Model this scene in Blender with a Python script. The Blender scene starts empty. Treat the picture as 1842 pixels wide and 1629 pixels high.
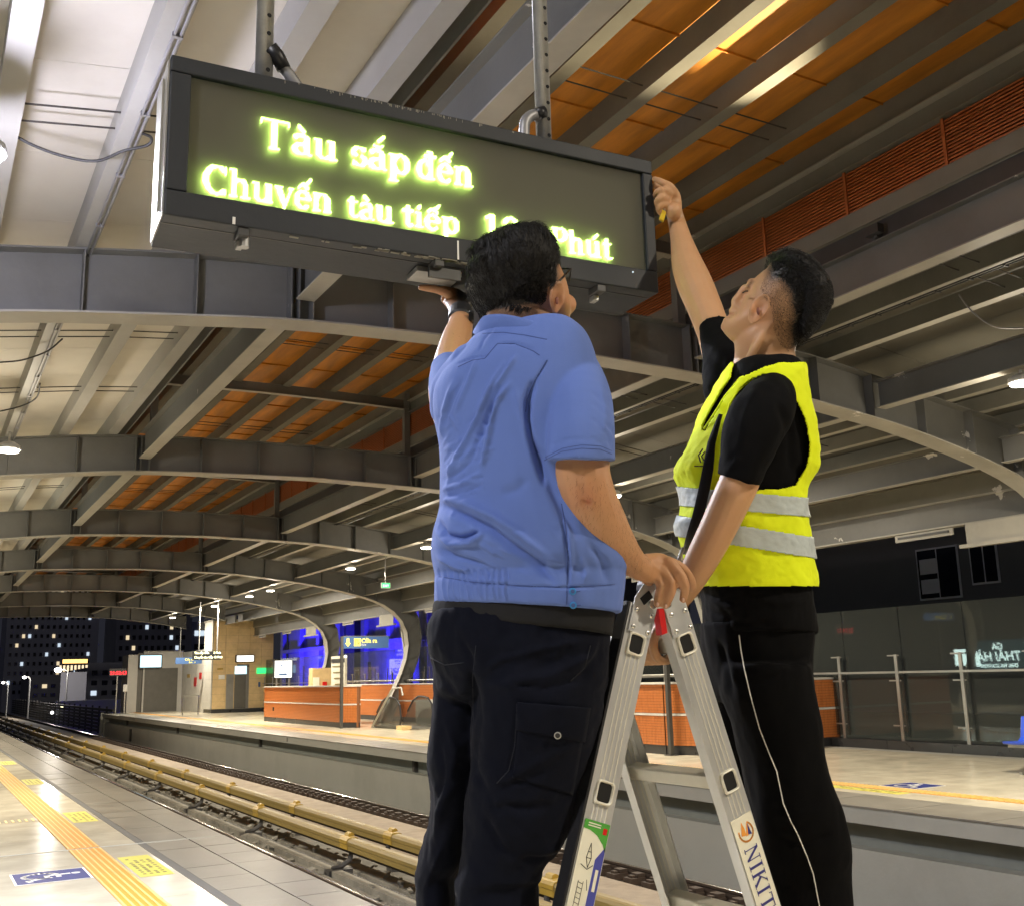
import bpy, math, random
import numpy as np
from mathutils import Vector, Matrix, noise
random.seed(7)
S = bpy.context.scene
# ------------------------------------------------------------------ camera
W0, H0, FPX = 1842.0, 1629.0, 1900.0
PPX, PPY = 921.0, 814.5
CAM = Vector((0.0, 0.0, 1.6))
_vp = np.array([-162.0, 1240.0]); _hd = np.array([1, -0.0255]); _hd /= np.linalg.norm(_hd)
_up = np.array([_hd[1], -_hd[0]])
_ft = _vp + _hd * np.dot(np.array([PPX, PPY]) - _vp, _hd)
_d = np.dot(np.array([PPX, PPY]) - _ft, _up)
_pt = math.atan2(_d, FPX)
_upc = np.array([_up[0]*math.cos(_pt), _up[1]*math.cos(_pt), math.sin(_pt)])
_yc = np.array([_vp[0]-PPX, _vp[1]-PPY, FPX]); _yc /= np.linalg.norm(_yc)
_yc = _yc - _upc*np.dot(_yc, _upc); _yc /= np.linalg.norm(_yc)
_xc = np.cross(_yc, _upc)
if _xc[0] < 0: _xc = -_xc
RM = np.array([_xc, _yc, _upc])
RR, RD, RF = Vector(RM[:, 0]), Vector(RM[:, 1]), Vector(RM[:, 2])   # right, down, forward of the camera in the world
cd = bpy.data.cameras.new('camera'); cam = bpy.data.objects.new('camera', cd)
S.collection.objects.link(cam); S.camera = cam
cam.matrix_world = Matrix(((RR.x, -RD.x, -RF.x, CAM.x), (RR.y, -RD.y, -RF.y, CAM.y), (RR.z, -RD.z, -RF.z, CAM.z), (0, 0, 0, 1)))
cd.sensor_width = 36.0; cd.lens = 36.0*FPX/W0; cd.clip_start = 0.05; cd.clip_end = 1500
cd.dof.use_dof = False
# ------------------------------------------------------------------ world, exposure
Wd = bpy.data.worlds.new('World'); S.world = Wd; Wd.use_nodes = True
wn = Wd.node_tree.nodes; wl = Wd.node_tree.links
bg = wn['Background']
sky = wn.new('ShaderNodeTexSky'); sky.sky_type = 'NISHITA'; sky.sun_disc = False
sky.sun_elevation = math.radians(-4.5); sky.sun_rotation = math.radians(200)
sc_ = wn.new('ShaderNodeVectorMath'); sc_.operation = 'ADD'; wl.new(sky.outputs[0], sc_.inputs[0]); sc_.inputs[1].default_value = (.30, .31, .42)   # the town's glow on the night sky
wl.new(sc_.outputs[0], bg.inputs[0]); bg.inputs[1].default_value = 0.05
S.view_settings.view_transform = 'Standard'; S.view_settings.look = 'None'
S.view_settings.exposure = 0.17; S.view_settings.gamma = 1.0
S.view_settings.use_curve_mapping = False
try:
    S.cycles.use_denoising = True; S.cycles.max_bounces = 8; S.cycles.transparent_max_bounces = 12
    S.cycles.sample_clamp_indirect = 6.0; S.cycles.caustics_reflective = False; S.cycles.caustics_refractive = False
except Exception: pass
# ------------------------------------------------------------------ lights (at the lamps built further down; the back ones are added fills without a lamp, the uplights assumed)
def area(name, loc, size, power, col, aim, spread=180):
    l = bpy.data.lights.new(name, 'AREA'); l.shape = 'DISK'; l.size = size; l.energy = power; l.color = col; l.spread = math.radians(spread)
    o = bpy.data.objects.new(name, l); S.collection.objects.link(o); o.location = loc
    o.rotation_euler = (Vector(aim)).to_track_quat('-Z', 'Y').to_euler(); return o
def spot(name, loc, power, col, aim, ang, blend=.5, rad=.06):
    l = bpy.data.lights.new(name, 'SPOT'); l.energy = power; l.color = col; l.spot_size = math.radians(ang); l.spot_blend = blend; l.shadow_soft_size = rad
    o = bpy.data.objects.new(name, l); S.collection.objects.link(o); o.location = loc
    o.rotation_euler = (Vector(aim)).to_track_quat('-Z', 'Y').to_euler(); return o
WARM = (1.0, 0.885, 0.71); COOL = (0.88, 0.9, 1.0)
LAMPS_FAR = [(12.0, 8.1), (12.0, 17.2), (12.0, 26.2), (12.0, 32.0), (12.0, 40.8), (12.0, 43.8), (12.0, 49.7), (12.0, 58.8)]
LAMPS_NEAR = [(0.12, 7.25), (1.0, 17.0), (1.0, 26.0), (1.0, 35.0), (1.0, 44.0)]
FILLS_BACK = [(-2.9, .9), (12.0, -1.0), (-1.6, -4.5), (3.6, -2.4)]  # added unseen fills that help light the men, not platform lamps; no fixture
LZ = 5.05
def point(name, loc, power, col, rad=.14):
    l = bpy.data.lights.new(name, 'POINT'); l.energy = power; l.color = col; l.shadow_soft_size = rad
    o = bpy.data.objects.new(name, l); S.collection.objects.link(o); o.location = loc; return o
for i, (x, y) in enumerate(LAMPS_FAR):
    area('lamp_or_fill_light', (x, y, LZ-.05), .30, 420, WARM, (0, 0, -1)); point('lamp_or_fill_glow', (x, y, LZ-.2), 75, WARM)
for i, (x, y) in enumerate(LAMPS_NEAR):
    area('lamp_or_fill_light', (x, y, LZ-.05), .30, 420 if i else 600, COOL if i == 0 else WARM, (0, 0, -1)); point('lamp_or_fill_glow', (x, y, LZ-.2), 90 if i else 250, WARM if i else (.80, .79, 1.0))
for i, (x, y) in enumerate(FILLS_BACK):
    area('lamp_or_fill_light', (x, y, LZ-.05), .30, (130, 320, 60, 300)[i], (.96, .95, 1.0) if i == 0 else WARM, (0, 0, -1)); point('lamp_or_fill_glow', (x, y, LZ-.2), (165, 75, 20, 30)[i], (.96, .95, 1.0) if i == 0 else WARM)
ASSUMED_UPL = [(8.42, 7.2), (8.42, 15.2)]  # assumed from the warm light on the orange panels; no such lamps are seen
for i, (x, y) in enumerate(ASSUMED_UPL): spot('assumed_uplight_beam', (x-.02, y, 6.10), (1900, 1100)[i], (1, .82, .52), (-3.3, -.7, 1.24), 48, .8, .03)

# ------------------------------------------------------------------ helpers
C = S.collection
def ray(u, v): return (RR*(u-PPX) + RD*(v-PPY) + RF*FPX) / FPX
def at(u, v, Z): return CAM + ray(u, v)*Z
def onp(u, v, ax, val):
    r = ray(u, v); return CAM + r*((val-CAM[ax])/r[ax])
def proj(p):
    d = Vector(p)-CAM; z = d.dot(RF); return (PPX+FPX*d.dot(RR)/z, PPY+FPX*d.dot(RD)/z, z)

class MB:
    def __init__(s): s.v = []; s.f = []
    def add(s, vs, fs):
        n = len(s.v); s.v += [tuple(v) for v in vs]; s.f += [tuple(i+n for i in f) for f in fs]; return s
    def box(s, x0, x1, y0, y1, z0, z1):
        return s.add([(x0,y0,z0),(x1,y0,z0),(x1,y1,z0),(x0,y1,z0),(x0,y0,z1),(x1,y0,z1),(x1,y1,z1),(x0,y1,z1)],
                     [(0,3,2,1),(4,5,6,7),(0,1,5,4),(1,2,6,5),(2,3,7,6),(3,0,4,7)])
    def obox(s, c, ax, ay, az):   # centre and three half vectors
        c, ax, ay, az = map(Vector, (c, ax, ay, az))
        vs = [c+ax*i+ay*j+az*k for k in (-1, 1) for (i, j) in ((-1,-1),(1,-1),(1,1),(-1,1))]
        fs = [(0,3,2,1),(4,5,6,7),(0,1,5,4),(1,2,6,5),(2,3,7,6),(3,0,4,7)]
        if ax.cross(ay).dot(az) < 0: fs = [tuple(reversed(f)) for f in fs]
        return s.add(vs, fs)
    def beam(s, a, b, w, h, up=(0, 0, 1)):
        a, b = Vector(a), Vector(b); d = (b-a); L = d.length; d.normalize(); up = Vector(up)
        sd = d.cross(up)
        if sd.length < 1e-4: up = Vector((0, 1, 0)); sd = d.cross(up)
        sd.normalize(); u2 = sd.cross(d)
        return s.obox((a+b)/2, d*L/2, sd*w/2, u2*h/2)
    def tube(s, pts, r, n=8, cap=True):
        pts = [Vector(p) for p in pts]; rs = r if isinstance(r, (list, tuple)) else [r]*len(pts)
        base = len(s.v); prev = None
        for i, p in enumerate(pts):
            t = (pts[min(i+1, len(pts)-1)]-pts[max(i-1, 0)]).normalized()
            if prev is None:
                a = Vector((0, 0, 1)) if abs(t.z) < .9 else Vector((1, 0, 0)); e = t.cross(a).normalized()
            else: e = (prev-t*prev.dot(t)).normalized()
            prev = e; g = t.cross(e)
            for k in range(n):
                th = 2*math.pi*k/n; s.v.append(tuple(p+(e*math.cos(th)+g*math.sin(th))*rs[i]))
        for i in range(len(pts)-1):
            for k in range(n):
                a = base+i*n+k; b = base+i*n+(k+1) % n; s.f.append((a, b, b+n, a+n))
        if cap:
            s.f.append(tuple(base+k for k in reversed(range(n)))); s.f.append(tuple(base+(len(pts)-1)*n+k for k in range(n)))
        return s
    def prism(s, poly, o, ex, ey, ez):   # 2D polygon (ccw) in the frame ex, ey at o, extruded by the vector ez
        o, ex, ey, ez = map(Vector, (o, ex, ey, ez)); n = len(poly)
        vs = [o+ex*p[0]+ey*p[1] for p in poly]+[o+ex*p[0]+ey*p[1]+ez for p in poly]
        fs = [tuple(reversed(range(n))), tuple(range(n, 2*n))]+[(i, (i+1) % n, (i+1) % n+n, i+n) for i in range(n)]
        if ex.cross(ey).dot(ez) < 0: fs = [tuple(reversed(f)) for f in fs]
        return s.add(vs, fs)
    def ball(s, c, r, n=8, m=6, sc=(1, 1, 1)):
        c = Vector(c); b = len(s.v)
        for j in range(m+1):
            ph = math.pi*j/m
            for k in range(n):
                th = 2*math.pi*k/n
                s.v.append((c.x+r*sc[0]*math.sin(ph)*math.cos(th), c.y+r*sc[1]*math.sin(ph)*math.sin(th), c.z+r*sc[2]*math.cos(ph)))
        for j in range(m):
            for k in range(n):
                a = b+j*n+k; a2 = b+j*n+(k+1) % n; s.f.append((a, a+n, a2+n, a2))
        return s
    def build(s, name, m, parent=None, smooth=False, bev=0.0):
        me = bpy.data.meshes.new(name)
        off = Vector(parent_origin(parent)) if parent else Vector((0, 0, 0))
        me.from_pydata([(v[0]-off.x, v[1]-off.y, v[2]-off.z) for v in s.v], [], s.f); me.update()
        if m: me.materials.append(m)
        if smooth: me.polygons.foreach_set('use_smooth', [True]*len(me.polygons))
        o = bpy.data.objects.new(name, me); C.objects.link(o)
        if parent: o.parent = parent
        if bev:
            b = o.modifiers.new('bevel', 'BEVEL'); b.width = bev; b.segments = 2; b.limit_method = 'ANGLE'; b.harden_normals = False
        return o
def parent_origin(o):
    p = Vector((0, 0, 0))
    while o is not None: p += Vector(o.location); o = o.parent
    return p
def thing(name, label, cat, loc=(0, 0, 0), group=None):
    o = bpy.data.objects.new(name, None); C.objects.link(o); o.location = loc; o.empty_display_size = .2
    o['label'] = label; o['category'] = cat
    if group: o['group'] = group
    return o
def tag(o, label=None, cat=None, group=None, kind=None):
    if label: o['label'] = label
    if cat: o['category'] = cat
    if group: o['group'] = group
    if kind: o['kind'] = kind
    return o
def struct(o): o['kind'] = 'structure'; return o
KIDS = {}
def children(o): return [c for c in C.objects if c.parent == o]
def copy_tree(o, parent=None, kids=None):
    if kids is None:
        kids = {}
        for c in C.objects:
            if c.parent: kids.setdefault(c.parent.name, []).append(c)
    c = o.copy(); C.objects.link(c); c.parent = parent
    for ch in kids.get(o.name, []): copy_tree(ch, c, kids)
    return c
def sib(o, dx=0, dy=0, dz=0, parent=None):   # copy of a part next to it
    c = o.copy(); C.objects.link(c); c.location = Vector(o.location)+Vector((dx, dy, dz)); c.parent = parent or o.parent; return c
def textobj(body, size, m, o, ex, ey, ez=None, parent=None, name='lettering', align='LEFT', th=0.0008, space=1.0, shear=0, weight=0.0):
    cu = bpy.data.curves.new(name, 'FONT'); cu.body = body; cu.size = size; cu.align_x = align; cu.extrude = th; cu.space_character = space; cu.shear = shear; cu.offset = weight
    t = bpy.data.objects.new(name, cu)
    me = bpy.data.meshes.new_from_object(t); bpy.data.objects.remove(t)
    ex, ey = Vector(ex).normalized(), Vector(ey).normalized(); ez = ex.cross(ey); o = Vector(o); off = parent_origin(parent) if parent else Vector((0, 0, 0))
    for v in me.vertices: v.co = o+ex*v.co.x+ey*v.co.y+ez*(v.co.z+th) - off
    me.materials.clear(); me.materials.append(m)
    ob = bpy.data.objects.new(name, me); C.objects.link(ob)
    if parent: ob.parent = parent
    return ob
# ------------------------------------------------------------------ materials
M = {}
def mat(name, col, rough=.6, metal=0., var=.12, scale=3., bump=0., bscale=40., dirt=0., spec=.5, chips=0., emit=None, es=0., coat=0., stretch=None):
    m = bpy.data.materials.new(name); m.use_nodes = True; nt = m.node_tree; n = nt.nodes; l = nt.links
    b = n['Principled BSDF']; b.inputs['Roughness'].default_value = rough; b.inputs['Metallic'].default_value = metal
    b.inputs['Specular IOR Level'].default_value = spec; b.inputs['Coat Weight'].default_value = coat
    tc = n.new('ShaderNodeTexCoord'); src = tc.outputs['Object']
    if stretch:
        mp = n.new('ShaderNodeMapping'); mp.inputs['Scale'].default_value = stretch; l.new(src, mp.inputs[0]); src = mp.outputs[0]
    nz = n.new('ShaderNodeTexNoise'); nz.inputs['Scale'].default_value = scale; nz.inputs['Detail'].default_value = 8; nz.inputs['Roughness'].default_value = .6
    l.new(src, nz.inputs['Vector'])
    mr = n.new('ShaderNodeMapRange'); mr.inputs[1].default_value = .3; mr.inputs[2].default_value = .7; mr.inputs[3].default_value = 1-var; mr.inputs[4].default_value = 1+var
    l.new(nz.outputs[0], mr.inputs[0])
    mx = n.new('ShaderNodeVectorMath'); mx.operation = 'SCALE'; mx.inputs[0].default_value = col[:3]; l.new(mr.outputs[0], mx.inputs['Scale'])
    out = mx.outputs[0]
    if dirt:
        d = n.new('ShaderNodeTexNoise'); d.inputs['Scale'].default_value = scale*.35; d.inputs['Detail'].default_value = 10; d.inputs['Roughness'].default_value = .7; l.new(src, d.inputs['Vector'])
        r = n.new('ShaderNodeMapRange'); r.inputs[1].default_value = .48; r.inputs[2].default_value = .68; r.inputs[3].default_value = 0; r.inputs[4].default_value = dirt; l.new(d.outputs[0], r.inputs[0])
        mm = n.new('ShaderNodeMix'); mm.data_type = 'RGBA'; l.new(r.outputs[0], mm.inputs[0]); l.new(out, mm.inputs[6]); mm.inputs[7].default_value = (col[0]*.45, col[1]*.42, col[2]*.36, 1)
        out = mm.outputs[2]
    if chips:
        d = n.new('ShaderNodeTexNoise'); d.inputs['Scale'].default_value = 1.1; d.inputs['Detail'].default_value = 12; d.inputs['Roughness'].default_value = .62; l.new(src, d.inputs['Vector'])
        r = n.new('ShaderNodeMapRange'); r.inputs[1].default_value = .70-chips*.1; r.inputs[2].default_value = .708-chips*.1; l.new(d.outputs[0], r.inputs[0])
        mm = n.new('ShaderNodeMix'); mm.data_type = 'RGBA'; l.new(r.outputs[0], mm.inputs[0]); l.new(out, mm.inputs[6]); mm.inputs[7].default_value = (.62, .60, .54, 1)
        out = mm.outputs[2]
    l.new(out, b.inputs['Base Color'])
    r2 = n.new('ShaderNodeMapRange'); r2.inputs[3].default_value = max(0, rough-.12); r2.inputs[4].default_value = min(1, rough+.12); l.new(nz.outputs[0], r2.inputs[0]); l.new(r2.outputs[0], b.inputs['Roughness'])
    if bump:
        bn = n.new('ShaderNodeTexNoise'); bn.inputs['Scale'].default_value = bscale; bn.inputs['Detail'].default_value = 6; l.new(src, bn.inputs['Vector'])
        bp = n.new('ShaderNodeBump'); bp.inputs['Strength'].default_value = bump; bp.inputs['Distance'].default_value = .01; l.new(bn.outputs[0], bp.inputs['Height']); l.new(bp.outputs[0], b.inputs['Normal'])
    if emit: b.inputs['Emission Color'].default_value = (*emit, 1); b.inputs['Emission Strength'].default_value = es
    M[name] = m; return m
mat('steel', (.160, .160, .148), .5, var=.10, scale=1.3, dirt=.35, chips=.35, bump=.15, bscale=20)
mat('steel_lit_tone', (.37, .355, .305), .5, var=.12, scale=1.6, dirt=.3, chips=.4)  # paler than the webs: light thrown up from the floor put into the colour
mat('purlin', (.19, .185, .155), .5, var=.08, scale=2, dirt=.3, chips=.12)
mat('white_purlin', (.34, .335, .31), .55, var=.06, scale=2, dirt=.2)
mat('ceiling', (.62, .59, .52), .75, var=.05, scale=1.2, dirt=.18)
mat('deck', (.13, .125, .10), .6, var=.12, scale=1.5, dirt=.4)
mat('lantern_purlin', (.165, .16, .135), .85, var=.08, scale=2, dirt=.3, spec=.15)
mat('orange_panel', (.50, .19, .016), .6, var=.35, scale=5, dirt=.15, stretch=(1, .15, 1))
mat('louvre', (.42, .12, .035), .45, var=.1, scale=4)
mat('dark_metal', (.05, .05, .05), .5, var=.2)
mat('rod', (.04, .035, .03), .6)
mat('tile', (.68, .625, .48), .18, var=.07, scale=2.2, dirt=.20, spec=.5)
mat('floor_joint', (.36, .34, .29), .7, var=.1)
mat('band_strip', (.10, .10, .095), .5, var=.1)
mat('tactile', (.66, .29, .02), .42, var=.08, scale=6)
mat('tactile_bar', (.78, .58, .22), .4, var=.06)
mat('concrete', (.33, .325, .29), .8, var=.1, scale=1.2, dirt=.35, bump=.4, bscale=30)
mat('concrete_wall', (.42, .42, .37), .75, var=.06, scale=.8, dirt=.3, bump=.2, bscale=25)
mat('recess_shaded', (.24, .25, .22), .8, var=.08)
mat('coping', (.24, .225, .19), .35, var=.14, scale=3, dirt=.2)
mat('trackbed', (.16, .15, .125), .85, var=.3, scale=3, dirt=.7, bump=.8, bscale=18)
mat('plinth', (.27, .255, .21), .85, var=.22, scale=3, dirt=.7, bump=.6, bscale=14)
mat('pink_plinth', (.36, .30, .23), .85, var=.15, scale=4, dirt=.4, bump=.4)
mat('rail_side', (.055, .035, .022), .7, var=.3, scale=8, bump=.3)
mat('rail_top', (.62, .60, .56), .16, 1.0, var=.08, scale=10)
mat('third_rail', (.30, .215, .06), .5, var=.18, scale=2.5, dirt=.30, stretch=(1, .2, 1), chips=.0)
mat('third_cap', (.44, .29, .045), .4, var=.15, scale=5, dirt=.15)
mat('iron', (.07, .065, .058), .6, var=.25, scale=6)
mat('orange_tile', (.50, .165, .045), .32, var=.10, scale=9)
mat('grout', (.20, .08, .03), .8)
mat('stone_base', (.035, .035, .035), .3)
mat('white_strip', (.62, .60, .55), .5)
mat('stainless', (.36, .35, .32), .35, .8, var=.08)
mat('dark_post', (.08, .08, .075), .4, .3)
mat('tan_block', (.66, .48, .24), .55, var=.1, scale=4, dirt=.15)
mat('kiosk_wall', (.48, .47, .43), .6, var=.05)
mat('kiosk_dark', (.11, .105, .09), .5)
mat('blue_sign', (.05, .11, .26), .4, var=.03)
mat('sign_yellow', (.85, .7, .1), .5, emit=(1, .8, .12), es=1.0)
mat('sign_frame', (.013, .016, .021), .6, var=.15, scale=3, dirt=.3, bump=.1)
mat('sign_edge', (.50, .49, .46), .35, .6, var=.12)
mat('screen_back', (.15, .135, .10), .6, var=.06)
nt = M['screen_back'].node_tree; n = nt.nodes; l = nt.links
tc = n.new('ShaderNodeTexCoord'); sx_ = n.new('ShaderNodeSeparateXYZ'); l.new(tc.outputs['Object'], sx_.inputs[0]); ws_ = []
for ax in (0, 2):
    m1 = n.new('ShaderNodeMath'); m1.operation = 'MULTIPLY'; m1.inputs[1].default_value = 2*math.pi/.0062; l.new(sx_.outputs[ax], m1.inputs[0]); m2 = n.new('ShaderNodeMath'); m2.operation = 'SINE'; l.new(m1.outputs[0], m2.inputs[0]); ws_.append(m2)
m3 = n.new('ShaderNodeMath'); m3.operation = 'MULTIPLY'; l.new(ws_[0].outputs[0], m3.inputs[0]); l.new(ws_[1].outputs[0], m3.inputs[1]); m4 = n.new('ShaderNodeMath'); m4.operation = 'ABSOLUTE'; l.new(m3.outputs[0], m4.inputs[0])
mx = n.new('ShaderNodeMix'); mx.data_type = 'RGBA'; l.new(m4.outputs[0], mx.inputs[0]); mx.inputs[6].default_value = (.09, .082, .06, 1); mx.inputs[7].default_value = (.27, .25, .19, 1); l.new(mx.outputs[2], n['Principled BSDF'].inputs['Base Color'])
mat('galv', (.40, .40, .39), .42, .55, var=.15, scale=30)
mat('black_hole', (.008, .008, .008), .9)
mat('conduit', (.30, .30, .31), .45, .5)
mat('black_tape', (.012, .012, .014), .4)
mat('cable', (.03, .03, .03), .6)
mat('blue_seat', (.03, .09, .62), .3)
mat('aluminium', (.74, .745, .73), .36, .6, var=.05, scale=30, stretch=(1, 1, .06))
mat('aluminium_pale', (.80, .78, .68), .42, .25, var=.05, scale=20)
mat('rivet', (.75, .75, .72), .25, .9)
mat('black_rubber', (.012, .012, .014), .5)
mat('red_plastic', (.55, .012, .012), .35)
mat('sticker', (.80, .78, .64), .4, var=.04)
mat('sticker_green', (.08, .34, .05), .4)
mat('sticker_blue', (.07, .08, .36), .4)
mat('ink_blue', (.045, .045, .20), .4)
mat('ink_black', (.02, .02, .02), .5)
mat('ink_orange', (.80, .33, .06), .4)
mat('white_paint', (.78, .77, .72), .5)
mat('decal_blue', (.025, .035, .16), .6, var=.15, spec=.2)
mat('decal_yellow', (.60, .55, .09), .55, var=.15, scale=30, dirt=.3)
mat('decal_ink', (.20, .17, .05), .6, var=.3, scale=60)
mat('facade', (.30, .30, .34), .8, var=.15, scale=.2)
mat('facade_pale', (.62, .62, .70), .8, var=.1, scale=.2)
mat('facade_dark', (.13, .13, .15), .85, var=.1, scale=.2)
mat('night_window', (.006, .008, .016), .15)
mat('blue_wall', (.55, .55, .65), .7)
mat('lamp_body', (.55, .55, .52), .4); mat('tool_yellow', (.72, .50, .02), .4)
mat('ground', (.02, .02, .02), .9)
def emis(name, col, st):
    m = bpy.data.materials.new(name); m.use_nodes = True; b = m.node_tree.nodes['Principled BSDF']
    b.inputs['Base Color'].default_value = (*[c*.5 for c in col], 1); b.inputs['Emission Color'].default_value = (*col, 1); b.inputs['Emission Strength'].default_value = st; M[name] = m
emis('lamp_glow', (1, .95, .85), 14); emis('win_warm', (1, .8, .5), .8); emis('win_cool', (.75, .88, 1), .8); emis('screen_glow', (.55, .85, 1), 1.5)
emis('white_glow', (1, 1, .95), 2.2); emis('clock_red', (1, .02, .03), 3.5); emis('led_yellow', (1, .95, .55), 2.5); emis('exit_green', (.05, 1, .25), 1.1); emis('street_glow', (1, .97, .9), 8)
emis('led', (.64, 1.0, .22), 24.0); emis('shop_orange', (1, .55, .15), 2.0); emis('ad_white', (.75, 1, .95), 16.0); emis('ad_blue', (.03, .16, .22), 1.0); emis('violet', (.5, .1, 1), 2)
def glassmat(name, tint, transp, rough=.03, spec=.5):
    m = bpy.data.materials.new(name); m.use_nodes = True; nt = m.node_tree; n = nt.nodes; l = nt.links
    b = n['Principled BSDF']; b.inputs['Base Color'].default_value = (*tint, 1); b.inputs['Roughness'].default_value = rough; b.inputs['Specular IOR Level'].default_value = spec
    tr = n.new('ShaderNodeBsdfTransparent'); mx = n.new('ShaderNodeMixShader'); mx.inputs[0].default_value = 1-transp
    tr.inputs[0].default_value = (.9, .95, .92, 1)
    l.new(tr.outputs[0], mx.inputs[1]); l.new(b.outputs[0], mx.inputs[2]); l.new(mx.outputs[0], n['Material Output'].inputs[0]); M[name] = m
glassmat('glass', (.06, .065, .06), .62, .02, 1.0)
glassmat('glass_dark', (.10, .09, .08), .5, .1)

# ------------------------------------------------------------------ the ground and the sky backdrop
g = MB().box(-300, 600, -60, 900, -9.2, -9.0).build('ground', M['ground']); struct(g)
Y0, Y1 = -9.0, 64.0
# near platform: slab body, tiles, metal edge plates, strips
b = MB(); b.box(-3.6, 2.16, Y0, Y1, -1.35, -.022); b.box(2.16, 3.05, Y0, Y1, -.28, -.022); b.box(2.16, 2.75, Y0, Y1, -1.35, -.28)
npf = struct(b.build('near_platform', M['concrete']))
tl = MB().box(0, .995, 0, .995, -.022, 0).build('tile', M['tile'], npf)
first = True
SL = [(x, y) for y in range(4, 31) for x in (-2.53, -1.53, -.53, .47)]
T0 = 11.88
rng = random.Random(3)
def tile_at(x0, x1, y0, y1):
    t = MB().box(x0, x1, y0, y1, -.022, rng.uniform(-.0008, .0004)).build('tile', M['tile'], npf); return t
bpy.data.objects.remove(tl)
ys = []; y = T0-.03
while y > 3.0: ys.append((y-1.0, y-.005)); y -= 1.0
y = T0+.03
while y < 34: ys.append((y+.005, y+1.0)); y += 1.0
for (a, c) in ys:
    for (x0, x1) in ((-1.5, -.505), (-.5, .495), (.5, 1.497)): tile_at(x0, x1, a, c)
    tile_at(1.805, 2.157, a, c)
b = MB()
b.box(-3.6, 1.497, 34.0, Y1, -.022, 0); b.box(1.805, 2.157, 34.0, Y1, -.022, 0); b.box(-3.6, 2.157, Y0, ys[[s[0] for s in ys].index(min(s[0] for s in ys))][0]-.01, -.022, 0); b.box(-3.6, -1.505, 2.7, 34, -.022, 0)
b.build('outer_paving', M['tile'], npf)
MB().box(-3.6, 3.05, T0-.027, T0+.027, -.022, .001).build('expansion_joint', M['concrete_wall'], npf)
for (a, c) in ((Y0, T0-.03), (T0+.03, Y1)): MB().box(2.16, 2.235, a, c, -.022, .001).build('rubber_strip', M['band_strip'], npf)
# ribbed metal plates: fine ribs as material relief
mp = mat('plate', (.33, .31, .26), .36, .55, var=.10, scale=2.5, dirt=.25)
nt = mp.node_tree; n = nt.nodes; l = nt.links
tc = n.new('ShaderNodeTexCoord'); wv = n.new('ShaderNodeTexWave'); wv.wave_type = 'BANDS'; wv.bands_direction = 'Y'; wv.inputs['Scale'].default_value = 9.5
l.new(tc.outputs['Object'], wv.inputs['Vector']); bp = n.new('ShaderNodeBump'); bp.inputs['Strength'].default_value = .55; bp.inputs['Distance'].default_value = .004
l.new(wv.outputs[0], bp.inputs['Height']); l.new(bp.outputs[0], n['Principled BSDF'].inputs['Normal'])
PL = 0.6; yy = []
y = T0-.03
while y > 3.5: yy.append((y-PL, y-.006)); y -= PL
y = T0+.03
while y < 40: yy.append((y, y+PL-.006)); y += PL
for (a, c) in yy:
    MB().box(2.24, 2.66, a, c, -.022, rng.uniform(-.002, .001)).build('metal_plate', mp, npf)
    MB().box(2.675, 3.05, a, c, -.022, rng.uniform(-.002, .001)).build('metal_plate', mp, npf)
b = MB(); b.box(2.24, 3.05, 40.2, Y1, -.022, 0); b.box(2.24, 3.05, Y0, 3.1, -.022, 0); b.build('plate_run', mp, npf)
# tactile strip
for (a, c) in ((Y0, T0-.03), (T0+.03, Y1)):
    st = MB().box(1.5, 1.802, a, c, -.022, .002).build('tactile_strip', M['tactile'], npf)
    for k in range(6):
        x = 1.513+k*.0545
        MB().prism([(x-.009, .002), (x+.009, .002), (x+.006, .007), (x-.006, .007)], (0, a+.02, 0), (1, 0, 0), (0, 0, 1), (0, c-a-.04, 0)).build('raised_bar', M['tactile_bar'], st)
t = MB().box(-.4, .95, 14.62, 14.92, .0005, .003).build('tactile_branch', M['tactile'], npf)
t = MB().box(.95, 1.495, 14.62, 14.92, .0005, .003).build('tactile_branch', M['tile'], npf)
for k in range(7): MB().box(.98+k*.075, 1.005+k*.075, 14.64, 14.90, .003, .007).build('raised_bar', M['tactile_bar'], t)
# decals on the near platform
def disc(cx, cy, r, n=20, a0=0, a1=2*math.pi): return [(cx+r*math.cos(a0+(a1-a0)*k/n), cy+r*math.sin(a0+(a1-a0)*k/n)) for k in range(n+(0 if a1-a0 >= 6.28 else 1))]
def strokes(mb, o, ex, ey, paths, w, th=.001):
    o, ex, ey = Vector(o), Vector(ex).normalized(), Vector(ey).normalized(); ez = ex.cross(ey)*th
    for pth in paths:
        for (p, q) in zip(pth, pth[1:]):
            d = Vector((q[0]-p[0], q[1]-p[1])); L = d.length
            if L < 1e-6: continue
            d /= L; nn = Vector((-d.y, d.x))*w/2; e = d*w*.3
            poly = [(p[0]-nn.x-e.x, p[1]-nn.y-e.y), (q[0]-nn.x+e.x, q[1]-nn.y+e.y), (q[0]+nn.x+e.x, q[1]+nn.y+e.y), (p[0]+nn.x-e.x, p[1]+nn.y-e.y)]
            mb.prism(poly, o, ex, ey, ez)
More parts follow.
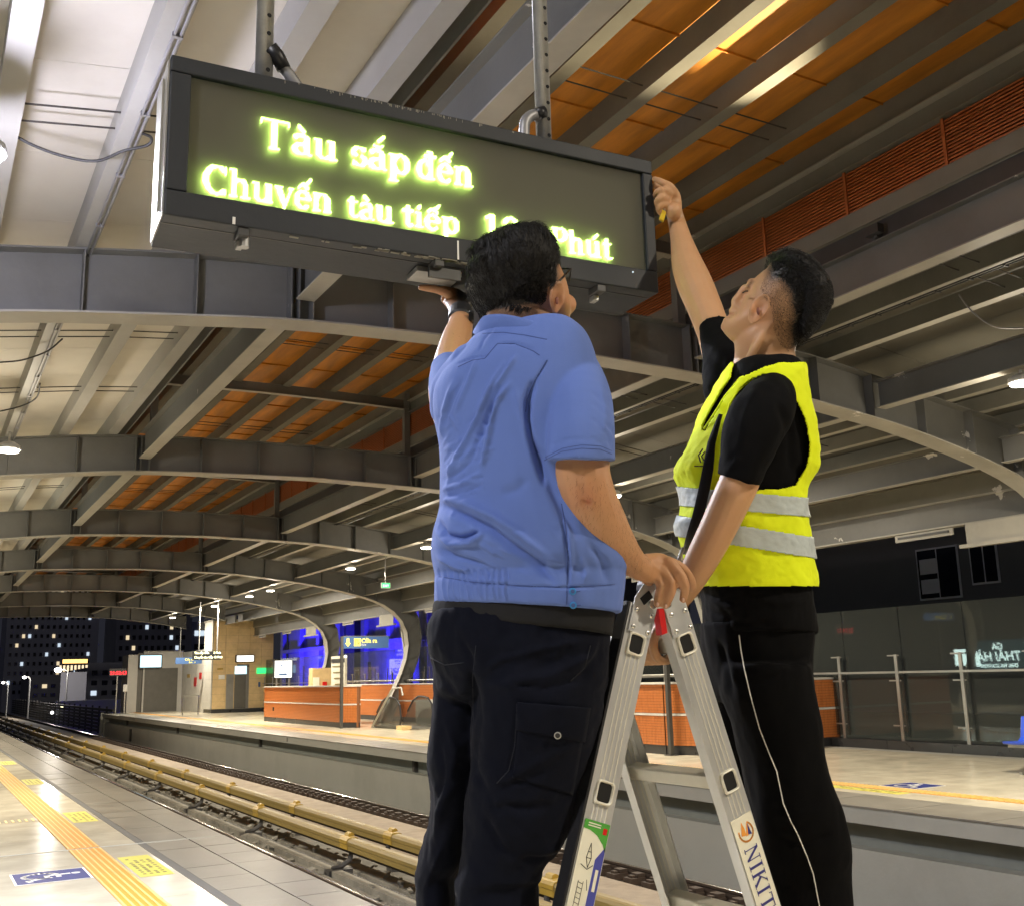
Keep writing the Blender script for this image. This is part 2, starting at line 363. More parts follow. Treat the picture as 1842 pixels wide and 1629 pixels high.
def wheelchair(o, ex, ey, s, label):
    t = thing('floor_decal', label, 'decal', tuple(o), 'wheelchair space decals')
    o = Vector(o); ex = Vector(ex); ey = Vector(ey)
    MB().prism([(-.02, -.02), (s+.02, -.02), (s+.02, s+.02), (-.02, s+.02)], o+Vector((0, 0, .001)), ex, ey, (0, 0, .001)).build('border', M['white_paint'], t)
    MB().prism([(0, 0), (s, 0), (s, s), (0, s)], o+Vector((0, 0, .0025)), ex, ey, (0, 0, .001)).build('field', M['decal_blue'], t)
    b = MB(); q = s
    arc = [(q*(.44+.24*math.cos(a)), q*(.36+.24*math.sin(a))) for a in [math.radians(x) for x in range(110, 391, 20)]]
    strokes(b, o+Vector((0, 0, .004)), ex, ey, [arc, [(q*.42, q*.76), (q*.44, q*.44), (q*.66, q*.44), (q*.78, q*.16), (q*.88, q*.19)], [(q*.43, q*.60), (q*.62, q*.60)]], q*.075)
    b.prism(disc(q*.42, q*.86, q*.065), o+Vector((0, 0, .004)), ex, ey, (0, 0, .001)); b.build('wheelchair_symbol', M['white_paint'], t)
wheelchair((.90, 10.66, 0), (0, -1, 0), (1, 0, 0), .57, 'blue and white wheelchair symbol on the floor beside the yellow tactile strip')
def worn(x0, x1, y0, y1, label, x=0):
    t = thing('floor_decal', label, 'decal', (x0, y0, 0), 'worn yellow decals beside the tactile strip')
    MB().box(x0, x1, y0, y1, .001, .002).build('field', M['decal_yellow'], t); b = MB()
    r = random.Random(int(y0*10)+int(x0))
    for row in range(4):
        xx = x0+(x1-x0)*(.16+row*.2)
        for k in range(9):
            y = y0+(y1-y0)*(.1+.09*k)
            if r.random() < .8: b.box(xx, xx+(x1-x0)*.10, y, y+(y1-y0)*r.uniform(.03, .07), .002, .003)
    q = b.build('faded_lettering', M['decal_ink'], t); q['kind'] = 'stuff'
worn(1.83, 2.11, 9.83, 11.05, 'worn yellow floor sticker nearest the camera, just before the joint')
worn(1.83, 2.11, 14.12, 15.3, 'worn yellow floor sticker just beyond the platform joint')
worn(1.83, 2.11, 20.0, 21.2, 'worn yellow floor sticker, third from the camera by the tactile strip')
worn(1.83, 2.11, 25.5, 26.7, 'worn yellow floor sticker, farthest and faintest by the tactile strip')
# track bed and far platform
tb = MB(); tb.box(2.75, 9.96, Y0-20, 140, -1.7, -1.36)
tb = struct(tb.build('track_bed', M['trackbed']))
def run(name, m, x0, x1, z0, z1, ya=Y0, yb=64, seg=None, parent=tb):
    b = MB(); y = ya; r = random.Random(hash(name) % 99 + int(x0*10))
    b.box(x0, x1, ya, yb, z0, z1); return b.build(name, m, parent)
for (a, c, z, mm) in ((4.1, 4.85, -1.26, 'plinth'), (5.42, 5.72, -1.3, 'plinth'), (5.78, 5.95, -1.24, 'plinth'), (6.25, 6.6, -1.32, 'plinth'), (7.05, 7.42, -1.2, 'pink_plinth'), (7.95, 8.75, -1.22, 'pink_plinth'), (3.1, 3.6, -1.3, 'plinth')):
    run('track_plinth', M[mm], a, c, -1.36, z, yb=120)
run('cable_duct', M['dark_metal'], 5.30, 5.33, -1.36, -1.27, yb=90); run('cable_duct', M['dark_metal'], 5.985, 6.0, -1.36, -1.25, yb=90)
RAILP = [(-.07, 0), (.07, 0), (.07, .012), (.02, .03), (.009, .05), (.009, .12), (.036, .135), (.036, .165), (-.036, .165), (-.036, .135), (-.009, .12), (-.009, .05), (-.02, .03), (-.07, .012)]
def rail(x, label):
    t = thing('running_rail', label, 'rail', (x, 0, -1.25), 'running rails of the two tracks')
    MB().prism(RAILP, (x, Y0, -1.25), (1, 0, 0), (0, 0, 1), (0, 150, 0)).build('web_and_foot', M['rail_side'], t)
    MB().prism([(-.026, 0), (.026, 0), (.016, .004), (-.016, .004)], (x, Y0, -1.085), (1, 0, 0), (0, 0, 1), (0, 150, 0)).build('running_surface', M['rail_top'], t)
    return t
r1 = rail(3.72, 'running rail of the near track hidden close under the platform edge'); r2 = rail(5.20, 'shiny running rail nearest the near platform edge')
r3 = rail(7.66, 'dark running rail just beyond the second yellow third rail'); r4 = rail(9.12, 'bright running rail at the foot of the far platform wall')
fb = MB(); fb.box(8.80, 9.04, 0, .20, -1.26, -1.17); fb.box(8.92, 9.04, .02, .18, -1.17, -1.12); fb.box(8.84, 8.90, .05, .15, -1.17, -1.14)
fb = fb.build('fastener', M['rail_side'], r4)
for k in range(150):
    if k: sib(fb, 0, .42*k)
fb.location = (0, 0, 0)
fc = MB().box(5.03, 5.14, 0, .12, -1.27, -1.20).build('fastener', M['iron'], r2)
for k in range(1, 110): sib(fc, 0, .6*k)
# third rails with yellow covers
def third(x, label, d):
    t = thing('third_rail', label, 'rail', (x, 0, -1.3), 'yellow covered third rails between the tracks')
    prof = [(-.085, -.17), (-.085, -.10), (-.095, -.09), (-.095, -.045), (-.07, -.01), (-.04, 0), (.04, 0), (.07, -.01), (.095, -.045), (.095, -.09), (.085, -.10), (.085, -.17), (.075, -.17), (.075, -.02), (-.075, -.02), (-.075, -.17)]
    ys = [16.2-4.85+4.85*k for k in range(-3, 18)]
    seg = MB().prism(prof, (x, ys[0], -.78), (1, 0, 0), (0, 0, 1), (0, 4.83, 0)).build('cover', M['third_rail'], t)
    cap = MB().prism([(p[0]*1.10, p[1]*1.04+.012) for p in prof], (x, ys[0]-.16, -.78), (1, 0, 0), (0, 0, 1), (0, .32, 0))
    cap = cap.build('joint_cap', M['third_cap'], t)
    hp = MB(); hp.prism([(-.02, 0), (.09, 0), (.075, .035), (.045, .05), (.0, .04)], (x, ys[0]+.0, -.768), (1, 0, 0), (0, 0, 1), (0, .16, 0)); hp = hp.build('hook', M['third_cap'], t)
    br = MB(); s = d
    br.tube([(x+s*.02, ys[0]+.05, -.82), (x+s*.06, ys[0]+.05, -1.0), (x+s*.03, ys[0]+.05, -1.12), (x-s*.10, ys[0]+.05, -1.20), (x-s*.26, ys[0]+.05, -1.22)], [.035, .04, .045, .04, .03], 8)
    br.box(min(x-s*.34, x+s*.04), max(x-s*.34, x+s*.04), ys[0]-.06, ys[0]+.16, -1.36, -1.235); br = br.build('bracket', M['iron'], t)
    rl = MB().box(x-.035, x+.035, ys[0], 90, -1.0, -.9).build('contact_rail', M['rail_side'], t)
    for k in range(1, len(ys)):
        for q in (seg, cap, hp, br): sib(q, 0, 4.85*k)
    return t
third(6.08, 'nearer yellow third rail cover with hooked brackets beside the near track', 1)
third(6.80, 'farther yellow third rail cover beside the far track', -1)
# rubble and debris in the drain
rb = MB(); r = random.Random(5)
for k in range(420):
    x = r.choice((r.uniform(5.45, 5.98), r.uniform(6.2, 6.65))); y = r.uniform(7, 40); s = r.uniform(.02, .08)
    rb.obox((x, y, -1.27+r.uniform(-.04, .02)), Vector((r.uniform(.5, 1), r.uniform(-.5, .5), r.uniform(-.3, .3)))*s, Vector((r.uniform(-.5, .5), r.uniform(.5, 1), .1))*s, Vector((.1, 0, .6))*s*.5)
rb = rb.build('rubble', M['plinth'], tb); rb['kind'] = 'stuff'
# far platform
b = MB(); b.box(9.96, 30, Y0, 66.5, -1.7, -.52); b.box(10.2, 30, Y0, 66.5, -.52, -.2); b.box(9.78, 30, Y0, 66.2, -.2, -.02)
fp = struct(b.build('far_platform', M['concrete_wall']))
MB().box(10.19, 10.2, Y0, 66, -.52, -.2).build('recess_face', M['recess_shaded'], fp)  # darker than the wall: the shade under the lip put into the colour
y = 4.0; k = 0
while y < 60:
    MB().box(9.76, 10.72, y, y+1.19, -.02, rng.uniform(-.001, .002)).build('coping_slab', M['coping'], fp); y += 1.2
for y in (6.4, 18.8, 31.2, 43.7, 56): MB().box(9.772, 9.779, y, y+.05, -.16, -.04).build('drain_slot', M['dark_metal'], fp); MB().box(10.1, 10.19, y+4, y+4.12, -.5, -.24).build('bracket', M['iron'], fp)
y = 3.0
while y < 66:
    for (x0, x1) in ((10.725, 11.265), (11.57, 12.565), (12.57, 13.565), (13.57, 14.565), (14.57, 16.3)):
        if y < 34: MB().box(x0, x1, y, y+.995, -.02, 0).build('tile', M['tile'], fp)
    y += 1.0
b = MB(); b.box(10.725, 11.265, 34, 66.2, -.02, 0); b.box(11.57, 16.3, 34, 66.2, -.02, 0); b.box(10.725, 11.265, Y0, 3, -.02, 0); b.box(11.57, 16.3, Y0, 3, -.02, 0); b.build('outer_paving', M['tile'], fp)
st = MB().box(11.27, 11.565, Y0, 66, -.02, .002).build('tactile_strip', M['tactile'], fp)
rb_ = MB().box(11.28, 11.56, 4.0, 4.03, .002, .007).build('raised_bar', M['tactile_bar'], st)
for k in range(1, 230): sib(rb_, 0, .075*k)
wheelchair((11.62, 10.66, 0), (0, -1, 0), (1, 0, 0), .57, 'blue and white wheelchair symbol on the far platform floor')
worn(10.98, 11.22, 9.8, 11.1, 'worn yellow floor sticker on the far platform beside the tactile strip')
MB().box(16.3, 30, Y0, 66.2, -.02, 0).build('back_verge', M['concrete'], fp)
# end ramp and marker at the far end of the far platform
b = MB(); b.obox((9.9, 67.2, -.75), (.08, 0, 0), (0, .25, -.75), (0, .06, .02)); b.box(9.9, 12, 66.3, 66.6, -1.4, -.1); t = b.build('platform_end_screen', M['concrete_wall']); tag(t, 'sloping concrete end piece of the far platform by the dark tracks', 'ramp')
b = MB(); b.box(9.87, 9.95, 57.5, 57.75, -1.2, -.62); b.tube([(9.87, 57.3, -.7), (9.84, 57.2, -.9), (9.88, 57.35, -1.2)], .02, 6); tag(b.build('junction_box', M['dark_metal']), 'dark junction box low on the far platform wall', 'box')
# ------------------------------------------------------------------ the roof
def interp(pts, x):
    for (a, b) in zip(pts, pts[1:]):
        if a[0] <= x <= b[0]: return a[1]+(b[1]-a[1])*(x-a[0])/(b[0]-a[0])
    return pts[0][1] if x < pts[0][0] else pts[-1][1]
LOWH = [(6.5, 5.42), (8.0, 5.39), (9.8, 5.33), (11.0, 5.19), (12.0, 5.08), (12.6, 5.0), (13.1, 4.90), (14.0, 4.72), (14.7, 4.55), (15.3, 4.36)]
LOWC = [(15.3, 4.36), (15.8, 4.1), (16.15, 3.75), (16.37, 3.3), (16.42, 2.8), (16.3, 2.25), (16.1, 1.75), (15.85, 1.3), (15.5, .7), (15.2, 0.0)]
TOPH = [(6.5, 6.03), (8.4, 6.01), (9.8, 5.95), (10.8, 5.87), (11.9, 5.72), (12.6, 5.62), (13.5, 5.48), (14.4, 5.36), (15.3, 5.2)]
TOPC = [(15.3, 5.2), (16.0, 4.95), (16.55, 4.45), (16.9, 3.8), (16.98, 3.1), (16.85, 2.4), (16.6, 1.8), (16.3, 1.3), (15.9, .7), (15.6, 0.0)]
def low(x): return interp(LOWH, x if x >= 6.5 else 13-x)
def top(x): return interp(TOPH, x if x >= 6.5 else 13-x)
def smooth_path(h, c):
    xs = np.linspace(6.5, 15.3, 24); pts = [(float(x), interp(h, x)) for x in xs]+c[1:]
    # relax the polyline so that it reads as a curve
    P = np.array(pts)
    for _ in range(2):
        Q = P.copy(); Q[1:-1] = P[1:-1]*.5+(P[:-2]+P[2:])*.25; P = Q
    D = [P[0]]
    for a, b2 in zip(P, P[1:]): D += [(a+b2)/2, b2]
    return np.array(D)
LO = smooth_path(LOWH, LOWC); TO = smooth_path(TOPH, TOPC)
def full(P): Lh = P[::-1].copy(); Lh[:, 0] = 13-Lh[:, 0]; return np.vstack([Lh[:-1], P])
LOF, TOF = full(LO), full(TO)
def ribbon(mb, P, y0, y1, t):      # flange: strip of thickness t along the polyline
    n = len(P); N = np.zeros_like(P); T = np.gradient(P, axis=0); T /= np.linalg.norm(T, axis=1)[:, None]
    N[:, 0] = -T[:, 1]; N[:, 1] = T[:, 0]
    b = len(mb.v); Q = P+N*t
    for i in range(n):
        for (p, y) in ((P[i], y0), (P[i], y1), (Q[i], y1), (Q[i], y0)): mb.v.append((float(p[0]), y, float(p[1])))
    for i in range(n-1):
        for k in range(4):
            a = b+i*4+k; a2 = b+i*4+(k+1) % 4; mb.f.append((a, a2, a2+4, a+4))
    mb.f.append((b+3, b+2, b+1, b)); e = b+(n-1)*4; mb.f.append((e, e+1, e+2, e+3))
def build_rib(y, label, cut=99.0):
    LOF = globals()['LOF']; TOF = globals()['TOF']
    if cut < 90:
        k_ = (LOF[:, 0] <= cut) | (LOF[:, 1] > 4.6); k_ &= LOF[:, 0] <= cut; LOF = LOF[k_]; TOF = TOF[k_]
    t = thing('roof_arch', label, 'roof arch', (6.5, y, 0), 'steel arches of the station roof')
    mb = MB(); n = len(LOF); bb = 0
    for i in range(n):
        for (p, yy_) in ((LOF[i], y-.007), (LOF[i], y+.007), (TOF[i], y+.007), (TOF[i], y-.007)): mb.v.append((float(p[0]), yy_, float(p[1])))
    for i in range(n-1):
        for k in range(4):
            a = i*4+k; a2 = i*4+(k+1) % 4; mb.f.append((a, a2, a2+4, a+4))
    mb.build('web', M['steel'], t)
    mb = MB(); ribbon(mb, LOF, y-.18, y+.18, -.02); mb.build('lower_flange', M['steel_lit_tone'], t)
    mb = MB(); ribbon(mb, TOF, y-.15, y+.15, .018); mb.build('upper_flange', M['steel'], t)
    xs = [x_ for x_ in (6.5+s*k*1.07 for k in range(0, 9) for s in (1, -1)) if x_ < cut-.5]
    for x in sorted(set(xs)):
        MB().box(x-.006, x+.006, y-.165, y-.008, low(x)+.002, top(x)-.002).build('stiffener', M['steel'], t)
    for x in (3.2, 3.44, 8.53, 8.77):
        MB().box(x-.006, x+.006, y-.17, y-.008, low(x)+.002, top(x)-.002).build('stiffener', M['steel'], t)
    for k in range(8 if cut > 90 else 0):
        for s in (0, 1):
            p = LO[-3-k*2] if k < 4 else LO[-3-k*2]; q = TO[-3-k*2]
            if k < 6 and s == 0: MB().beam((p[0], y-.06, p[1]), (q[0], y-.06, q[1]), .1, .012, (0, 1, 0)).build('stiffener', M['steel'], t)
    # frame of the raised lantern above the arch
    for x in (8.5, 3.5):
        MB().box(x-.06, x+.06, y-.06, y+.06, 6.03, 7.32).build('lantern_post', M['steel'], t)
    P = np.array([(3.45+5.1*k/16, 7.0+.04*math.sin(math.pi*k/16)) for k in range(17)])
    mb = MB(); ribbon(mb, P, y-.06, y+.06, -.012); mb.build('lantern_flange', M['steel_lit_tone'], t)
    mb = MB(); Q = P.copy(); Q[:, 1] += .001; ribbon(mb, Q, y-.005, y+.005, .19); mb.build('lantern_beam', M['steel'], t)
    return t
ordn = ['nearest', 'second', 'third', 'fourth', 'fifth', 'sixth', 'seventh']
RY = [10.5+9*k for k in range(7)]
for k, y in enumerate(RY):
    build_rib(y, ('nearest steel roof arch, crossing right behind the hanging display' if k == 0 else
        '%s steel roof arch counted from the hanging display' % ordn[k] if k < 6 else 'farthest thin steel roof arch framing the lit apartment tower'), 99 if k < 5 else 14.0)
YA, YB = 1.0, 64.5
def ibeam(name, x, z0, z1, fw, label, mweb='steel', mfl='steel_lit_tone', segs=None, group='long beams between the roof arches'):
    t = thing(name, label, 'beam', (x, YA, z0), group)
    s = [YA]+RY
    for a, c in zip(s, s[1:]):
        a += .185 if a != YA else 0; c -= .185
        MB().box(x-.006, x+.006, a, c, z0+.016, z1-.014).build('web', M[mweb], t)
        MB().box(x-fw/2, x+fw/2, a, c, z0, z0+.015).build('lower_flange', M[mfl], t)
        MB().box(x-fw/2, x+fw/2, a, c, z1-.014, z1).build('upper_flange', M[mweb], t)
        MB().box(x-fw/2+.01, x-.007, a+.0, a+.012, z0+.016, z1-.015).build('end_plate', M[mweb], t)
    return t
ibeam('long_beam', 3.34, 5.53, 6.0, .20, 'deep grey beam between the pale ceiling and the orange lantern')
ibeam('long_beam', 8.66, 5.55, 6.0, .20, 'deep grey beam under the orange louvres')
ibeam('long_beam', 11.95, 5.22, 5.62, .20, 'deep grey beam over the far platform that carries the lamps')
ibeam('long_beam', 14.6, 4.62, 5.02, .16, 'grey beam over the back half of the far platform')
def purlin(x, z, w, h, label, m, grp, fl=None, ya=YA, yb=YB, lipm=None):
    t = thing('roof_purlin', label, 'purlin', (x, ya, z), grp)
    # Z purlin: web, bottom flange with its lip, top flange
    MB().box(x-w/2, x-w/2+.006, ya, yb, z+.006, z+h).build('web', m, t)
    MB().box(x-w/2, x+w/2, ya, yb, z, z+.006).build('bottom_flange', fl or m, t)
    MB().box(x+w/2-.005, x+w/2, ya, yb, z+.007, z+.03).build('lip', m, t)
    return t
LPX = [-2.25, -1.4, -.55, .30, 1.15, 1.98, 2.78]
for k, x in enumerate(LPX):
    purlin(x, top(x)+.02, .17, .30, 'pale ceiling purlin, %s from the deep grey beam' % ['seventh', 'sixth', 'fifth', 'fourth', 'third', 'second', 'first'][k], M['white_purlin'], 'purlins under the pale ceiling')
MPX = [4.05, 5.0, 5.95, 6.9, 7.85]
for k, x in enumerate(MPX):
    purlin(x, 7.20, .16, .27, '%s orange lantern purlin counted from the left' % ordn[k].replace('nearest', 'first'), M['lantern_purlin'], 'purlins under the orange lantern roof')
RPX = [9.45, 10.25, 11.05, 12.75, 13.5, 14.25, 15.1]
for k, x in enumerate(RPX):
    purlin(x, top(x)+.02, .15, .24, 'right side roof purlin, %s from the orange louvres' % ['first', 'second', 'third', 'fourth', 'fifth', 'sixth', 'seventh'][k], M['purlin'], 'purlins under the grey roof deck', M['steel_lit_tone'])
# pale ceiling panels
ct = thing('ceiling', 'pale off-white ceiling panels over the near platform', 'ceiling', (0, YA, 6.2))
ys = []; y = -6.0
while y < 64: ys.append(y); y += 1.5
for y in ys:
    for xa, xb in zip([-3.3, -2.25, -1.4, -.55, .30, 1.15, 1.98], [-2.25, -1.4, -.55, .30, 1.15, 1.98, 3.04]):
        if xa < -1.5 and y > 30: continue
        za, zb = top(xa)+.335, top(xb)+.335
        if xa > 1.9: zb = top(3.04)+.335
        b = MB(); g_ = .003
        vs = [(xa+g_, y+g_, za), (xb-g_, y+g_, zb), (xb-g_, y+1.5-g_, zb), (xa+g_, y+1.5-g_, za)]
        b.add(vs+[(v[0], v[1], v[2]+.02) for v in vs], [(0, 3, 2, 1), (4, 5, 6, 7), (0, 1, 5, 4), (1, 2, 6, 5), (2, 3, 7, 6), (3, 0, 4, 7)])
        b.build('ceiling_panel', M['ceiling'], ct)
MB().box(-3.3, 3.05, -6, 64, 6.38, 6.40).build('upper_skin', M['deck'], ct)
MB().box(3.03, 3.05, YA, 64, 6.02, 6.38).build('edge_trim', M['steel'], ct)
# orange lantern roof
ol = thing('lantern_roof', 'orange ribbed roof panels of the raised lantern over the tracks', 'roof', (6, YA, 7.5))
y = 1.0
while y < 64:
    for xa, xb in zip([3.3]+MPX, MPX+[8.75]):
        MB().box(xa+.002, xb-.002, y+.004, y+1.49, 7.475, 7.49).build('roof_panel', M['orange_panel'], ol)
        MB().box(xa+.1, xb-.02, y+1.49, y+1.502, 7.45, 7.474).build('panel_seam', M['orange_panel'], ol)
    y += 1.5
MB().box(3.2, 8.9, 1, 64.5, 7.50, 7.53).build('upper_skin', M['deck'], ol)
# louvred wall of the lantern
lv = thing('louvre_wall', 'orange horizontal louvre wall along the right side of the lantern', 'louvres', (8.62, YA, 6.4), None)
base = None
s = [YA]+RY
for a, c in zip(s, s[1:]):
    for k in range(13):
        z = 6.435+k*.0375
        MB().prism([(0, 0), (.040, .012), (.040, .017), (.0, .020)], (8.585, a+.07, z), (1, 0, 0), (0, 0, 1), (0, c-a-.14, 0)).build('slat', M['louvre'], lv)
    y = a+.07; k = 0
    while y < c-.1:
        MB().box(8.565, 8.58, y, y+.035, 6.42, 6.925).build('mullion', M['louvre'], lv); y += 1.3
b = MB(); b.box(8.64, 8.66, YA, YB, 6.42, 6.92).build('back_sheet', M['grout'], lv)
MB().box(8.53, 8.66, YA, YB, 6.935, 6.95).build('trim', M['purlin'], lv)
MB().box(8.60, 8.62, YA, YB, 6.95, 7.47).build('fascia', M['purlin'], lv)
MB().box(8.50, 8.60, YA, YB, 7.16, 7.175).build('trim', M['steel_lit_tone'], lv)
MB().box(8.56, 8.60, YA, YB, 6.22, 6.42).build('kerb', M['purlin'], lv)
MB().box(8.62, 8.64, YA, YB, 6.0, 6.22).build('kerb', M['dark_metal'], lv)
lw = thing('lantern_side', 'orange sheet wall along the left side of the lantern', 'wall', (3.3, YA, 6.0))
MB().box(3.30, 3.32, YA, YB, 6.75, 7.47).build('sheet', M['louvre'], lw); MB().box(3.27, 3.34, YA, YB, 6.70, 6.75).build('trim', M['steel'], lw)
MB().box(3.12, 3.16, YA, YB, 6.38, 6.42).build('trim', M['dark_metal'], lw)
# grey deck on the right
dk = thing('roof_deck', 'grey ribbed metal roof deck over the far platform', 'roof', (12, YA, 6))
xs = [8.66, 9.45, 10.25, 11.05, 11.95, 12.75, 13.5, 14.25, 15.1, 16.0]
y = 1.0
while y < 64:
    for xa, xb in zip(xs, xs[1:]):
        za, zb = top(min(xa, 15.3))+.27-(max(0, xa-15.3)*.3), top(min(xb, 15.3))+.27-(max(0, xb-15.3)*.3)
        vs = [(xa+.003, y+.003, za), (xb-.003, y+.003, zb), (xb-.003, y+2.99, zb), (xa+.003, y+2.99, za)]
        MB().add(vs+[(v[0], v[1], v[2]+.02) for v in vs], [(0, 3, 2, 1), (4, 5, 6, 7), (0, 1, 5, 4), (1, 2, 6, 5), (2, 3, 7, 6), (3, 0, 4, 7)]).build('deck_panel', M['deck'], dk)
    y += 3.0
P = np.array([(x, top(min(x, 15.3))+.31-max(0, x-15.3)*.3) for x in xs]); mb = MB(); ribbon(mb, P, 1, 64, .02); mb.build('upper_skin', M['deck'], dk)
# eaves over the back of the far platform
ev = thing('eaves_beam', 'pale grey eaves beam with bracket plates behind the far platform', 'beam', (16.3, YA, 4))
MB().box(16.18, 16.2, YA, YB, 4.03, 4.46).build('web', M['steel'], ev); MB().box(16.1, 16.32, YA, YB, 4.0, 4.03).build('lower_flange', M['steel_lit_tone'], ev)
MB().box(16.1, 16.32, YA, YB, 4.46, 4.49).build('upper_flange', M['steel_lit_tone'], ev)
MB().box(16.0, 16.9, YA, YB, 4.86, 4.9).build('gutter', M['deck'], ev); MB().box(16.1, 16.13, YA, YB, 4.49, 4.86).build('gutter_side', M['purlin'], ev)
k = 0
y = 4.0
while y < 62:
    for (a, c, z0, z1) in ((0, 1.3, 3.86, 3.99),):
        mb = MB(); mb.box(16.14, 16.17, y+a, y+c, z0, z1).build('bracket_plate', M['steel_lit_tone'], ev)
        MB().box(16.12, 16.139, y+a+.08, y+c-.08, z0+.05, z1-.04).build('slot_cover', M['dark_metal'], ev)
    y += 4.3
for y in (11.25, 19.5+.8, 29.3, 38.3, 47.3):
    MB().box(15.9, 15.92, y-.5, y+.9, 3.62, 3.98).build('bracket_plate', M['steel_lit_tone'], ev)
    MB().box(15.82, 15.95, y-.7, y+1.0, 3.56, 3.62).build('shelf', M['steel_lit_tone'], ev)
# raking struts at the arch feet on the far side
for k, y in enumerate(RY[1:5]):
    mb = MB(); mb.beam((16.55, y+1.0, 3.7), (16.5, y+.15, 1.6), .14, .14, (1, 0, 0)); tag(mb.build('raking_strut', M['steel_lit_tone']), 'raking steel strut beside the foot of the %s roof arch' % ordn[k+1], 'strut', 'raking struts at the back wall')
# sag rods in pairs
def rods(name, xs, zf, ys, m, label, grp, r=.008, m2='rod'):
    for j, y in enumerate(ys):
        t = thing(name, label % (ordn[min(j, 6)] if j < 7 else 'far'), 'rods', (xs[0], y, zf(xs[0])), grp)
        for dy in (0, .27):
            for a, c in zip(xs, xs[1:]):
                MB().tube([(a+.0, y+dy, zf(a)), (c-.02, y+dy, zf(c))], r, 6).build('rod', M[m2], t)
rods('sag_rod_pair', [-1.4, -.55, .30, 1.15, 1.98, 2.78], lambda x: top(x)+.16, [7.85, 13.6, 16.5, 22.6, 25.6, 31.6, 34.6], None, '%s pair of thin rods tying the pale purlins', 'rod pairs under the pale ceiling')
rods('sag_rod_pair', [4.05, 5.0, 5.95, 6.9, 7.85], lambda x: 7.27, [7.6, 14.2, 16.8, 23.3, 25.9, 32.3], None, '%s pair of thin dark rods tying the lantern purlins', 'rod pairs under the orange lantern')
rods('sag_rod_pair', [9.45, 10.25, 11.05, 12.75, 13.5, 14.25], lambda x: top(x)+.1, [7.2, 13.5, 16.3, 22.5, 25.3], None, '%s pair of thin rods tying the right side purlins', 'rod pairs under the grey deck')
# conduits on the pale purlin and sagging cables
cn = thing('conduit_run', 'two thin grey conduits clipped along the third pale purlin', 'conduit', (1.15, YA, 5.7))
for dx in (.02, .06): MB().tube([(1.15+dx, y, top(1.15)-.005+.004*math.sin(y*3+dx*50)) for y in np.arange(1, 64, 1.0)], .011, 6).build('conduit', M['conduit'], cn)
for y in np.arange(2, 40, 1.1): MB().box(1.155, 1.225, y, y+.03, top(1.15)-.018, top(1.15)+.012).build('clip', M['conduit'], cn)
def sagcable(pts, label, r=.012, m='cable'):
    P = [Vector(p) for p in pts]; out = []
    for i in range(len(P)-1):
        p0, p1, p2, p3 = P[max(i-1, 0)], P[i], P[i+1], P[min(i+2, len(P)-1)]
        for k in range(6):
            t = k/6; out.append(.5*((2*p1)+(p2-p0)*t+(2*p0-5*p1+4*p2-p3)*t*t+(3*p1-p0-3*p2+p3)*t**3))
    out.append(P[-1]); tag(MB().tube(out, r, 7).build('hanging_cable', M[m], smooth=True), label, 'cable', 'loose cables under the roof')
zc = 5.68
sagcable([onp(5, 232, 2, 5.75), onp(60, 262, 2, 5.68), onp(120, 283, 2, 5.62), onp(175, 290, 2, 5.60), onp(222, 272, 2, 5.64), onp(265, 262, 2, 5.68), onp(272, 248, 2, 5.72), onp(255, 240, 2, 5.73)], 'dark loose cable sagging between purlins left of the hanging display')
sagcable([onp(0, 652, 2, 5.7), onp(40, 648, 2, 5.66), onp(85, 632, 2, 5.68), onp(112, 610, 2, 5.74)], 'dark loose cable sagging beyond the nearest arch, upper of the two', .011)
sagcable([onp(0, 740, 2, 5.7), onp(40, 730, 2, 5.66), onp(66, 715, 2, 5.7), onp(72, 690, 2, 5.74)], 'dark loose cable sagging beyond the nearest arch, lower of the two', .011)
sagcable([onp(1725, 530, 0, 10.6), onp(1750, 562, 0, 10.7), onp(1790, 588, 0, 10.9), onp(1842, 590, 0, 11.3)], 'grey loose cable hanging under the grey deck at the right edge', .010, 'conduit')
ctw = thing('cable_tray', 'thin dark cable ladder fixed under the grey deck', 'cable tray', (10.25, YA, 5.9))
for dx in (-.02, .04): MB().box(10.2+dx, 10.212+dx, YA, 62, top(10.25)-.03, top(10.25)-.012).build('side_rail', M['cable'], ctw)
for y in np.arange(6, 30, .45): MB().box(10.17, 10.26, y, y+.02, top(10.25)-.045, top(10.25)-.031).build('clamp', M['cable'], ctw)
# lamps under the beams
def lamp(x, y, lab, grp='round ceiling lamps'):
    t = thing('ceiling_lamp', lab, 'lamp', (x, y, LZ), grp)
    zt = 5.2 if x > 6 else 5.3
    b = MB(); b.tube([(x, y, LZ+.0), (x, y, LZ+.06), (x, y, LZ+.11)], [.17, .16, .08], 16); b.build('housing', M['lamp_body'], t, True)
    MB().tube([(x, y, LZ+.1), (x, y, zt+.02)], .02, 6).build('stem', M['lamp_body'], t)
    MB().tube([(x, y, LZ-.03), (x, y, LZ-.005)], [.14, .15], 16).build('lens', M['lamp_glow'], t)
on2 = ['first', 'second', 'third', 'fourth', 'fifth', 'sixth', 'seventh', 'eighth']
for k, (x, y) in enumerate(LAMPS_FAR): lamp(x, y, 'round lit lamp under the far platform beam, %s from the camera end' % on2[k])
for k, (x, y) in enumerate(LAMPS_NEAR): lamp(x, y, 'round lit lamp over the near platform, %s from the camera end' % on2[k])
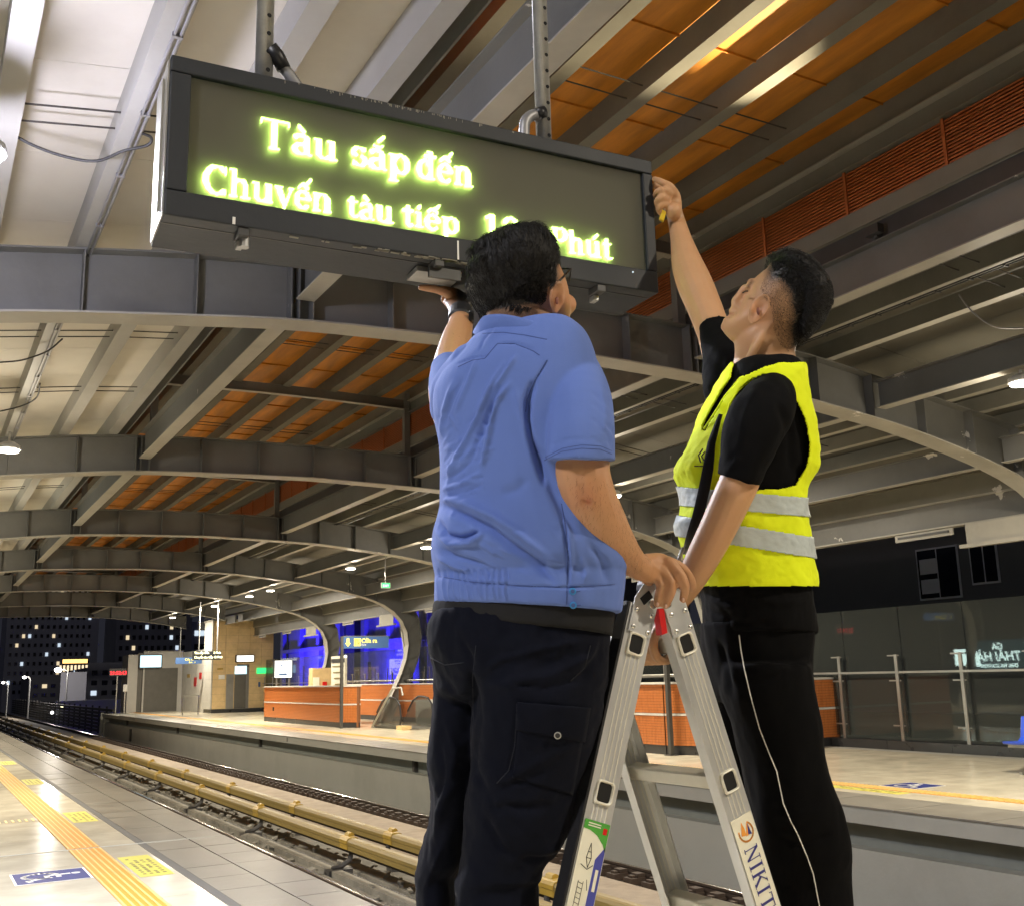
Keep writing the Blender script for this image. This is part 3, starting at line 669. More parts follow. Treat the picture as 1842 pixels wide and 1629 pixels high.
for k, (x, y) in enumerate(ASSUMED_UPL):  # assumed fixtures for the upward spots, none is seen on the beam
    t = thing('assumed_uplight', 'small assumed lamp pointing up on the deep beam under the louvres, %s the nearest arch' % ('before' if k == 0 else 'beyond'), 'lamp', (x, y, 5.65), 'assumed uplights on the lantern beam')
    MB().box(x+.04, x+.13, y-.09, y+.09, 6.03, 6.13).build('housing', M['dark_metal'], t); MB().box(x+.10, x+.235, y-.02, y+.02, 6.0, 6.03).build('arm', M['dark_metal'], t)
# ------------------------------------------------------------------ far platform: stair parapets, signs, glass screen
def mosaic(parent, o, ex, ez, L, H, nrm, tw=.10, thh=.05, near=True, m='orange_tile'):
    # small glazed tiles set in grout: tiles as pieces where they show, else the sheet's own relief
    o, ex, nrm = Vector(o), Vector(ex).normalized(), Vector(nrm).normalized()
    MB().obox(o+ex*L/2+Vector((0, 0, H/2))-nrm*.02, ex*L/2, nrm*.02, (0, 0, H/2)).build('grout_sheet', M['grout'], parent)
    mb = MB(); nx = int(L/tw); nz = int(H/thh)
    for i in range(nx):
        for j in range(nz):
            c = o+ex*(tw*(i+.5)*L/(nx*tw))+Vector((0, 0, thh*(j+.5)*H/(nz*thh)))
            mb.obox(c+nrm*.003, ex*(L/nx/2-.003), nrm*.004, (0, 0, H/nz/2-.003))
    q = mb.build('small_tiles', M[m], parent); q['kind'] = 'stuff'
def parapet(name, label, segs, top=1.38, cat='parapet', tiles=True):
    # segs: list of (x0,y0,x1,y1, outward normal)
    t = thing(name, label, cat, (segs[0][0], segs[0][1], 0), 'orange tiled stair parapets')
    for (x0, y0, x1, y1, nx, ny) in segs:
        a, c = Vector((x0, y0, 0)), Vector((x1, y1, 0)); d = c-a; L = d.length; d.normalize(); nr = Vector((nx, ny, 0)).normalized()
        MB().obox((a+c)/2-nr*.08+Vector((0, 0, top/2)), d*(L/2), nr*.05, (0, 0, top/2-.01)).build('core', M['grout'], t)
        MB().obox((a+c)/2-nr*.03+Vector((0, 0, .085)), d*(L/2), nr*.025, (0, 0, .085)).build('stone_base', M['stone_base'], t)
        mosaic(t, a+Vector((0, 0, .175)), d, None, L, .555, nr); mosaic(t, a+Vector((0, 0, .785)), d, None, L, top-.83, nr)
        MB().obox((a+c)/2+nr*.004+Vector((0, 0, .757)), d*(L/2), nr*.012, (0, 0, .022)).build('pale_strip', M['white_strip'], t)
        MB().obox((a+c)/2-nr*.05+Vector((0, 0, top-.02)), d*(L/2+.02), nr*.085, (0, 0, .02)).build('cap', M['white_strip'], t)
    return t
parapet('stair_parapet', 'long orange tiled parapet with a pale stripe left of the yellow and blue exit sign', [(12.70, 34.75, 12.70, 43.7, -1, 0), (13.08, 34.2, 12.72, 34.73, -.55, -.35), (13.2, 34.2, 13.2, 43.7, 1, 0)])
parapet('stair_parapet', 'orange tiled parapet behind the escalator', [(16.0, 27.0, 16.0, 43.6, -1, 0)], 1.38)
parapet('stair_parapet', 'orange tiled parapet with dark base seen between the two men through the ladder', [(12.96, 17.2, 12.96, 25.5, -1, 0), (13.28, 16.5, 12.97, 17.18, -.6, -.35), (16.92, 16.5, 13.30, 16.5, 0, -1), (16.97, 18.5, 16.95, 16.5, 1, 0)], 1.38)
MB().obox((12.693, 42.4, .5), (.006, 0, 0), (0, .09, 0), (0, 0, .07)).build('inspection_hatch', M['black_hole'], bpy.data.objects['stair_parapet'])
bpy.data.objects['inspection_hatch'].location -= Vector(bpy.data.objects['stair_parapet'].location)*0
# hand rail on the parapet
hr = thing('parapet_rail', 'steel hand rail running along the top of the parapets behind the escalator', 'hand rail', (16.2, 20, 1.5))
for z in (1.5,): MB().tube([(16.2, 16.6, z), (16.2, 43.5, z)], .025, 8).build('rail', M['stainless'], hr)
# escalator with glass balustrades
es = thing('escalator', 'escalator head with brown glass balustrade and steel hand rail beside the orange parapet', 'escalator', (13.4, 31, 0))
def cprof(L, H): return [(0, 0), (L*.95, 0), (L*1.0, H*.35), (L*.97, H*.75), (L*.86, H*.95), (L*.72, H), (L*.55, H), (L*.38, H*.86), (L*.2, H*.5)]
MB().prism([(p[0], p[1]) for p in cprof(2.5, .95)], (13.5, 34.0, 0), (0, -1, 0), (0, 0, 1), (.02, 0, 0)).build('glass_balustrade', M['glass_dark'], es)
MB().prism([(p[0], p[1]) for p in cprof(2.5, .95)], (14.6, 34.0, 0), (0, -1, 0), (0, 0, 1), (.02, 0, 0)).build('glass_balustrade', M['glass_dark'], es)
for x in (13.51, 14.61):
    MB().tube([(x, 34.0-p[0], p[1]+.01) for p in cprof(2.5, .97)[1:]], .03, 8).build('hand_belt', M['black_rubber'], es)
MB().tube([(13.4, 33.6, .05), (13.4, 31.9, 1.28), (13.4, 31.2, 1.28), (13.4, 31.1, 1.05)], .035, 8).build('hand_rail', M['stainless'], es)
MB().box(13.6, 14.6, 31.0, 34.2, .005, .03).build('landing_plate', M['stainless'], es); MB().box(13.35, 13.65, 31.0, 31.5, 0, .13).build('foot_block', M['tan_block'], es)
MB().ball((14.62, 31.15, .22), .05).build('emergency_button', M['sign_yellow'], es)
MB().box(14.9, 15.8, 30.0, 33.5, 0, .85).build('truss_casing', M['kiosk_wall'], es)
# exit sign on its post
def exit_sign(o, ex, label, wd=1.68, post=True):
    t = thing('exit_sign', label, 'sign', tuple(o)); o = Vector(o); ex = Vector(ex).normalized(); ey = Vector((0, 0, 1)); nr = ex.cross(ey)
    MB().obox(o+Vector((0, 0, 1.5)), ex*.045, nr*.045, (0, 0, 1.5)).build('post', M['dark_post'], t)
    MB().obox(o+ex*(wd/2+.02)+Vector((0, 0, 2.80)), ex*wd/2, nr*.04, (0, 0, .2)).build('panel', M['blue_sign'], t)
    MB().obox(o+ex*(wd/2+.02)+Vector((0, 0, 3.01)), ex*wd/2, nr*.045, (0, 0, .01)).build('top_trim', M['stainless'], t)
    q = o+nr*.042
    a = MB(); a.prism([(.16, 2.86), (.24, 2.86), (.24, 2.78), (.30, 2.78), (.20, 2.66), (.10, 2.78), (.16, 2.78)], q, ex, ey, nr*.004); a.prism([(.16, 2.86), (.24, 2.86), (.24, 2.94), (.16, 2.94)], q, ex, ey, nr*.004); 
    a.build('arrow', M['sign_yellow'], t)
    MB().prism([(.42, 2.68), (.66, 2.68), (.66, 2.93), (.42, 2.93)], q, ex, ey, nr*.004).build('pictogram', M['sign_yellow'], t)
    a = MB(); strokes(a, q+nr*.005, ex, ey, [[(.46, 2.72), (.46, 2.86), (.52, 2.9), (.56, 2.86), (.56, 2.74), (.62, 2.80)]], .022, .002); a.build('pictogram_line', M['ink_black'], t)
    textobj('Cửa ra', .20, M['sign_yellow'], q+ex*.69+Vector((0, 0, 2.79)), ex, ey, parent=t, weight=.004)
    textobj('Exit', .11, M['white_paint'], q+ex*.69+Vector((0, 0, 2.68)), ex, ey, parent=t)
    return t
exit_sign((12.58, 34.33, 0), (1, 0.02, 0), 'blue exit sign with yellow arrow and lettering on a dark post')
t = thing('sign_post', 'dark square post in front of the orange parapet between the two men', 'post', (12.9, 16.95, 0))
MB().box(12.86, 12.94, 16.91, 16.99, 0, 2.6).build('post', M['dark_post'], t); MB().box(12.8, 13.0, 16.85, 17.05, 0, .015).build('base_plate', M['dark_post'], t)
# slanted glass screen along the back of the platform
ky0 = 6.0
kb = thing('screen_kerb', 'dark stone kerb under the slanted glass screen', 'kerb', (16.6, ky0, 0))
y = ky0
while y < 64:
    if not 16 < y < 26: MB().box(16.62, 16.95, y, min(y+1.494, 16.44) if y < 16.4 else y+1.494, 0, .17).build('kerb_stone', M['stone_base'], kb)
    y += 1.5
gs = thing('glass_screen', 'tall slanted glass screen with steel posts behind the far platform', 'glass screen', (16.8, ky0, .17))
xg = lambda z: 16.85
y = 5.75; k = 0
while y < 62:
    if y > 27 and k % 2 and False: pass
    if y < 62:
        x0, x1 = xg(.2), xg(2.72)
        for (za, zb) in ((.22, 1.44), (1.46, 2.72)):
            MB().add([(xg(za), y+.01, za), (xg(za), y+1.47, za), (xg(zb), y+1.47, zb), (xg(zb), y+.01, zb), (xg(za)+.012, y+.01, za), (xg(za)+.012, y+1.47, za), (xg(zb)+.012, y+1.47, zb), (xg(zb)+.012, y+.01, zb)],
                 [(0, 3, 2, 1), (4, 5, 6, 7), (0, 1, 5, 4), (1, 2, 6, 5), (2, 3, 7, 6), (3, 0, 4, 7)]).build('pane', M['glass'], gs)
        MB().beam((xg(.17)-.12, y+.05, .17), (xg(1.82)-.12, y+.05, 1.80), .07, .03, (1, 0, 0)).build('post', M['stainless'], gs)
        for z in (.45, 1.30, 1.78):
            MB().beam((xg(z)-.11, y-.02, z), (xg(z)-.11, y+.26, z), .025, .025).build('clamp_arm', M['stainless'], gs)
    y += 1.48; k += 1
MB().box(xg(1.45)-.16, xg(1.45)-.10, 5.75, 62, 1.44, 1.48).build('hand_rail', M['stainless'], gs)
# blue seats
def seat(x, y, rz, label, n=3):
    t = thing('seat_row', label, 'seat', (x, y, 0)); c, s = math.cos(rz), math.sin(rz)
    def T(p): return (x+p[0]*c-p[1]*s, y+p[0]*s+p[1]*c, p[2])
    for k in range(n):
        o = .52*k; pr = [(-.22, .42), (-.24, .46), (.12, .45), (.19, .50), (.26, .80), (.285, .80), (.225, .47), (.15, .415)]
        mb = MB(); ex = Vector((c, s, 0)); ey = Vector((0, 0, 1)); ez = Vector((-s, c, 0))*.46
        mb.prism(pr, T((0, o, 0)), ex, ey, ez); mb.build('shell', M['blue_seat'], t, bev=.015)
    MB().beam(T((0, -.05, .38)), T((0, .52*n, .38)), .06, .04).build('beam', M['stainless'], t)
    for o in (.2, .52*n-.3):
        MB().beam(T((0, o, 0.03)), T((0, o, .38)), .05, .05, (1, 0, 0)).build('leg', M['stainless'], t); MB().beam(T((-.22, o, .02)), T((.25, o, .02)), .05, .035).build('foot', M['stainless'], t)
    return t
seat(14.33, 9.06, 0.0, 'row of blue moulded seats on steel legs at the right edge', 3)
seat(14.6, 47.0, 0.0, 'small blue seats beside the tan lift tower', 2)
# tan lift tower, kiosk block, boards and displays
lt = thing('lift_tower', 'tall tan block-clad lift tower with steel doors at the end of the far platform', 'lift tower', (15.4, 58.0, 0))
MB().box(14.0, 17.25, 57.92, 59.7, 0, 4.78).build('core', M['kiosk_dark'], lt)
r = random.Random(11)
for j in range(12):
    for i in range(5):
        z0 = .2+j*.385; x0 = 14.0+i*.65
        if z0 < 2.4 and 14.66 < x0 < 15.9: continue
        MB().box(x0+.004, x0+.645, 57.86+r.uniform(-.004, .004), 57.915, z0, z0+.379).build('block', M['tan_block'], lt)
for j in range(12):
    for i in range(2):
        MB().box(13.93, 13.995, 57.9+i*.9, 57.9+i*.9+.892, .2+j*.385, .2+j*.385+.379).build('block', M['tan_block'] if j < 0 else M['kiosk_wall'], lt)
MB().box(13.95, 17.28, 57.8, 57.9, 0, .18).build('plinth', M['stone_base'], lt)
MB().box(13.9, 17.3, 57.84, 59.8, 4.82, 4.90).build('coping', M['steel_lit_tone'], lt)
MB().box(14.7, 16.0, 57.88, 57.91, .18, 2.35).build('door_surround', M['stainless'], lt)
for x in (14.72, 15.16): MB().box(x, x+(.40 if x < 15 else .62), 57.85, 57.875, .2, 2.0).build('door', M['kiosk_dark'] if x > 15 else M['stainless'], lt)
MB().box(15.17, 15.8, 57.84, 57.87, 2.0, 2.42).build('glass_transom', M['screen_glow'], lt)
d = MB().box(15.16, 16.15, 57.62, 57.84, 2.62, 3.0).build('lit_sign', M['dark_metal'], lt); MB().box(15.2, 16.1, 57.60, 57.619, 2.66, 2.96).build('light_panel', M['white_glow'], d)
textobj('THANG MÁY', .14, M['ink_black'], (15.24, 57.595, 2.75), (1, 0, 0), (0, 0, 1), parent=lt, name='sign_lettering')
for (x, z, w_, h_, m) in ((14.22, 2.25, .3, .08, 'third_cap'), (14.3, 1.75, .32, .22, 'white_paint'), (16.35, 2.0, .5, .3, 'exit_green'), (16.45, 1.3, .1, .25, 'blue_sign')):
    MB().box(x, x+w_, 57.80, 57.85, z, z+h_).build('notice', M[m], lt)
kk = thing('service_kiosk', 'grey service kiosk with a lit screen left of the tan lift tower', 'kiosk', (11.0, 63, 0))
b = MB(); b.box(11.9, 14.2, 66.05, 68, 0, 3.45); b.build('wall', M['kiosk_wall'], kk)
MB().box(12.0, 13.9, 66.02, 66.045, 0, 2.5).build('shutter', M['kiosk_dark'], kk); MB().box(11.05, 11.6, 66.05, 68, 0, 3.3).build('wing_wall', M['kiosk_wall'], kk); MB().box(11.62, 11.88, 66.15, 68, 0, 3.4).build('recess_wall', M['kiosk_dark'], kk)
MB().box(14.15, 14.2, 59.9, 66, 0, 3.4).build('side_wall', M['white_strip'], kk)
for (y, z, a, h_) in ((61.0, 1.8, .55, .35), (62.2, 1.4, .6, .5), (63.9, 1.9, .7, .2)): MB().box(14.13, 14.148, y, y+a, z, z+h_).build('notice', M['red_plastic'] if h_ > .3 else M['third_cap'], kk)
d = MB().box(11.62, 12.93, 65.8, 65.98, 2.5, 3.3).build('screen_case', M['dark_metal'], kk); MB().box(11.68, 12.87, 65.78, 65.799, 2.56, 3.24).build('lit_screen', M['screen_glow'], d)
MB().box(11.9, 14.2, 66.0, 68, 3.46, 3.5).build('roof', M['steel_lit_tone'], kk)
for k, (x, z) in enumerate(((11.3, 1.6), (11.28, 2.7), (13.0, 2.4))): pass
bs = thing('direction_sign', 'small blue hanging direction sign with yellow lettering by the lift tower', 'sign', (13.3, 60, 2.8))
MB().box(12.49, 13.9, 60.0, 60.06, 2.62, 2.96).build('panel', M['blue_sign'], bs); textobj('Cửa ra', .16, M['sign_yellow'], (12.98, 59.99, 2.80), (1, 0, 0), (0, 0, 1), parent=bs); textobj('Exit  →', .12, M['sign_yellow'], (13.2, 59.99, 2.66), (1, 0, 0), (0, 0, 1), parent=bs)
for x in (12.7, 13.7): MB().box(x, x+.03, 60.02, 60.05, 2.96, 4.6).build('hanger', M['dark_post'], bs)
tf = thing('ticket_fence', 'low steel barrier rail by the service kiosk', 'barrier', (12.6, 57, 0))
MB().tube([(12.3, 57, 0), (12.3, 57, .95), (13.1, 57, .95), (13.1, 57, 0)], .03, 6).build('frame', M['stainless'], tf)
hd = thing('hanging_display', 'small double line LED display hanging on two rods far down the platform', 'display', (12.0, 50, 2.85))
hA, hB = onp(347, 1186, 1, 50), onp(398, 1170, 1, 50)
MB().box(hA.x, hB.x, 50.0, 50.12, hA.z, hB.z).build('case', M['sign_frame'], hd)
for z, s_ in ((hA.z+.27, 'Tàu sắp đến      2 Phút'), (hA.z+.07, 'Chuyến tàu tiếp 12 Phút')):
    textobj(s_, .135, M['led_yellow'], (hA.x+.05, 49.99, z), (1, 0, 0), (0, 0, 1), parent=hd, space=.95, weight=.004)
for u_ in (358, 391): q_ = onp(u_, 1170, 1, 50); MB().tube([(q_.x, 50.06, hB.z), (q_.x, 50.06, 5.25)], .03, 6).build('hanger', M['galv'], hd)
ck = thing('platform_clock', 'red LED clock at the far end of the platform', 'clock', (11.7, 66, 2.2))
MB().box(10.02, 10.95, 66.0, 66.1, 2.1, 2.52).build('case', M['dark_metal'], ck); textobj('21:52:13', .27, M['clock_red'], (10.06, 65.99, 2.18), (1, 0, 0), (0, 0, 1), parent=ck, weight=.006); MB().box(10.45, 10.5, 66.02, 66.08, 0, 2.1).build('post', M['stainless'], ck)
bm = thing('monitor_post', 'small white box on a steel post at the platform end', 'box', (10.9, 65.5, 0)); MB().box(10.75, 10.98, 65.5, 65.7, 1.2, 1.6).build('case', M['white_paint'], bm); MB().box(10.84, 10.9, 65.55, 65.65, 0, 1.2).build('post', M['stainless'], bm)
xs_ = thing('green_exit_sign', 'small green running-man exit sign hanging from a rod', 'sign', (12.5, 30.3, 4.4))
MB().box(12.36, 12.66, 30.3, 30.34, 4.29, 4.46).build('case', M['lamp_body'], xs_); MB().box(12.38, 12.64, 30.292, 30.299, 4.305, 4.445).build('lit_panel', M['exit_green'], xs_); textobj('EXIT', .10, M['white_glow'], (12.40, 30.288, 4.33), (1, 0, 0), (0, 0, 1), parent=xs_)
MB().tube([(12.5, 30.32, 4.46), (12.5, 30.32, 5.3)], .012, 6).build('rod', M['galv'], xs_)
ab = thing('advert_board', 'bright white lit poster board behind the orange parapet', 'advert', (16, 46, 0))
aA, aB = onp(493, 1219, 1, 46), onp(526, 1186, 1, 46)
MB().box(aA.x, aB.x, 46.0, 46.15, aA.z, aB.z).build('case', M['sign_frame'], ab)
MB().box(aA.x+.03, aB.x-.03, 45.98, 45.999, aA.z+.03, aB.z-.03).build('lit_panel', M['white_glow'], ab)
w_ = (aB.x-aA.x)
for (a_, z, ww, h_) in ((.3, .62, .35, .05), (.32, .5, .15, .06), (.25, .30, .5, .02), (.25, .12, .45, .09)): MB().box(aA.x+w_*a_, aA.x+w_*(a_+ww), 45.97, 45.979, aA.z+z, aA.z+z+h_).build('print_block', M['blue_sign'], ab)
for x_ in (aA.x+.1, aB.x-.15): MB().box(x_, x_+.05, 46.02, 46.1, 0, aA.z).build('leg', M['stainless'], ab)
ib = thing('info_board', 'tall white timetable board with a lamp behind the parapet', 'notice board', (14.0, 38.6, 0))
MB().box(14.0, 14.08, 37.85, 39.35, .6, 2.45).build('panel', M['sticker'], ib); MB().box(13.985, 13.999, 37.9, 39.3, 2.2, 2.35).build('header', M['ink_black'], ib); MB().box(14.02, 14.06, 37.95, 38.05, 0, .6).build('leg', M['stainless'], ib); MB().box(14.02, 14.06, 39.15, 39.25, 0, .6).build('leg', M['stainless'], ib)
for k in range(6): MB().box(13.985, 13.999, 38.0, 39.2-.1*k, 2.05-.22*k, 2.09-.22*k).build('printed_line', M['decal_ink'], ib)
MB().ball((14.0, 37.8, 2.42), .05).build('lamp_bulb', M['white_glow'], ib)
ph = thing('equipment_box', 'grey equipment cabinet behind the far end of the orange parapet', 'cabinet', (15.2, 45.5, 0)); MB().box(15.3, 16.5, 45.4, 45.9, 0, 2.1).build('case', M['tan_block'], ph); MB().box(15.32, 15.6, 45.36, 45.39, .7, 1.7).build('white_door', M['sticker'], ph); MB().box(15.75, 15.95, 45.36, 45.39, 1.2, 1.5).build('extinguisher_mark', M['red_plastic'], ph)
# low gates behind the screen
for k in range(7):
    y = 32+1.75*k; mb = MB(); mb.tube([(16.35, y, 1.40), (16.35, y, 1.95), (16.35, y+.45, 1.95), (16.35, y+.45, 1.40)], .02, 6)
    tag(mb.build('hoop_rail', M['dark_post']), 'thin dark hoop rail behind the parapet, %s from the right in its row' % on2[k], 'hoop rail', 'hoop rails behind the parapet')
# ------------------------------------------------------------------ the near platform's own lit boards (seen mirrored in the glass)
nb = thing('station_name_board', 'lit dark teal station name board on the near platform wall', 'sign', (-3.4, 25.2, 2.4))
MB().box(-3.45, -3.32, 26.25, 28.75, 1.3, 2.45).build('case', M['ad_blue'], nb)
for (s_, sz, y, z) in (('GA', .34, 27.2, 2.10), ('THÁI HÀ', .50, 26.45, 1.66), ('THAI HA STATION', .20, 26.6, 1.40)):
    textobj(s_, sz, M['ad_white'], (-3.315, y, z), (0, 1, 0), (0, 0, 1), parent=nb, weight=.008, shear=.1)
MB().prism([(0, 0), (.25, 0), (.45, .8), (.2, .8)], (-3.318, 28.25, 1.45), (0, 1, 0), (0, 0, 1), (.004, 0, 0)).build('arrow_mark', M['ad_white'], nb)
for k, (y0, y1, z0, z1) in enumerate(((28.95, 29.45, 1.5, 2.15), (25.7, 26.15, 1.45, 2.35))):
    tag(MB().box(-3.4, -3.3, y0, y1, z0, z1).build('lit_poster', M['ad_white']), 'pale lit poster on the near platform wall, %s the station name board' % ('beyond' if k == 0 else 'before'), 'poster')
exit2 = thing('exit_sign', 'blue exit sign hanging over the near platform, seen only mirrored in the glass', 'sign', (-.3, 27.6, 3.3))
MB().box(-1.2, .5, 27.6, 27.66, 3.2, 3.5).build('panel', M['blue_sign'], exit2); textobj('↓   Cửa ra', .22, M['sign_yellow'], (-1.1, 27.59, 3.27), (1, 0, 0), (0, 0, 1), parent=exit2)
for x in (-1.0, .3): MB().box(x, x+.03, 27.6, 27.64, 3.5, 5.6).build('hanger', M['dark_post'], exit2)
ck2 = thing('platform_clock', 'red LED clock over the near platform, seen only mirrored in the glass', 'clock', (-1, 33, 3.1))
MB().box(-1.5, -.5, 33, 33.1, 2.9, 3.35).build('case', M['dark_metal'], ck2); textobj('21:54:13', .27, M['clock_red'], (-1.45, 32.99, 3.0), (1, 0, 0), (0, 0, 1), parent=ck2, weight=.006); MB().box(-1.02, -.98, 33, 33.06, 3.35, 5.6).build('hanger', M['dark_post'], ck2)
# ------------------------------------------------------------------ the town behind
def block(name, label, x0, x1, y, z1, m, wins, cat='building', d=12, z0=-9, dim=None, seed=1, lit=.12, sz=(1.5, 1.7), pitch=(2.8, 3.1), zbase=0, face='y', inset=.25):
    t = thing(name, label, cat, ((x0+x1)/2, y, z0)); r = random.Random(seed)
    if face == 'y': MB().box(x0, x1, y, y+d, z0, z1).build('wall', m, t)
    else: MB().box(y, y+d, x0, x1, z0, z1).build('wall', m, t)
    cache = {}
    nx = int((x1-x0-.6)/pitch[0]); z = zbase
    while z < z1-sz[1]-.5:
        for i in range(nx):
            x = x0+.6+i*pitch[0]
            key = 'night_window'
            q = r.random()
            if q < lit: key = r.choice(['win_warm', 'win_cool', 'win_cool', 'win_warm'])
            if key not in cache:
                b = MB()
                if face == 'y': b.box(x, x+sz[0], y-.06, y-.01, z, z+sz[1])
                else: b.box(y-.06, y-.01, x, x+sz[0], z, z+sz[1])
                w_ = b.build('window', M[key], t); cache[key] = (w_, x, z)
            else:
                w_, px_, pz_ = cache[key]
                sib(w_, (x-px_) if face == 'y' else 0, 0 if face == 'y' else (x-px_), z-pz_)
        z += pitch[1]
    return t
block('apartment_tower', 'dark apartment tower with scattered lit windows beyond the tracks', 13.5, 28.2, 200, 23, M['facade_pale'], None, lit=.13, seed=5, sz=(.42, .6), pitch=(.95, 1.55), zbase=.5)
block('apartment_tower', 'darker apartment slab at the left edge beyond the tracks', -2, 12.8, 215, 22, M['facade_pale'], None, lit=.05, seed=8, sz=(.6, .8), pitch=(1.1, 1.6), zbase=0)
block('apartment_block', 'low dark block beside the lit apartment tower', 28.8, 41, 185, 15, M['facade'], None, lit=.07, seed=9, sz=(.5, .7), pitch=(1.0, 1.7), zbase=2)
block('apartment_block', 'dark block with a pale balcony band above the service kiosk', 36, 50, 190, 12, M['facade_pale'], None, lit=.04, seed=12, sz=(2.2, .9), pitch=(3.0, 2.3), zbase=5)
block('shop_house', 'narrow dark house below the lit apartment tower', 20, 26, 150, 4.5, M['facade'], None, lit=.10, seed=15, sz=(.7, .6), pitch=(1.3, 1.3), zbase=-1)
block('shop_house', 'low dark house with a lit ground floor beside the tracks', 14, 18.5, 160, 3.0, M['facade'], None, lit=.15, seed=17, sz=(.6, .5), pitch=(1.1, 1.2), zbase=-1)
block('apartment_block', 'dark town block seen through the glass behind the far platform', -10, 22, 34, 13, M['facade_pale'], None, lit=0, seed=21, face='x', sz=(2.0, 2.2), pitch=(4.2, 3.6), zbase=2.6, d=8)
ws = thing('window_group', 'pair of tall dim windows with white frames in the dark house at the right', 'window', (29.9, 23.6, 3.6))
MB().box(29.6, 40, 20, 34, -9, 9).build('house_wall', M['facade_dark'], ws)
for k, (y0, y1, z0, z1) in enumerate(((23.05, 24.6, 3.75, 5.35), (21.6, 22.5, 4.1, 5.35))):
    f = MB(); f.box(29.56, 29.6, y0-.06, y1+.06, z0-.06, z1+.06); f = f.build('frame', M['facade_pale'], ws)
    MB().box(29.54, 29.56, y0, (y0+y1)/2-.03, z0, z1).build('pane', M['night_window'], f); MB().box(29.54, 29.56, (y0+y1)/2+.03, y1, z0, z1).build('pane', M['night_window'], f)
    if k == 0: MB().box(29.53, 29.54, y0+.75, y1-.08, z0+.15, z0+.62).build('curtain', M['facade_pale'], f); MB().box(29.53, 29.54, y0+.75, y1-.08, z0+.8, z0+1.3).build('curtain', M['facade_pale'], f)
ws['category'] = 'house'; ws.name = 'dark_house'; ws['label'] = 'dark house with tall dim windows above the glass screen at the right'
# blue floodlit building
bb_ = thing('floodlit_building', 'building with columns washed in deep blue light behind the exit sign', 'building', (25, 62, 0))
MB().box(25, 32, 67.5, 80, -9, 10).build('wall', M['blue_wall'], bb_); MB().box(25, 32, 54.5, 64, -9, 10).build('wall', M['blue_wall'], bb_); MB().box(25.6, 32, 64.01, 67.49, -9, 10).build('recess_wall', M['facade_dark'], bb_); MB().box(25, 32, 40, 54.4, -9, 9).build('dark_wing', M['facade_dark'], bb_)
for k in range(7): MB().box(24.7, 24.99, 55+(4.2*k if k < 3 else 4.2*k+.2), 55.6+(4.2*k if k < 3 else 4.2*k+.2), -3, 8).build('pilaster', M['blue_wall'], bb_)
for z in (3.6, 6.4): MB().box(24.6, 24.99, 67.5, 80, z, z+.25).build('cornice', M['blue_wall'], bb_); MB().box(24.6, 24.99, 54.5, 64, z, z+.25).build('cornice', M['blue_wall'], bb_)
for k in range(5): 
    f = MB().box(24.95, 24.99, 50+6.5*k, 51.4+6.5*k, .3, 2.6).build('window', M['night_window'], bb_)
for (y, p) in ((58, 800), (72, 1500)):  # lamps assumed from the blue wash on the wall, not seen themselves
    area('assumed_blue_floodlight', (22.6, y, .35), .5, p, (.035, .02, 1.0), (.62, 0, .7))
    t = thing('assumed_floodlight', 'assumed blue lamp at the foot of the blue washed building, at about %d metres' % y, 'lamp', (22.9, y, 0), 'assumed blue floodlights'); t['label'] = 'assumed blue lamp at the foot of the blue washed building, the %s one' % {58: 'nearer', 72: 'farther'}[y]
    MB().box(22.5, 22.7, y-.3, y+.3, .08, .28).build('housing', M['dark_metal'], t); MB().box(22.58, 22.62, y-.02, y+.02, 0 if y < 66 else -9, .08).build('stand', M['dark_metal'], t)
for (u, v, yy_, s_) in ((682, 1162, 60, .12), (1070/1.0*0+626, 1212, 62, .10)): pass
def street_lamp(x, y, z, label, s=1.0):
    t = thing('street_lamp', label, 'street lamp', (x, y, -4), 'street lamps beyond the platform end')
    MB().tube([(x+.4*s, y, -9), (x+.4*s, y, z-.2), (x+.25*s, y, z), (x, y, z+.05)], .07, 6).build('pole', M['galv'], t); MB().ball((x-.1, y, z), .18*s, 8, 6, (1, 1, .7)).build('lamp_head', M['street_glow'], t)
point('street_lamp_light', (12.0, 109.5, 4.5), 2600, (1, .93, .85), .3)
street_lamp(12.2, 110, 3.1, 'brightest street lamp, beneath the lit apartment tower', 1.9)
street_lamp(9.5, 112, 2.5, 'middle street lamp left of the brightest one'); street_lamp(7.7, 112, 2.05, 'leftmost small street lamp near the left edge', .8)
ss = thing('shop_sign', 'glowing orange and white rooftop sign below the apartment tower', 'sign', (14.8, 120, 3))
MB().box(13.6, 16.0, 120, 120.2, 3.9, 4.3).build('upper_band', M['shop_orange'], ss)
for k in range(8): MB().box(13.3+.36*k, 13.5+.36*k, 119.9, 120.0, 3.0+.06*k, 3.7).build('letter_box', M['win_warm'], ss)
MB().box(13.5, 16, 120, 120.2, -4, 3.0).build('frame', M['facade'], ss)
fw = thing('viaduct_parapet', 'dark slatted viaduct parapet beyond the far platform end', 'parapet', (10.8, 68, -1))
for k in range(7): MB().box(10.6, 10.7, 68, 140, -1.3+.22*k, -1.3+.22*k+.15).build('rail', M['iron'], fw)
for k in range(24): MB().box(10.7, 10.8, 68+3*k, 68.15+3*k, -1.4, .3).build('post', M['iron'], fw)
vg = thing('viaduct_wall', 'low pale viaduct wall lit by the street lamps', 'wall', (13, 100, -1)); MB().box(10.9, 30, 100, 100.4, -3, .35).build('wall', M['facade_pale'], vg)
for k, (x, z, mm) in enumerate(((11.0, -.05, 'led_yellow'), (10.3, -.5, 'white_glow'))):
    t = tag(MB().ball((x, 96, z), .14).build('signal_light', M[mm]), ('small yellow signal light' if k == 0 else 'small white signal light')+' low beyond the track end', 'light')
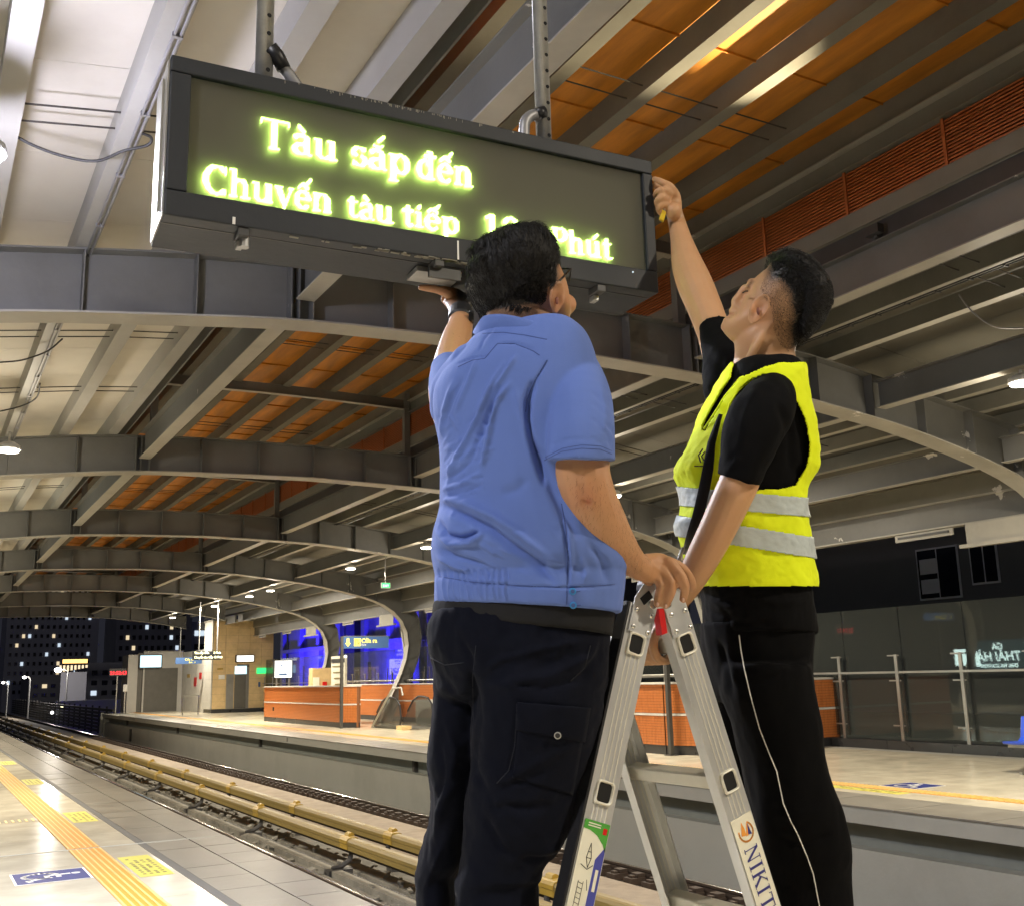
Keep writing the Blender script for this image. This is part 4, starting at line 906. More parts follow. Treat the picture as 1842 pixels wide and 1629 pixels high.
# ------------------------------------------------------------------ serif lettering made of strokes
def glyph(ch):
    # returns (polygons, advance) in em units: cap height .68, x height .46
    P = []
    def R_(x0, y0, x1, y1): P.append([(x0, y0), (x1, y0), (x1, y1), (x0, y1)])
    def ln(x0, y0, x1, y1, w):
        d = math.hypot(x1-x0, y1-y0); nx, ny = -(y1-y0)/d*w/2, (x1-x0)/d*w/2; P.append([(x0-nx, y0-ny), (x1-nx, y1-ny), (x1+nx, y1+ny), (x0+nx, y0+ny)])
    def arc(cx, cy, rx, ry, a0, a1, wt, wn=.03, n=14):
        for k in range(n):
            a, b = math.radians(a0+(a1-a0)*k/n), math.radians(a0+(a1-a0)*(k+1)/n)
            q = []
            for (t, s) in ((a, 1), (b, 1), (b, -1), (a, -1)):
                w = wn+(wt-wn)*abs(math.cos(t)); q.append((cx+(rx+s*w/2)*math.cos(t), cy+(ry+s*w/2)*math.sin(t)))
            P.append(q if a1 > a0 else q[::-1])
    K, k_ = .105, .035
    def stem(x, y0, y1, sb=True, st=False):
        R_(x, y0, x+K, y1)
        if sb: R_(x-.05, y0, x+K+.05, y0+k_)
        if st: R_(x-.05, y1-k_, x+.0, y1)
    base = {'à': 'a', 'ắ': 'a', 'ế': 'e', 'ú': 'u', 'đ': 'd', 'á': 'a'}.get(ch, ch); adv = .5
    if base == 'T': R_(.03, .64, .60, .68); R_(.03, .55, .06, .66); R_(.57, .55, .60, .66); stem(.26, 0, .66); adv = .64
    elif base == 'a': arc(.19, .33, .13, .115, 160, 0, .09, .035); R_(.27, .03, .36, .34); arc(.20, .13, .13, .115, 70, 290, .10, .03); ln(.20, .25, .30, .28, .03); R_(.34, .0, .42, .035); adv = .44
    elif base == 'u': stem(.06, .10, .45, False, True); stem(.33, 0, .45, False, True); arc(.22, .14, .115, .12, 180, 330, .08, .03); R_(.40, 0, .49, .035); adv = .52
    elif base == 's': arc(.18, .33, .11, .10, 30, 250, .085, .035); arc(.19, .13, .12, .11, 80, -150, .085, .035); R_(.28, .34, .31, .45); R_(.05, .0, .08, .12); adv = .36
    elif base == 'p': stem(.07, -.20, .45, True, True); arc(.27, .225, .15, .21, -150, 150, .10, .035); adv = .50
    elif base == 'd': arc(.20, .225, .14, .21, 30, 330, .10, .035); R_(.30, 0, .40, .68); R_(.24, .645, .32, .68); R_(.38, 0, .46, .035); R_(.20, .53, .48, .57) if ch == 'đ' else None; adv = .50
    elif base == 'e': arc(.22, .225, .15, .21, 0, 320, .10, .035); R_(.10, .23, .38, .265); adv = .44
    elif base == 'n': stem(.06, 0, .45, True, True); stem(.33, 0, .34); arc(.255, .31, .125, .13, 0, 170, .09, .04); adv = .54
    elif base == 'C': arc(.33, .34, .25, .33, 45, 315, .13, .04); R_(.50, .50, .53, .68); R_(.50, .02, .53, .12); adv = .60
    elif base == 'h': stem(.06, 0, .68, True, True); stem(.33, 0, .34); arc(.255, .31, .125, .13, 0, 170, .09, .04); adv = .54
    elif base == 'y': ln(.08, .45, .25, .02, .10); ln(.41, .45, .22, -.10, .035); arc(.14, -.11, .09, .08, 180, 360, .05, .05); R_(.0, .42, .20, .45); R_(.33, .42, .47, .45); adv = .46
    elif base == 't': R_(.12, .06, .22, .58); R_(.03, .42, .31, .455); arc(.24, .10, .07, .09, 180, 330, .07, .04); adv = .34
    elif base == 'i': stem(.07, 0, .45, True, True); P.append(disc(.12, .58, .06, 10)); adv = .25
    elif base == '1': stem(.16, 0, .66); ln(.06, .56, .18, .64, .05); adv = .44
    elif base == '2': arc(.22, .48, .14, .17, 170, -40, .09, .04); ln(.33, .40, .08, .06, .06); R_(.05, 0, .39, .08); R_(.36, .05, .39, .16); adv = .46
    elif base == 'P': stem(.08, 0, .66); R_(.03, .645, .3, .68); R_(.18, .30, .3, .335); arc(.30, .49, .15, .17, -90, 90, .12, .035); adv = .54
    elif base == 'N': R_(.10, 0, .135, .68); R_(.03, 0, .22, .03); R_(.03, .65, .16, .68); ln(.12, .66, .52, .02, .09); R_(.50, 0, .535, .68); R_(.42, .65, .62, .68); adv = .68
    elif base == 'I': R_(.10, 0, .20, .68); R_(.03, 0, .27, .03); R_(.03, .65, .27, .68); adv = .33
    elif base == 'K': R_(.10, 0, .20, .68); R_(.03, 0, .27, .03); R_(.03, .65, .27, .68); ln(.20, .30, .50, .66, .04); ln(.27, .40, .56, .02, .09); R_(.42, .65, .58, .68); R_(.46, 0, .66, .03); adv = .66
    elif base == 'A': ln(.12, 0, .32, .68, .035); ln(.33, .68, .54, 0, .10); R_(.19, .22, .47, .255); R_(.03, 0, .22, .03); R_(.44, 0, .65, .03); adv = .66
    elif base == ' ': adv = .30
    # accents
    c = {'a': .22, 'e': .22, 'u': .26}.get(base, .22)
    if ch == 'à': ln(c-.10, .66, c+.04, .52, .055)
    if ch in 'úá': ln(c+.14, .68, c-.0, .52, .055)
    if ch == 'ắ': arc(c, .60, .10, .07, 190, 350, .03, .05); ln(c+.13, .80, c+.0, .66, .055)
    if ch == 'ế': ln(c-.13, .50, c, .62, .05); ln(c, .62, c+.13, .50, .05); ln(c+.19, .76, c+.09, .62, .05)
    return P, adv
def inpoly(u, v, poly):
    r_ = np.zeros(u.shape, bool); n = len(poly); j = n-1
    for i in range(n):
        xi, yi = poly[i]; xj, yj = poly[j]
        c = ((yi > v) != (yj > v)) & (u < (xj-xi)*(v-yi)/(yj-yi+1e-9)+xi); r_ ^= c; j = i
    return r_
def ccw(p): return sum(a[0]*b[1]-b[0]*a[1] for a, b in zip(p, p[1:]+p[:1])) > 0
def serif_text(s, size, o, ex, ey, th, m, parent, width=None, name='lettering', fat=1.0):
    o, ex, ey = Vector(o), Vector(ex).normalized(), Vector(ey).normalized(); nz = ex.cross(ey)
    tot = sum(glyph(c)[1] for c in s)*size; sx = (width/tot) if width else 1.0; x = 0; obs = []
    for c in s:
        P, a = glyph(c); mb = MB()
        for i, p in enumerate(P):
            q = [((pt[0]*size+x)*sx, pt[1]*size) for pt in p]
            if not ccw(q): q = q[::-1]
            mb.prism(q, o+nz*(i % 5)*.00007, ex, ey, nz*th)
        if P: obs.append(mb.build(name, m, parent))
        x += a*size
    return obs
# ------------------------------------------------------------------ the hanging display
SA = Vector((.385, 2.133, 2.555)); SB = Vector((1.613, 2.067, 2.555)); SX = (SB-SA).normalized(); SL_ = (SB-SA).length; SZ = Vector((0, 0, 1)); SN = SZ.cross(SX)*-1   # SN points to the viewer
SN = Vector((SX.y, -SX.x, 0)); SH = .37; SD = .19
def sp(a, z, d=0): return SA+SX*a+SZ*z-SN*d
sg = thing('train_display', 'black framed LED train display with two lines of green lettering hanging from two poles', 'display', tuple(sp(SL_/2, 0, SD/2)))
def sbox(a0, a1, z0, z1, d0, d1, name, m, parent=sg, bev=0.0):
    mb = MB(); c = sp((a0+a1)/2, (z0+z1)/2, (d0+d1)/2)
    return mb.obox(c, SX*(a1-a0)/2, SN*(-(d1-d0)/2), SZ*(z1-z0)/2).build(name, m, parent, bev=bev)
FR = .050
fr = sbox(0, SL_, SH-.038, SH, 0, .045, 'frame', M['sign_frame'], bev=.003); sbox(0, SL_, 0, .058, 0, .045, 'frame', M['sign_frame'], bev=.003)
sbox(0, .044, .059, SH-.039, 0, .045, 'frame', M['sign_frame'], bev=.003); sbox(SL_-.030, SL_, .059, SH-.039, 0, .045, 'frame', M['sign_frame'], bev=.003)
sbox(.0, SL_, .0, SH, .0455, .050, 'gasket', M['black_tape'])
for (a0, a1, z0, z1) in ((0, SL_, .345, SH-.001), (0, SL_, .001, .012), (.001, .012, .012, .345), (SL_-.012, SL_-.001, .012, .345)): sbox(a0, a1, z0, z1, .0505, SD, 'case_side', M['sign_frame'] if a0 > .0005 or a1 > .02 else M['sign_edge'])
sbox(-.004, -.0005, .004, SH-.004, .012, SD-.01, 'side_cover', M['sign_edge']); sbox(-.009, -.0045, .03, SH-.03, .055, .065, 'hinge', M['steel_lit_tone'])
sbox(.012, SL_-.012, .012, .345, SD-.01, SD, 'back', M['sign_frame'])
sbox(.040, SL_-.026, .055, SH-.034, .034, .038, 'led_board', M['screen_back'])
PT = .0031
def stext(st_, size, a0, z0, wd):      # each letter is a cluster of square diodes on the board's grid
    tot = sum(glyph(c)[1] for c in st_)*size; sx = wd/tot; x = 0
    for c in st_:
        P, ad = glyph(c); mb = MB()
        if P:
            lo_u, hi_u = a0+(x-.06*size)*sx, a0+(x+(ad+.1)*size)*sx; polys = [[(a0+(p[0]*size+x)*sx, z0+p[1]*size) for p in q] for q in P]
            us = np.arange(math.floor(lo_u/PT)*PT, hi_u, PT); vs_ = np.arange(math.floor((z0-.25*size)/PT)*PT, z0+.9*size, PT); U, V = np.meshgrid(us, vs_); on = np.zeros(U.shape, bool)
            for q in polys:
                for (du, dv) in ((0, 0), (.0006, 0), (0, .0005)): on |= inpoly(U+du, V+dv, q)
            for (u_, v_) in zip(U[on], V[on]): mb.obox(sp(float(u_), float(v_), .0232), SX*.00138, SN*.0004, SZ*.00138)
            q = mb.build('led_letter', M['led'], sg); q['kind'] = 'stuff'
        x += ad*size
stext('Tàu', .107, .196, .206, .185); stext('sắp', .107, .408, .206, .150); stext('đến', .107, .572, .206, .150)
stext('Chuyến', .096, .078, .076, .292); stext('tàu', .088, .398, .076, .118); stext('tiếp', .088, .532, .078, .150); stext('12', .098, .745, .080, .10); stext('Phút', .092, .930, .080, .178)
# dusty front pane
gm = bpy.data.materials.new('front_pane'); gm.use_nodes = True; nt = gm.node_tree; n = nt.nodes; l = nt.links; b = n['Principled BSDF']
rf = n.new('ShaderNodeBsdfRefraction'); rf.inputs['Roughness'].default_value = .5; rf.inputs['IOR'].default_value = 1.35; rf.inputs[0].default_value = (.9, .95, .8, 1)
tr = n.new('ShaderNodeBsdfTransparent'); m1 = n.new('ShaderNodeMixShader'); m1.inputs[0].default_value = .40
b.inputs['Base Color'].default_value = (.26, .25, .20, 1); b.inputs['Roughness'].default_value = .6; b.inputs['Specular IOR Level'].default_value = .15; m2 = n.new('ShaderNodeMixShader'); m2.inputs[0].default_value = .22
l.new(tr.outputs[0], m1.inputs[1]); l.new(rf.outputs[0], m1.inputs[2]); l.new(m1.outputs[0], m2.inputs[1]); l.new(b.outputs[0], m2.inputs[2]); l.new(m2.outputs[0], n['Material Output'].inputs[0]); M['front_pane'] = gm
sbox(.0445, SL_-.0305, .0595, SH-.0395, .010, .0105, 'front_pane', gm)
# latches, bolts and drips under the case
for a in (.165, .62, 1.06):
    lt_ = sbox(a-.012, a+.012, -.018, -.0005, .004, .05, 'latch', M['dark_metal'], bev=.002); sbox(a-.008, a+.006, -.034, -.0185, .03, .055, 'latch_tongue', M['galv'], bev=.002)
MB().tube([sp(.172, -.012, .03), sp(.172, -.035, .03)], .011, 10).build('lock_barrel', M['galv'], sg)
sbox(.585, .70, -.014, -.002, .06, .13, 'open_flap', M['galv']); sbox(.60, .68, -.04, -.015, .02, .03, 'flap_hinge', M['dark_metal'])
for a in (.14,): sbox(a, a+.006, .002, .018, -.0015, -.0002, 'paint_drip', M['white_paint'])
sbox(.663, .667, .003, .05, -.0015, -.0002, 'paint_drip', M['white_paint'])
MB().ball(sp(1.152, .045, -.001), .0025, 6, 4).build('indicator_light', M['win_cool'], sg)
mb = MB(); r = random.Random(2)
for k in range(70):
    a = r.gauss(.62, .12); mb.obox(sp(a, -.0012, r.uniform(.0, .012)), SX*r.uniform(.002, .01), SN*.003, SZ*.001)
for k in range(70):
    a = r.gauss(.52, .12); h_ = r.uniform(.001, .004); mb.obox(sp(a, SH-.003-h_, -.0003), SX*r.uniform(.0004, .0012), SN*.0003, SZ*h_)
q = mb.build('flaking_dust', M['plinth'], sg); q['kind'] = 'stuff'
# hanger poles with holes, conduits
for k, (px_, py_) in enumerate((((.609), 2.215), ((1.352), 2.185))):
    p = Vector((px_, py_, 0)); zt = 5.30 if k == 0 else 5.3
    po = MB().tube([(px_, py_, 2.945), (px_, py_, zt)], .0205, 20).build('hanger_pole', M['galv'], sg, True)
    mb = MB()
    z = 2.985; j = 0
    while z < 4.0:
        MB().tube([(px_+.004, py_-.0190, z), (px_+.004, py_-.0214, z)], .0052, 10).build('bolt_hole', M['black_hole'], po); z += .047
    MB().tube([(px_, py_, 2.924), (px_, py_, 2.946)], [.012, .014], 12).build('pole_foot', M['galv'], po)
def corr(pts, label, nm='conduit_hose'):
    P = [Vector(p) for p in pts]; out = []; rs = []
    N = 60
    for i in range(N+1):
        t = i/N*(len(P)-1); k = min(int(t), len(P)-2); f = t-k; p0, p1, p2, p3 = P[max(k-1, 0)], P[k], P[k+1], P[min(k+2, len(P)-1)]
        out.append(.5*((2*p1)+(p2-p0)*f+(2*p0-5*p1+4*p2-p3)*f*f+(3*p1-p0-3*p2+p3)*f**3)); rs.append(.0135+.0014*(i % 2))
    return MB().tube(out, rs, 12).build(nm, M['conduit'], sg, True)
corr([(.632, 2.21, 3.03), (.648, 2.205, 3.01), (.668, 2.20, 2.985), (.690, 2.20, 2.955), (.70, 2.20, 2.92)], '')
MB().tube([(.618, 2.197, 3.045), (.636, 2.2, 3.03), (.652, 2.2, 3.0)], .0175, 10).build('tape_wrap', M['black_tape'], sg, True)
corr([(1.332, 2.175, 3.035), (1.312, 2.17, 3.035), (1.288, 2.17, 3.01), (1.283, 2.17, 2.965), (1.283, 2.17, 2.92)], '')
MB().tube([(1.322, 2.17, 3.04), (1.345, 2.165, 3.05)], .016, 10).build('tape_wrap', M['black_tape'], sg, True)
# ------------------------------------------------------------------ the ladder
ld = thing('folding_ladder', 'aluminium folding ladder standing open as an A between the two men', 'ladder', (1.19, 1.73, 0))
YN, YF = 1.58, 1.885; SLO = .326; AX = 1.192; AZ = 1.735
def lx(side, z): return AX+side*(.029+SLO*(AZ-z))        # centre line of a leg of the A
RW = .029                                                  # half width of a rail face
def railobj(side, yweb, inner, name, zt, zb=0.0):
    # C profile: web at yweb, flanges towards inner (+1 away from the camera, -1 towards it)
    d = Vector((side*(SLO), 0, -1)).normalized(); w = Vector((1, 0, side*SLO)).normalized(); L = (zt-zb)*math.sqrt(1+SLO*SLO)
    o = Vector((lx(side, zt), yweb, zt)); hw = RW; dp = .026*inner; tk = .003*inner
    pr = [(-hw, 0), (hw, 0), (hw, dp), (hw-.003, dp), (hw-.003, tk), (-hw+.003, tk), (-hw+.003, dp), (-hw, dp)]
    mb = MB(); mb.prism(pr, o, w, (0, 1, 0), d*L); t = mb.build(name, M['aluminium'], ld, bev=.0008)
    mb = MB()
    for q in (-.013, -.004, .006, .015):
        mb.prism([(q-.0009, -.0006*inner), (q+.0009, -.0006*inner), (q+.0009, 0), (q-.0009, 0)], o, w, (0, 1, 0), d*L)
        mb.prism([(q-.0009, tk), (q+.0009, tk), (q+.0009, tk+.0006*inner), (q-.0009, tk+.0006*inner)], o, w, (0, 1, 0), d*L)
    x_ = mb.build('web_ridges', M['aluminium_pale'], t); x_['kind'] = 'stuff'
    return t, o, w, d
rn = {}
for side in (-1, 1):
    for (yy_, inn, nm) in ((YN, 1, 'rail'), (YF, -1, 'rail')): rn[(side, inn)] = railobj(side, yy_, inn, nm, 1.715)
RZ = [1.648, 1.398, 1.14, .88, .62, .36, .10]
for side in (-1, 1):
    w = Vector((1, 0, side*SLO)).normalized(); d = Vector((side*SLO, 0, -1)).normalized()
    for z in RZ:
        c = Vector((lx(side, z), (YN+YF)/2, z)); L = (YF-YN)/2
        MB().obox(c, w*.0145, Vector((0, L-.004, 0)), d*.0145).build('rung', M['aluminium_pale'], ld, bev=.004)
        for (y, s) in ((YN, -1), (YF, 1)):
            cc = Vector((lx(side, z), y+s*.0035, z))
            def rr(hw, hh, r_): 
                return [(sx*(hw-r_)+r_*math.cos(a), sy*(hh-r_)+r_*math.sin(a)) for (sx, sy, a0) in ((1, 1, 0), (-1, 1, 90), (-1, -1, 180), (1, -1, 270)) for a in [math.radians(a0+x_) for x_ in (0, 30, 60, 90)]]
            O, I = rr(.0185, .0205, .007), rr(.0150, .0170, .006); mb = MB(); N = len(O)
            mb.v = [tuple(cc+w*p[0]+d*p[1]-Vector((0, s*.003, 0))) for p in O]+[tuple(cc+w*p[0]*.95+d*p[1]*.95+Vector((0, s*.003, 0))) for p in O]+[tuple(cc+w*p[0]+d*p[1]+Vector((0, s*.002, 0))) for p in I]+[tuple(cc+w*p[0]*.9+d*p[1]*.9-Vector((0, s*.004, 0))) for p in I]
            for a in range(3):
                for k in range(N): mb.f.append((a*N+k, a*N+(k+1) % N, (a+1)*N+(k+1) % N, (a+1)*N+k))
            col_ = mb.build('rung_collar', M['aluminium_pale'], ld, True)
            MB().prism(rr(.0138, .0158, .005), cc-Vector((0, s*.0018, 0)), w, d, (0, s*.0004, 0)).build('rung_opening', M['black_hole'], col_)
# hinge plates, hubs, rivets
for side in (-1, 1):
    w = Vector((1, 0, side*SLO)).normalized(); d = Vector((side*SLO, 0, -1)).normalized()
    for (y, s) in ((YN, -1), (YF, 1)):
        o = Vector((lx(side, 1.715), y+s*.002, 1.715))
        if side == -1: poly = [(-.024, .052), (.026, .052), (.027, -.005), (.058, -.018), (.052, -.038), (.018, -.048), (-.006, -.052), (-.024, -.012)]
        else: poly = [(-.026, .052), (.024, .052), (.024, -.012), (.020, -.030), (-.004, -.034), (-.012, -.016), (-.026, -.008)]
        MB().prism(poly, o, w, d, (0, s*.003, 0)).build('hinge_plate', M['aluminium'], ld, bev=.0008)
        for (p, q) in ((-.016, .010), (.017, .012), (-.016, .042), (.017, .044)):
            MB().ball(o+w*p+d*q+Vector((0, s*.004, 0)), .0048, 10, 6, (1, .5, 1)).build('rivet', M['rivet'], ld, True)
hb = MB(); hb.tube([(AX-.004, YN-.001, AZ+.012), (AX-.004, YN+.022, AZ+.012)], .030, 20); hb.build('hinge_hub', M['dark_metal'], ld, bev=.001)
MB().tube([(AX-.004, YF-.022, AZ+.012), (AX-.004, YF+.001, AZ+.012)], .030, 20).build('hinge_hub', M['dark_metal'], ld)
MB().obox((AX+.004, YN+.006, AZ-.035), (.006, 0, .002), (0, .009, 0), (-.004, 0, .034)).build('release_lever', M['red_plastic'], ld)
MB().prism(disc(0, 0, .009, 14), (AX-.020, YN-.007, AZ-.016), (1, 0, 0), (0, 0, 1), (0, -.003, 0)).build('hinge_pin', M['rivet'], ld, bev=.001)
MB().obox((AX-.032, YN-.0065, AZ-.004), (.010, 0, .007), (0, .0012, 0), (-.004, 0, .006)).build('hinge_slot', M['black_hole'], ld)
w_ = Vector((1, 0, -SLO)).normalized(); d_ = Vector((-SLO, 0, -1)).normalized(); L_ = 1.69*math.sqrt(1+SLO*SLO)
for (y, s) in ((YN, 1), (YF, -1)): MB().obox(Vector((lx(-1, 1.715), y+s*.013, 1.715))+d_*L_/2-w_*(RW+.0028), w_*.0024, (0, .015, 0), d_*L_/2).build('edge_strip', M['black_rubber'], ld)  # plain dark strip along the outer edge of the left rails
for side in (-1, 1):
    for (y, s) in ((YN, 1), (YF, -1)): MB().box(lx(side, 0)-.04, lx(side, 0)+.04, y+s*.012-.02, y+s*.012+.02, .0, .05).build('rubber_foot', M['black_rubber'], ld, bev=.004)
# stickers
def on_rail(side, a, q, out=.0012): # q along the rail from its top, a across
    w = Vector((1, 0, side*SLO)).normalized(); d = Vector((side*SLO, 0, -1)).normalized(); return Vector((lx(side, 1.715), YN-out, 1.715))+w*a+d*q, w, d
def qz(side, z): return (1.715-z)*math.sqrt(1+SLO*SLO)
o, w, d = on_rail(1, 0, qz(1, 1.335)); Lk = .36
MB().prism([(-.026, 0), (.026, 0), (.026, Lk), (-.026, Lk)], o, w, d, (0, -.0006, 0)).build('sticker', M['sticker'], ld)
stp = o+Vector((0, -.0008, 0))
fl = MB()
for s_ in (0, 1): fl.prism([(-.012+.011*s_, .034+.004*s_), (-.004+.011*s_, .010+.006*s_), (-.001+.012*s_, .022), (.0+.011*s_, .036)], stp-Vector((0, .0002, 0)), w, d, (0, -.0004, 0))
fl.build('flame_mark', M['ink_orange'], ld)
fl = MB()
for (a0, a1) in ((-60, 200),):
    pts = [(.001+.017*math.cos(math.radians(a)), .030+.017*math.sin(math.radians(a))) for a in range(a0, a1, 15)]
    strokes(fl, stp, w, d, [pts], .0035, .0005)
fl.build('swoosh_mark', M['ink_orange'], ld)
fl = MB(); fl.prism([(.004, .036), (.009, .016), (.011, .03), (.013, .038)], stp-Vector((0, .0003, 0)), w, d, (0, -.0004, 0)); fl.build('flame_mark', M['ink_blue'], ld)
serif_text('NIKITA', .047, stp+d*.056-w*.016+Vector((0, -.0003, 0)), d, w*1.0, .0004, M['ink_blue'], ld, .150, 'printed_letter')
o, w, d = on_rail(-1, 0, qz(-1, 1.352)); Lk = .36
MB().prism([(-.026, 0), (.026, 0), (.026, Lk), (-.026, Lk)], o, w, d, (0, -.0006, 0)).build('sticker', M['sticker'], ld)
stp = o+Vector((0, -.0008, 0))
MB().prism([(-.026, 0), (.026, 0), (.026, .046), (.019, .034), (.004, .022), (-.012, .016), (-.026, .015)], stp, w, d, (0, -.0004, 0)).build('green_corner', M['sticker_green'], ld)
MB().prism([(.010, .06), (.026, .036), (.026, Lk), (.010, Lk)], stp, w, d, (0, -.0004, 0)).build('blue_band', M['sticker_blue'], ld)
for k in range(4): MB().prism([(.015, .075+.07*k), (.021, .075+.07*k), (.021, .11+.07*k), (.015, .11+.07*k)], stp-Vector((0, .0006, 0)), w, d, (0, -.0003, 0)).build('printed_line', M['sticker'], ld)
MB().prism([(.014, .008), (.022, .008), (.022, .018), (.014, .018)], stp-Vector((0, .0006, 0)), w, d, (0, -.0003, 0)).build('emblem', M['red_plastic'], ld)
for (a, q) in ((-.018, .004), (-.018, .008)): MB().prism([(a, q), (a+.026, q), (a+.026, q+.0018), (a, q+.0018)], stp-Vector((0, .0006, 0)), w, d, (0, -.0003, 0)).build('printed_line', M['sticker'], ld)
fl = MB()
strokes(fl, stp-Vector((0, .0003, 0)), w, d, [[(-.004, .036), (-.008, .06), (-.002, .075)], [(-.004, .036), (.002, .06), (-.002, .075)], [(-.008, .06), (.002, .06)], [(-.016, .072), (-.002, .078), (.008, .070)], [(-.006, .05), (.0, .05)]], .0012, .0003)
fl.build('ladder_drawing', M['ink_black'], ld)
fl = MB(); pth = []
for k in range(7): pth += [[(-.014, .10+.008*k), (-.004, .102+.008*k)]]
pth += [[(-.014, .098), (-.014, .152)], [(-.004, .098), (-.004, .154)], [(.002, .094), (.006, .11)]]
strokes(fl, stp-Vector((0, .0003, 0)), w, d, pth, .0009, .0003); fl.build('ladder_drawing', M['ink_black'], ld)
fl = MB(); strokes(fl, stp-Vector((0, .0003, 0)), w, d, [[(-.02, .17), (.006, .17)], [(-.02, .17), (-.02, .21)], [(.006, .17), (.006, .21)], [(-.02, .185), (.006, .185)], [(-.02, .20), (.006, .20)]], .0012, .0003); fl.build('dimension_drawing', M['ink_black'], ld)
for k in range(3): MB().prism([(-.020+.009*k, .215), (-.014+.009*k, .215), (-.014+.009*k, .222), (-.020+.009*k, .222)], stp-Vector((0, .0006, 0)), w, d, (0, -.0003, 0)).build('pictogram', M['ink_black'] if k != 1 else M['ink_orange'], ld)
for k in range(6): MB().prism([(-.020, .235+.014*k), (-.002, .235+.014*k), (-.002, .240+.014*k), (-.020, .240+.014*k)], stp-Vector((0, .0006, 0)), w, d, (0, -.0003, 0)).build('printed_line', M['ink_black'], ld)
# ------------------------------------------------------------------ people
FW = Vector((RF.x, RF.y, 0)).normalized()
def mat_skin(name, col, hair=(.02, .017, .015)):
    m = bpy.data.materials.new(name); m.use_nodes = True; nt = m.node_tree; n = nt.nodes; l = nt.links; b = n['Principled BSDF']
    tc = n.new('ShaderNodeTexCoord'); nz = n.new('ShaderNodeTexNoise'); nz.inputs['Scale'].default_value = 14; nz.inputs['Detail'].default_value = 6; l.new(tc.outputs['Object'], nz.inputs[0])
    mr = n.new('ShaderNodeMix'); mr.data_type = 'RGBA'; mr.inputs[6].default_value = (col[0]*.93, col[1]*.86, col[2]*.80, 1); mr.inputs[7].default_value = (min(1, col[0]*1.06), col[1]*1.07, col[2]*1.07, 1); l.new(nz.outputs[0], mr.inputs[0])
    at_ = n.new('ShaderNodeAttribute'); at_.attribute_name = 'stubble'
    n2 = n.new('ShaderNodeTexNoise'); n2.inputs['Scale'].default_value = 420; n2.inputs['Detail'].default_value = 3; l.new(tc.outputs['Object'], n2.inputs[0])
    ad = n.new('ShaderNodeMath'); ad.operation = 'MULTIPLY_ADD'; l.new(n2.outputs[0], ad.inputs[0]); ad.inputs[1].default_value = .9; ad.inputs[2].default_value = .38
    mu = n.new('ShaderNodeMath'); mu.operation = 'MULTIPLY'; mu.use_clamp = True; l.new(ad.outputs[0], mu.inputs[0]); l.new(at_.outputs['Fac'], mu.inputs[1])
    mx = n.new('ShaderNodeMix'); mx.data_type = 'RGBA'; l.new(mu.outputs[0], mx.inputs[0]); l.new(mr.outputs[2], mx.inputs[6]); mx.inputs[7].default_value = (*hair, 1)
    a2 = n.new('ShaderNodeAttribute'); a2.attribute_name = 'red'
    m3 = n.new('ShaderNodeMix'); m3.data_type = 'RGBA'; l.new(a2.outputs['Fac'], m3.inputs[0]); l.new(mx.outputs[2], m3.inputs[6]); m3.inputs[7].default_value = (col[0]*.85, col[1]*.55, col[2]*.5, 1)
    l.new(m3.outputs[2], b.inputs['Base Color']); b.inputs['Roughness'].default_value = .48; b.inputs['Subsurface Weight'].default_value = .12; b.inputs['Subsurface Radius'].default_value = (.012, .005, .003); b.inputs['Specular IOR Level'].default_value = .4
    nb_ = n.new('ShaderNodeTexNoise'); nb_.inputs['Scale'].default_value = 160; nb_.inputs['Detail'].default_value = 5; l.new(tc.outputs['Object'], nb_.inputs[0]); bp = n.new('ShaderNodeBump'); bp.inputs['Strength'].default_value = .22; bp.inputs['Distance'].default_value = .002; l.new(nb_.outputs[0], bp.inputs['Height']); l.new(bp.outputs[0], b.inputs['Normal'])
    M[name] = m
mat_skin('skin_one', (.50, .272, .145)); mat_skin('skin_two', (.56, .325, .175))
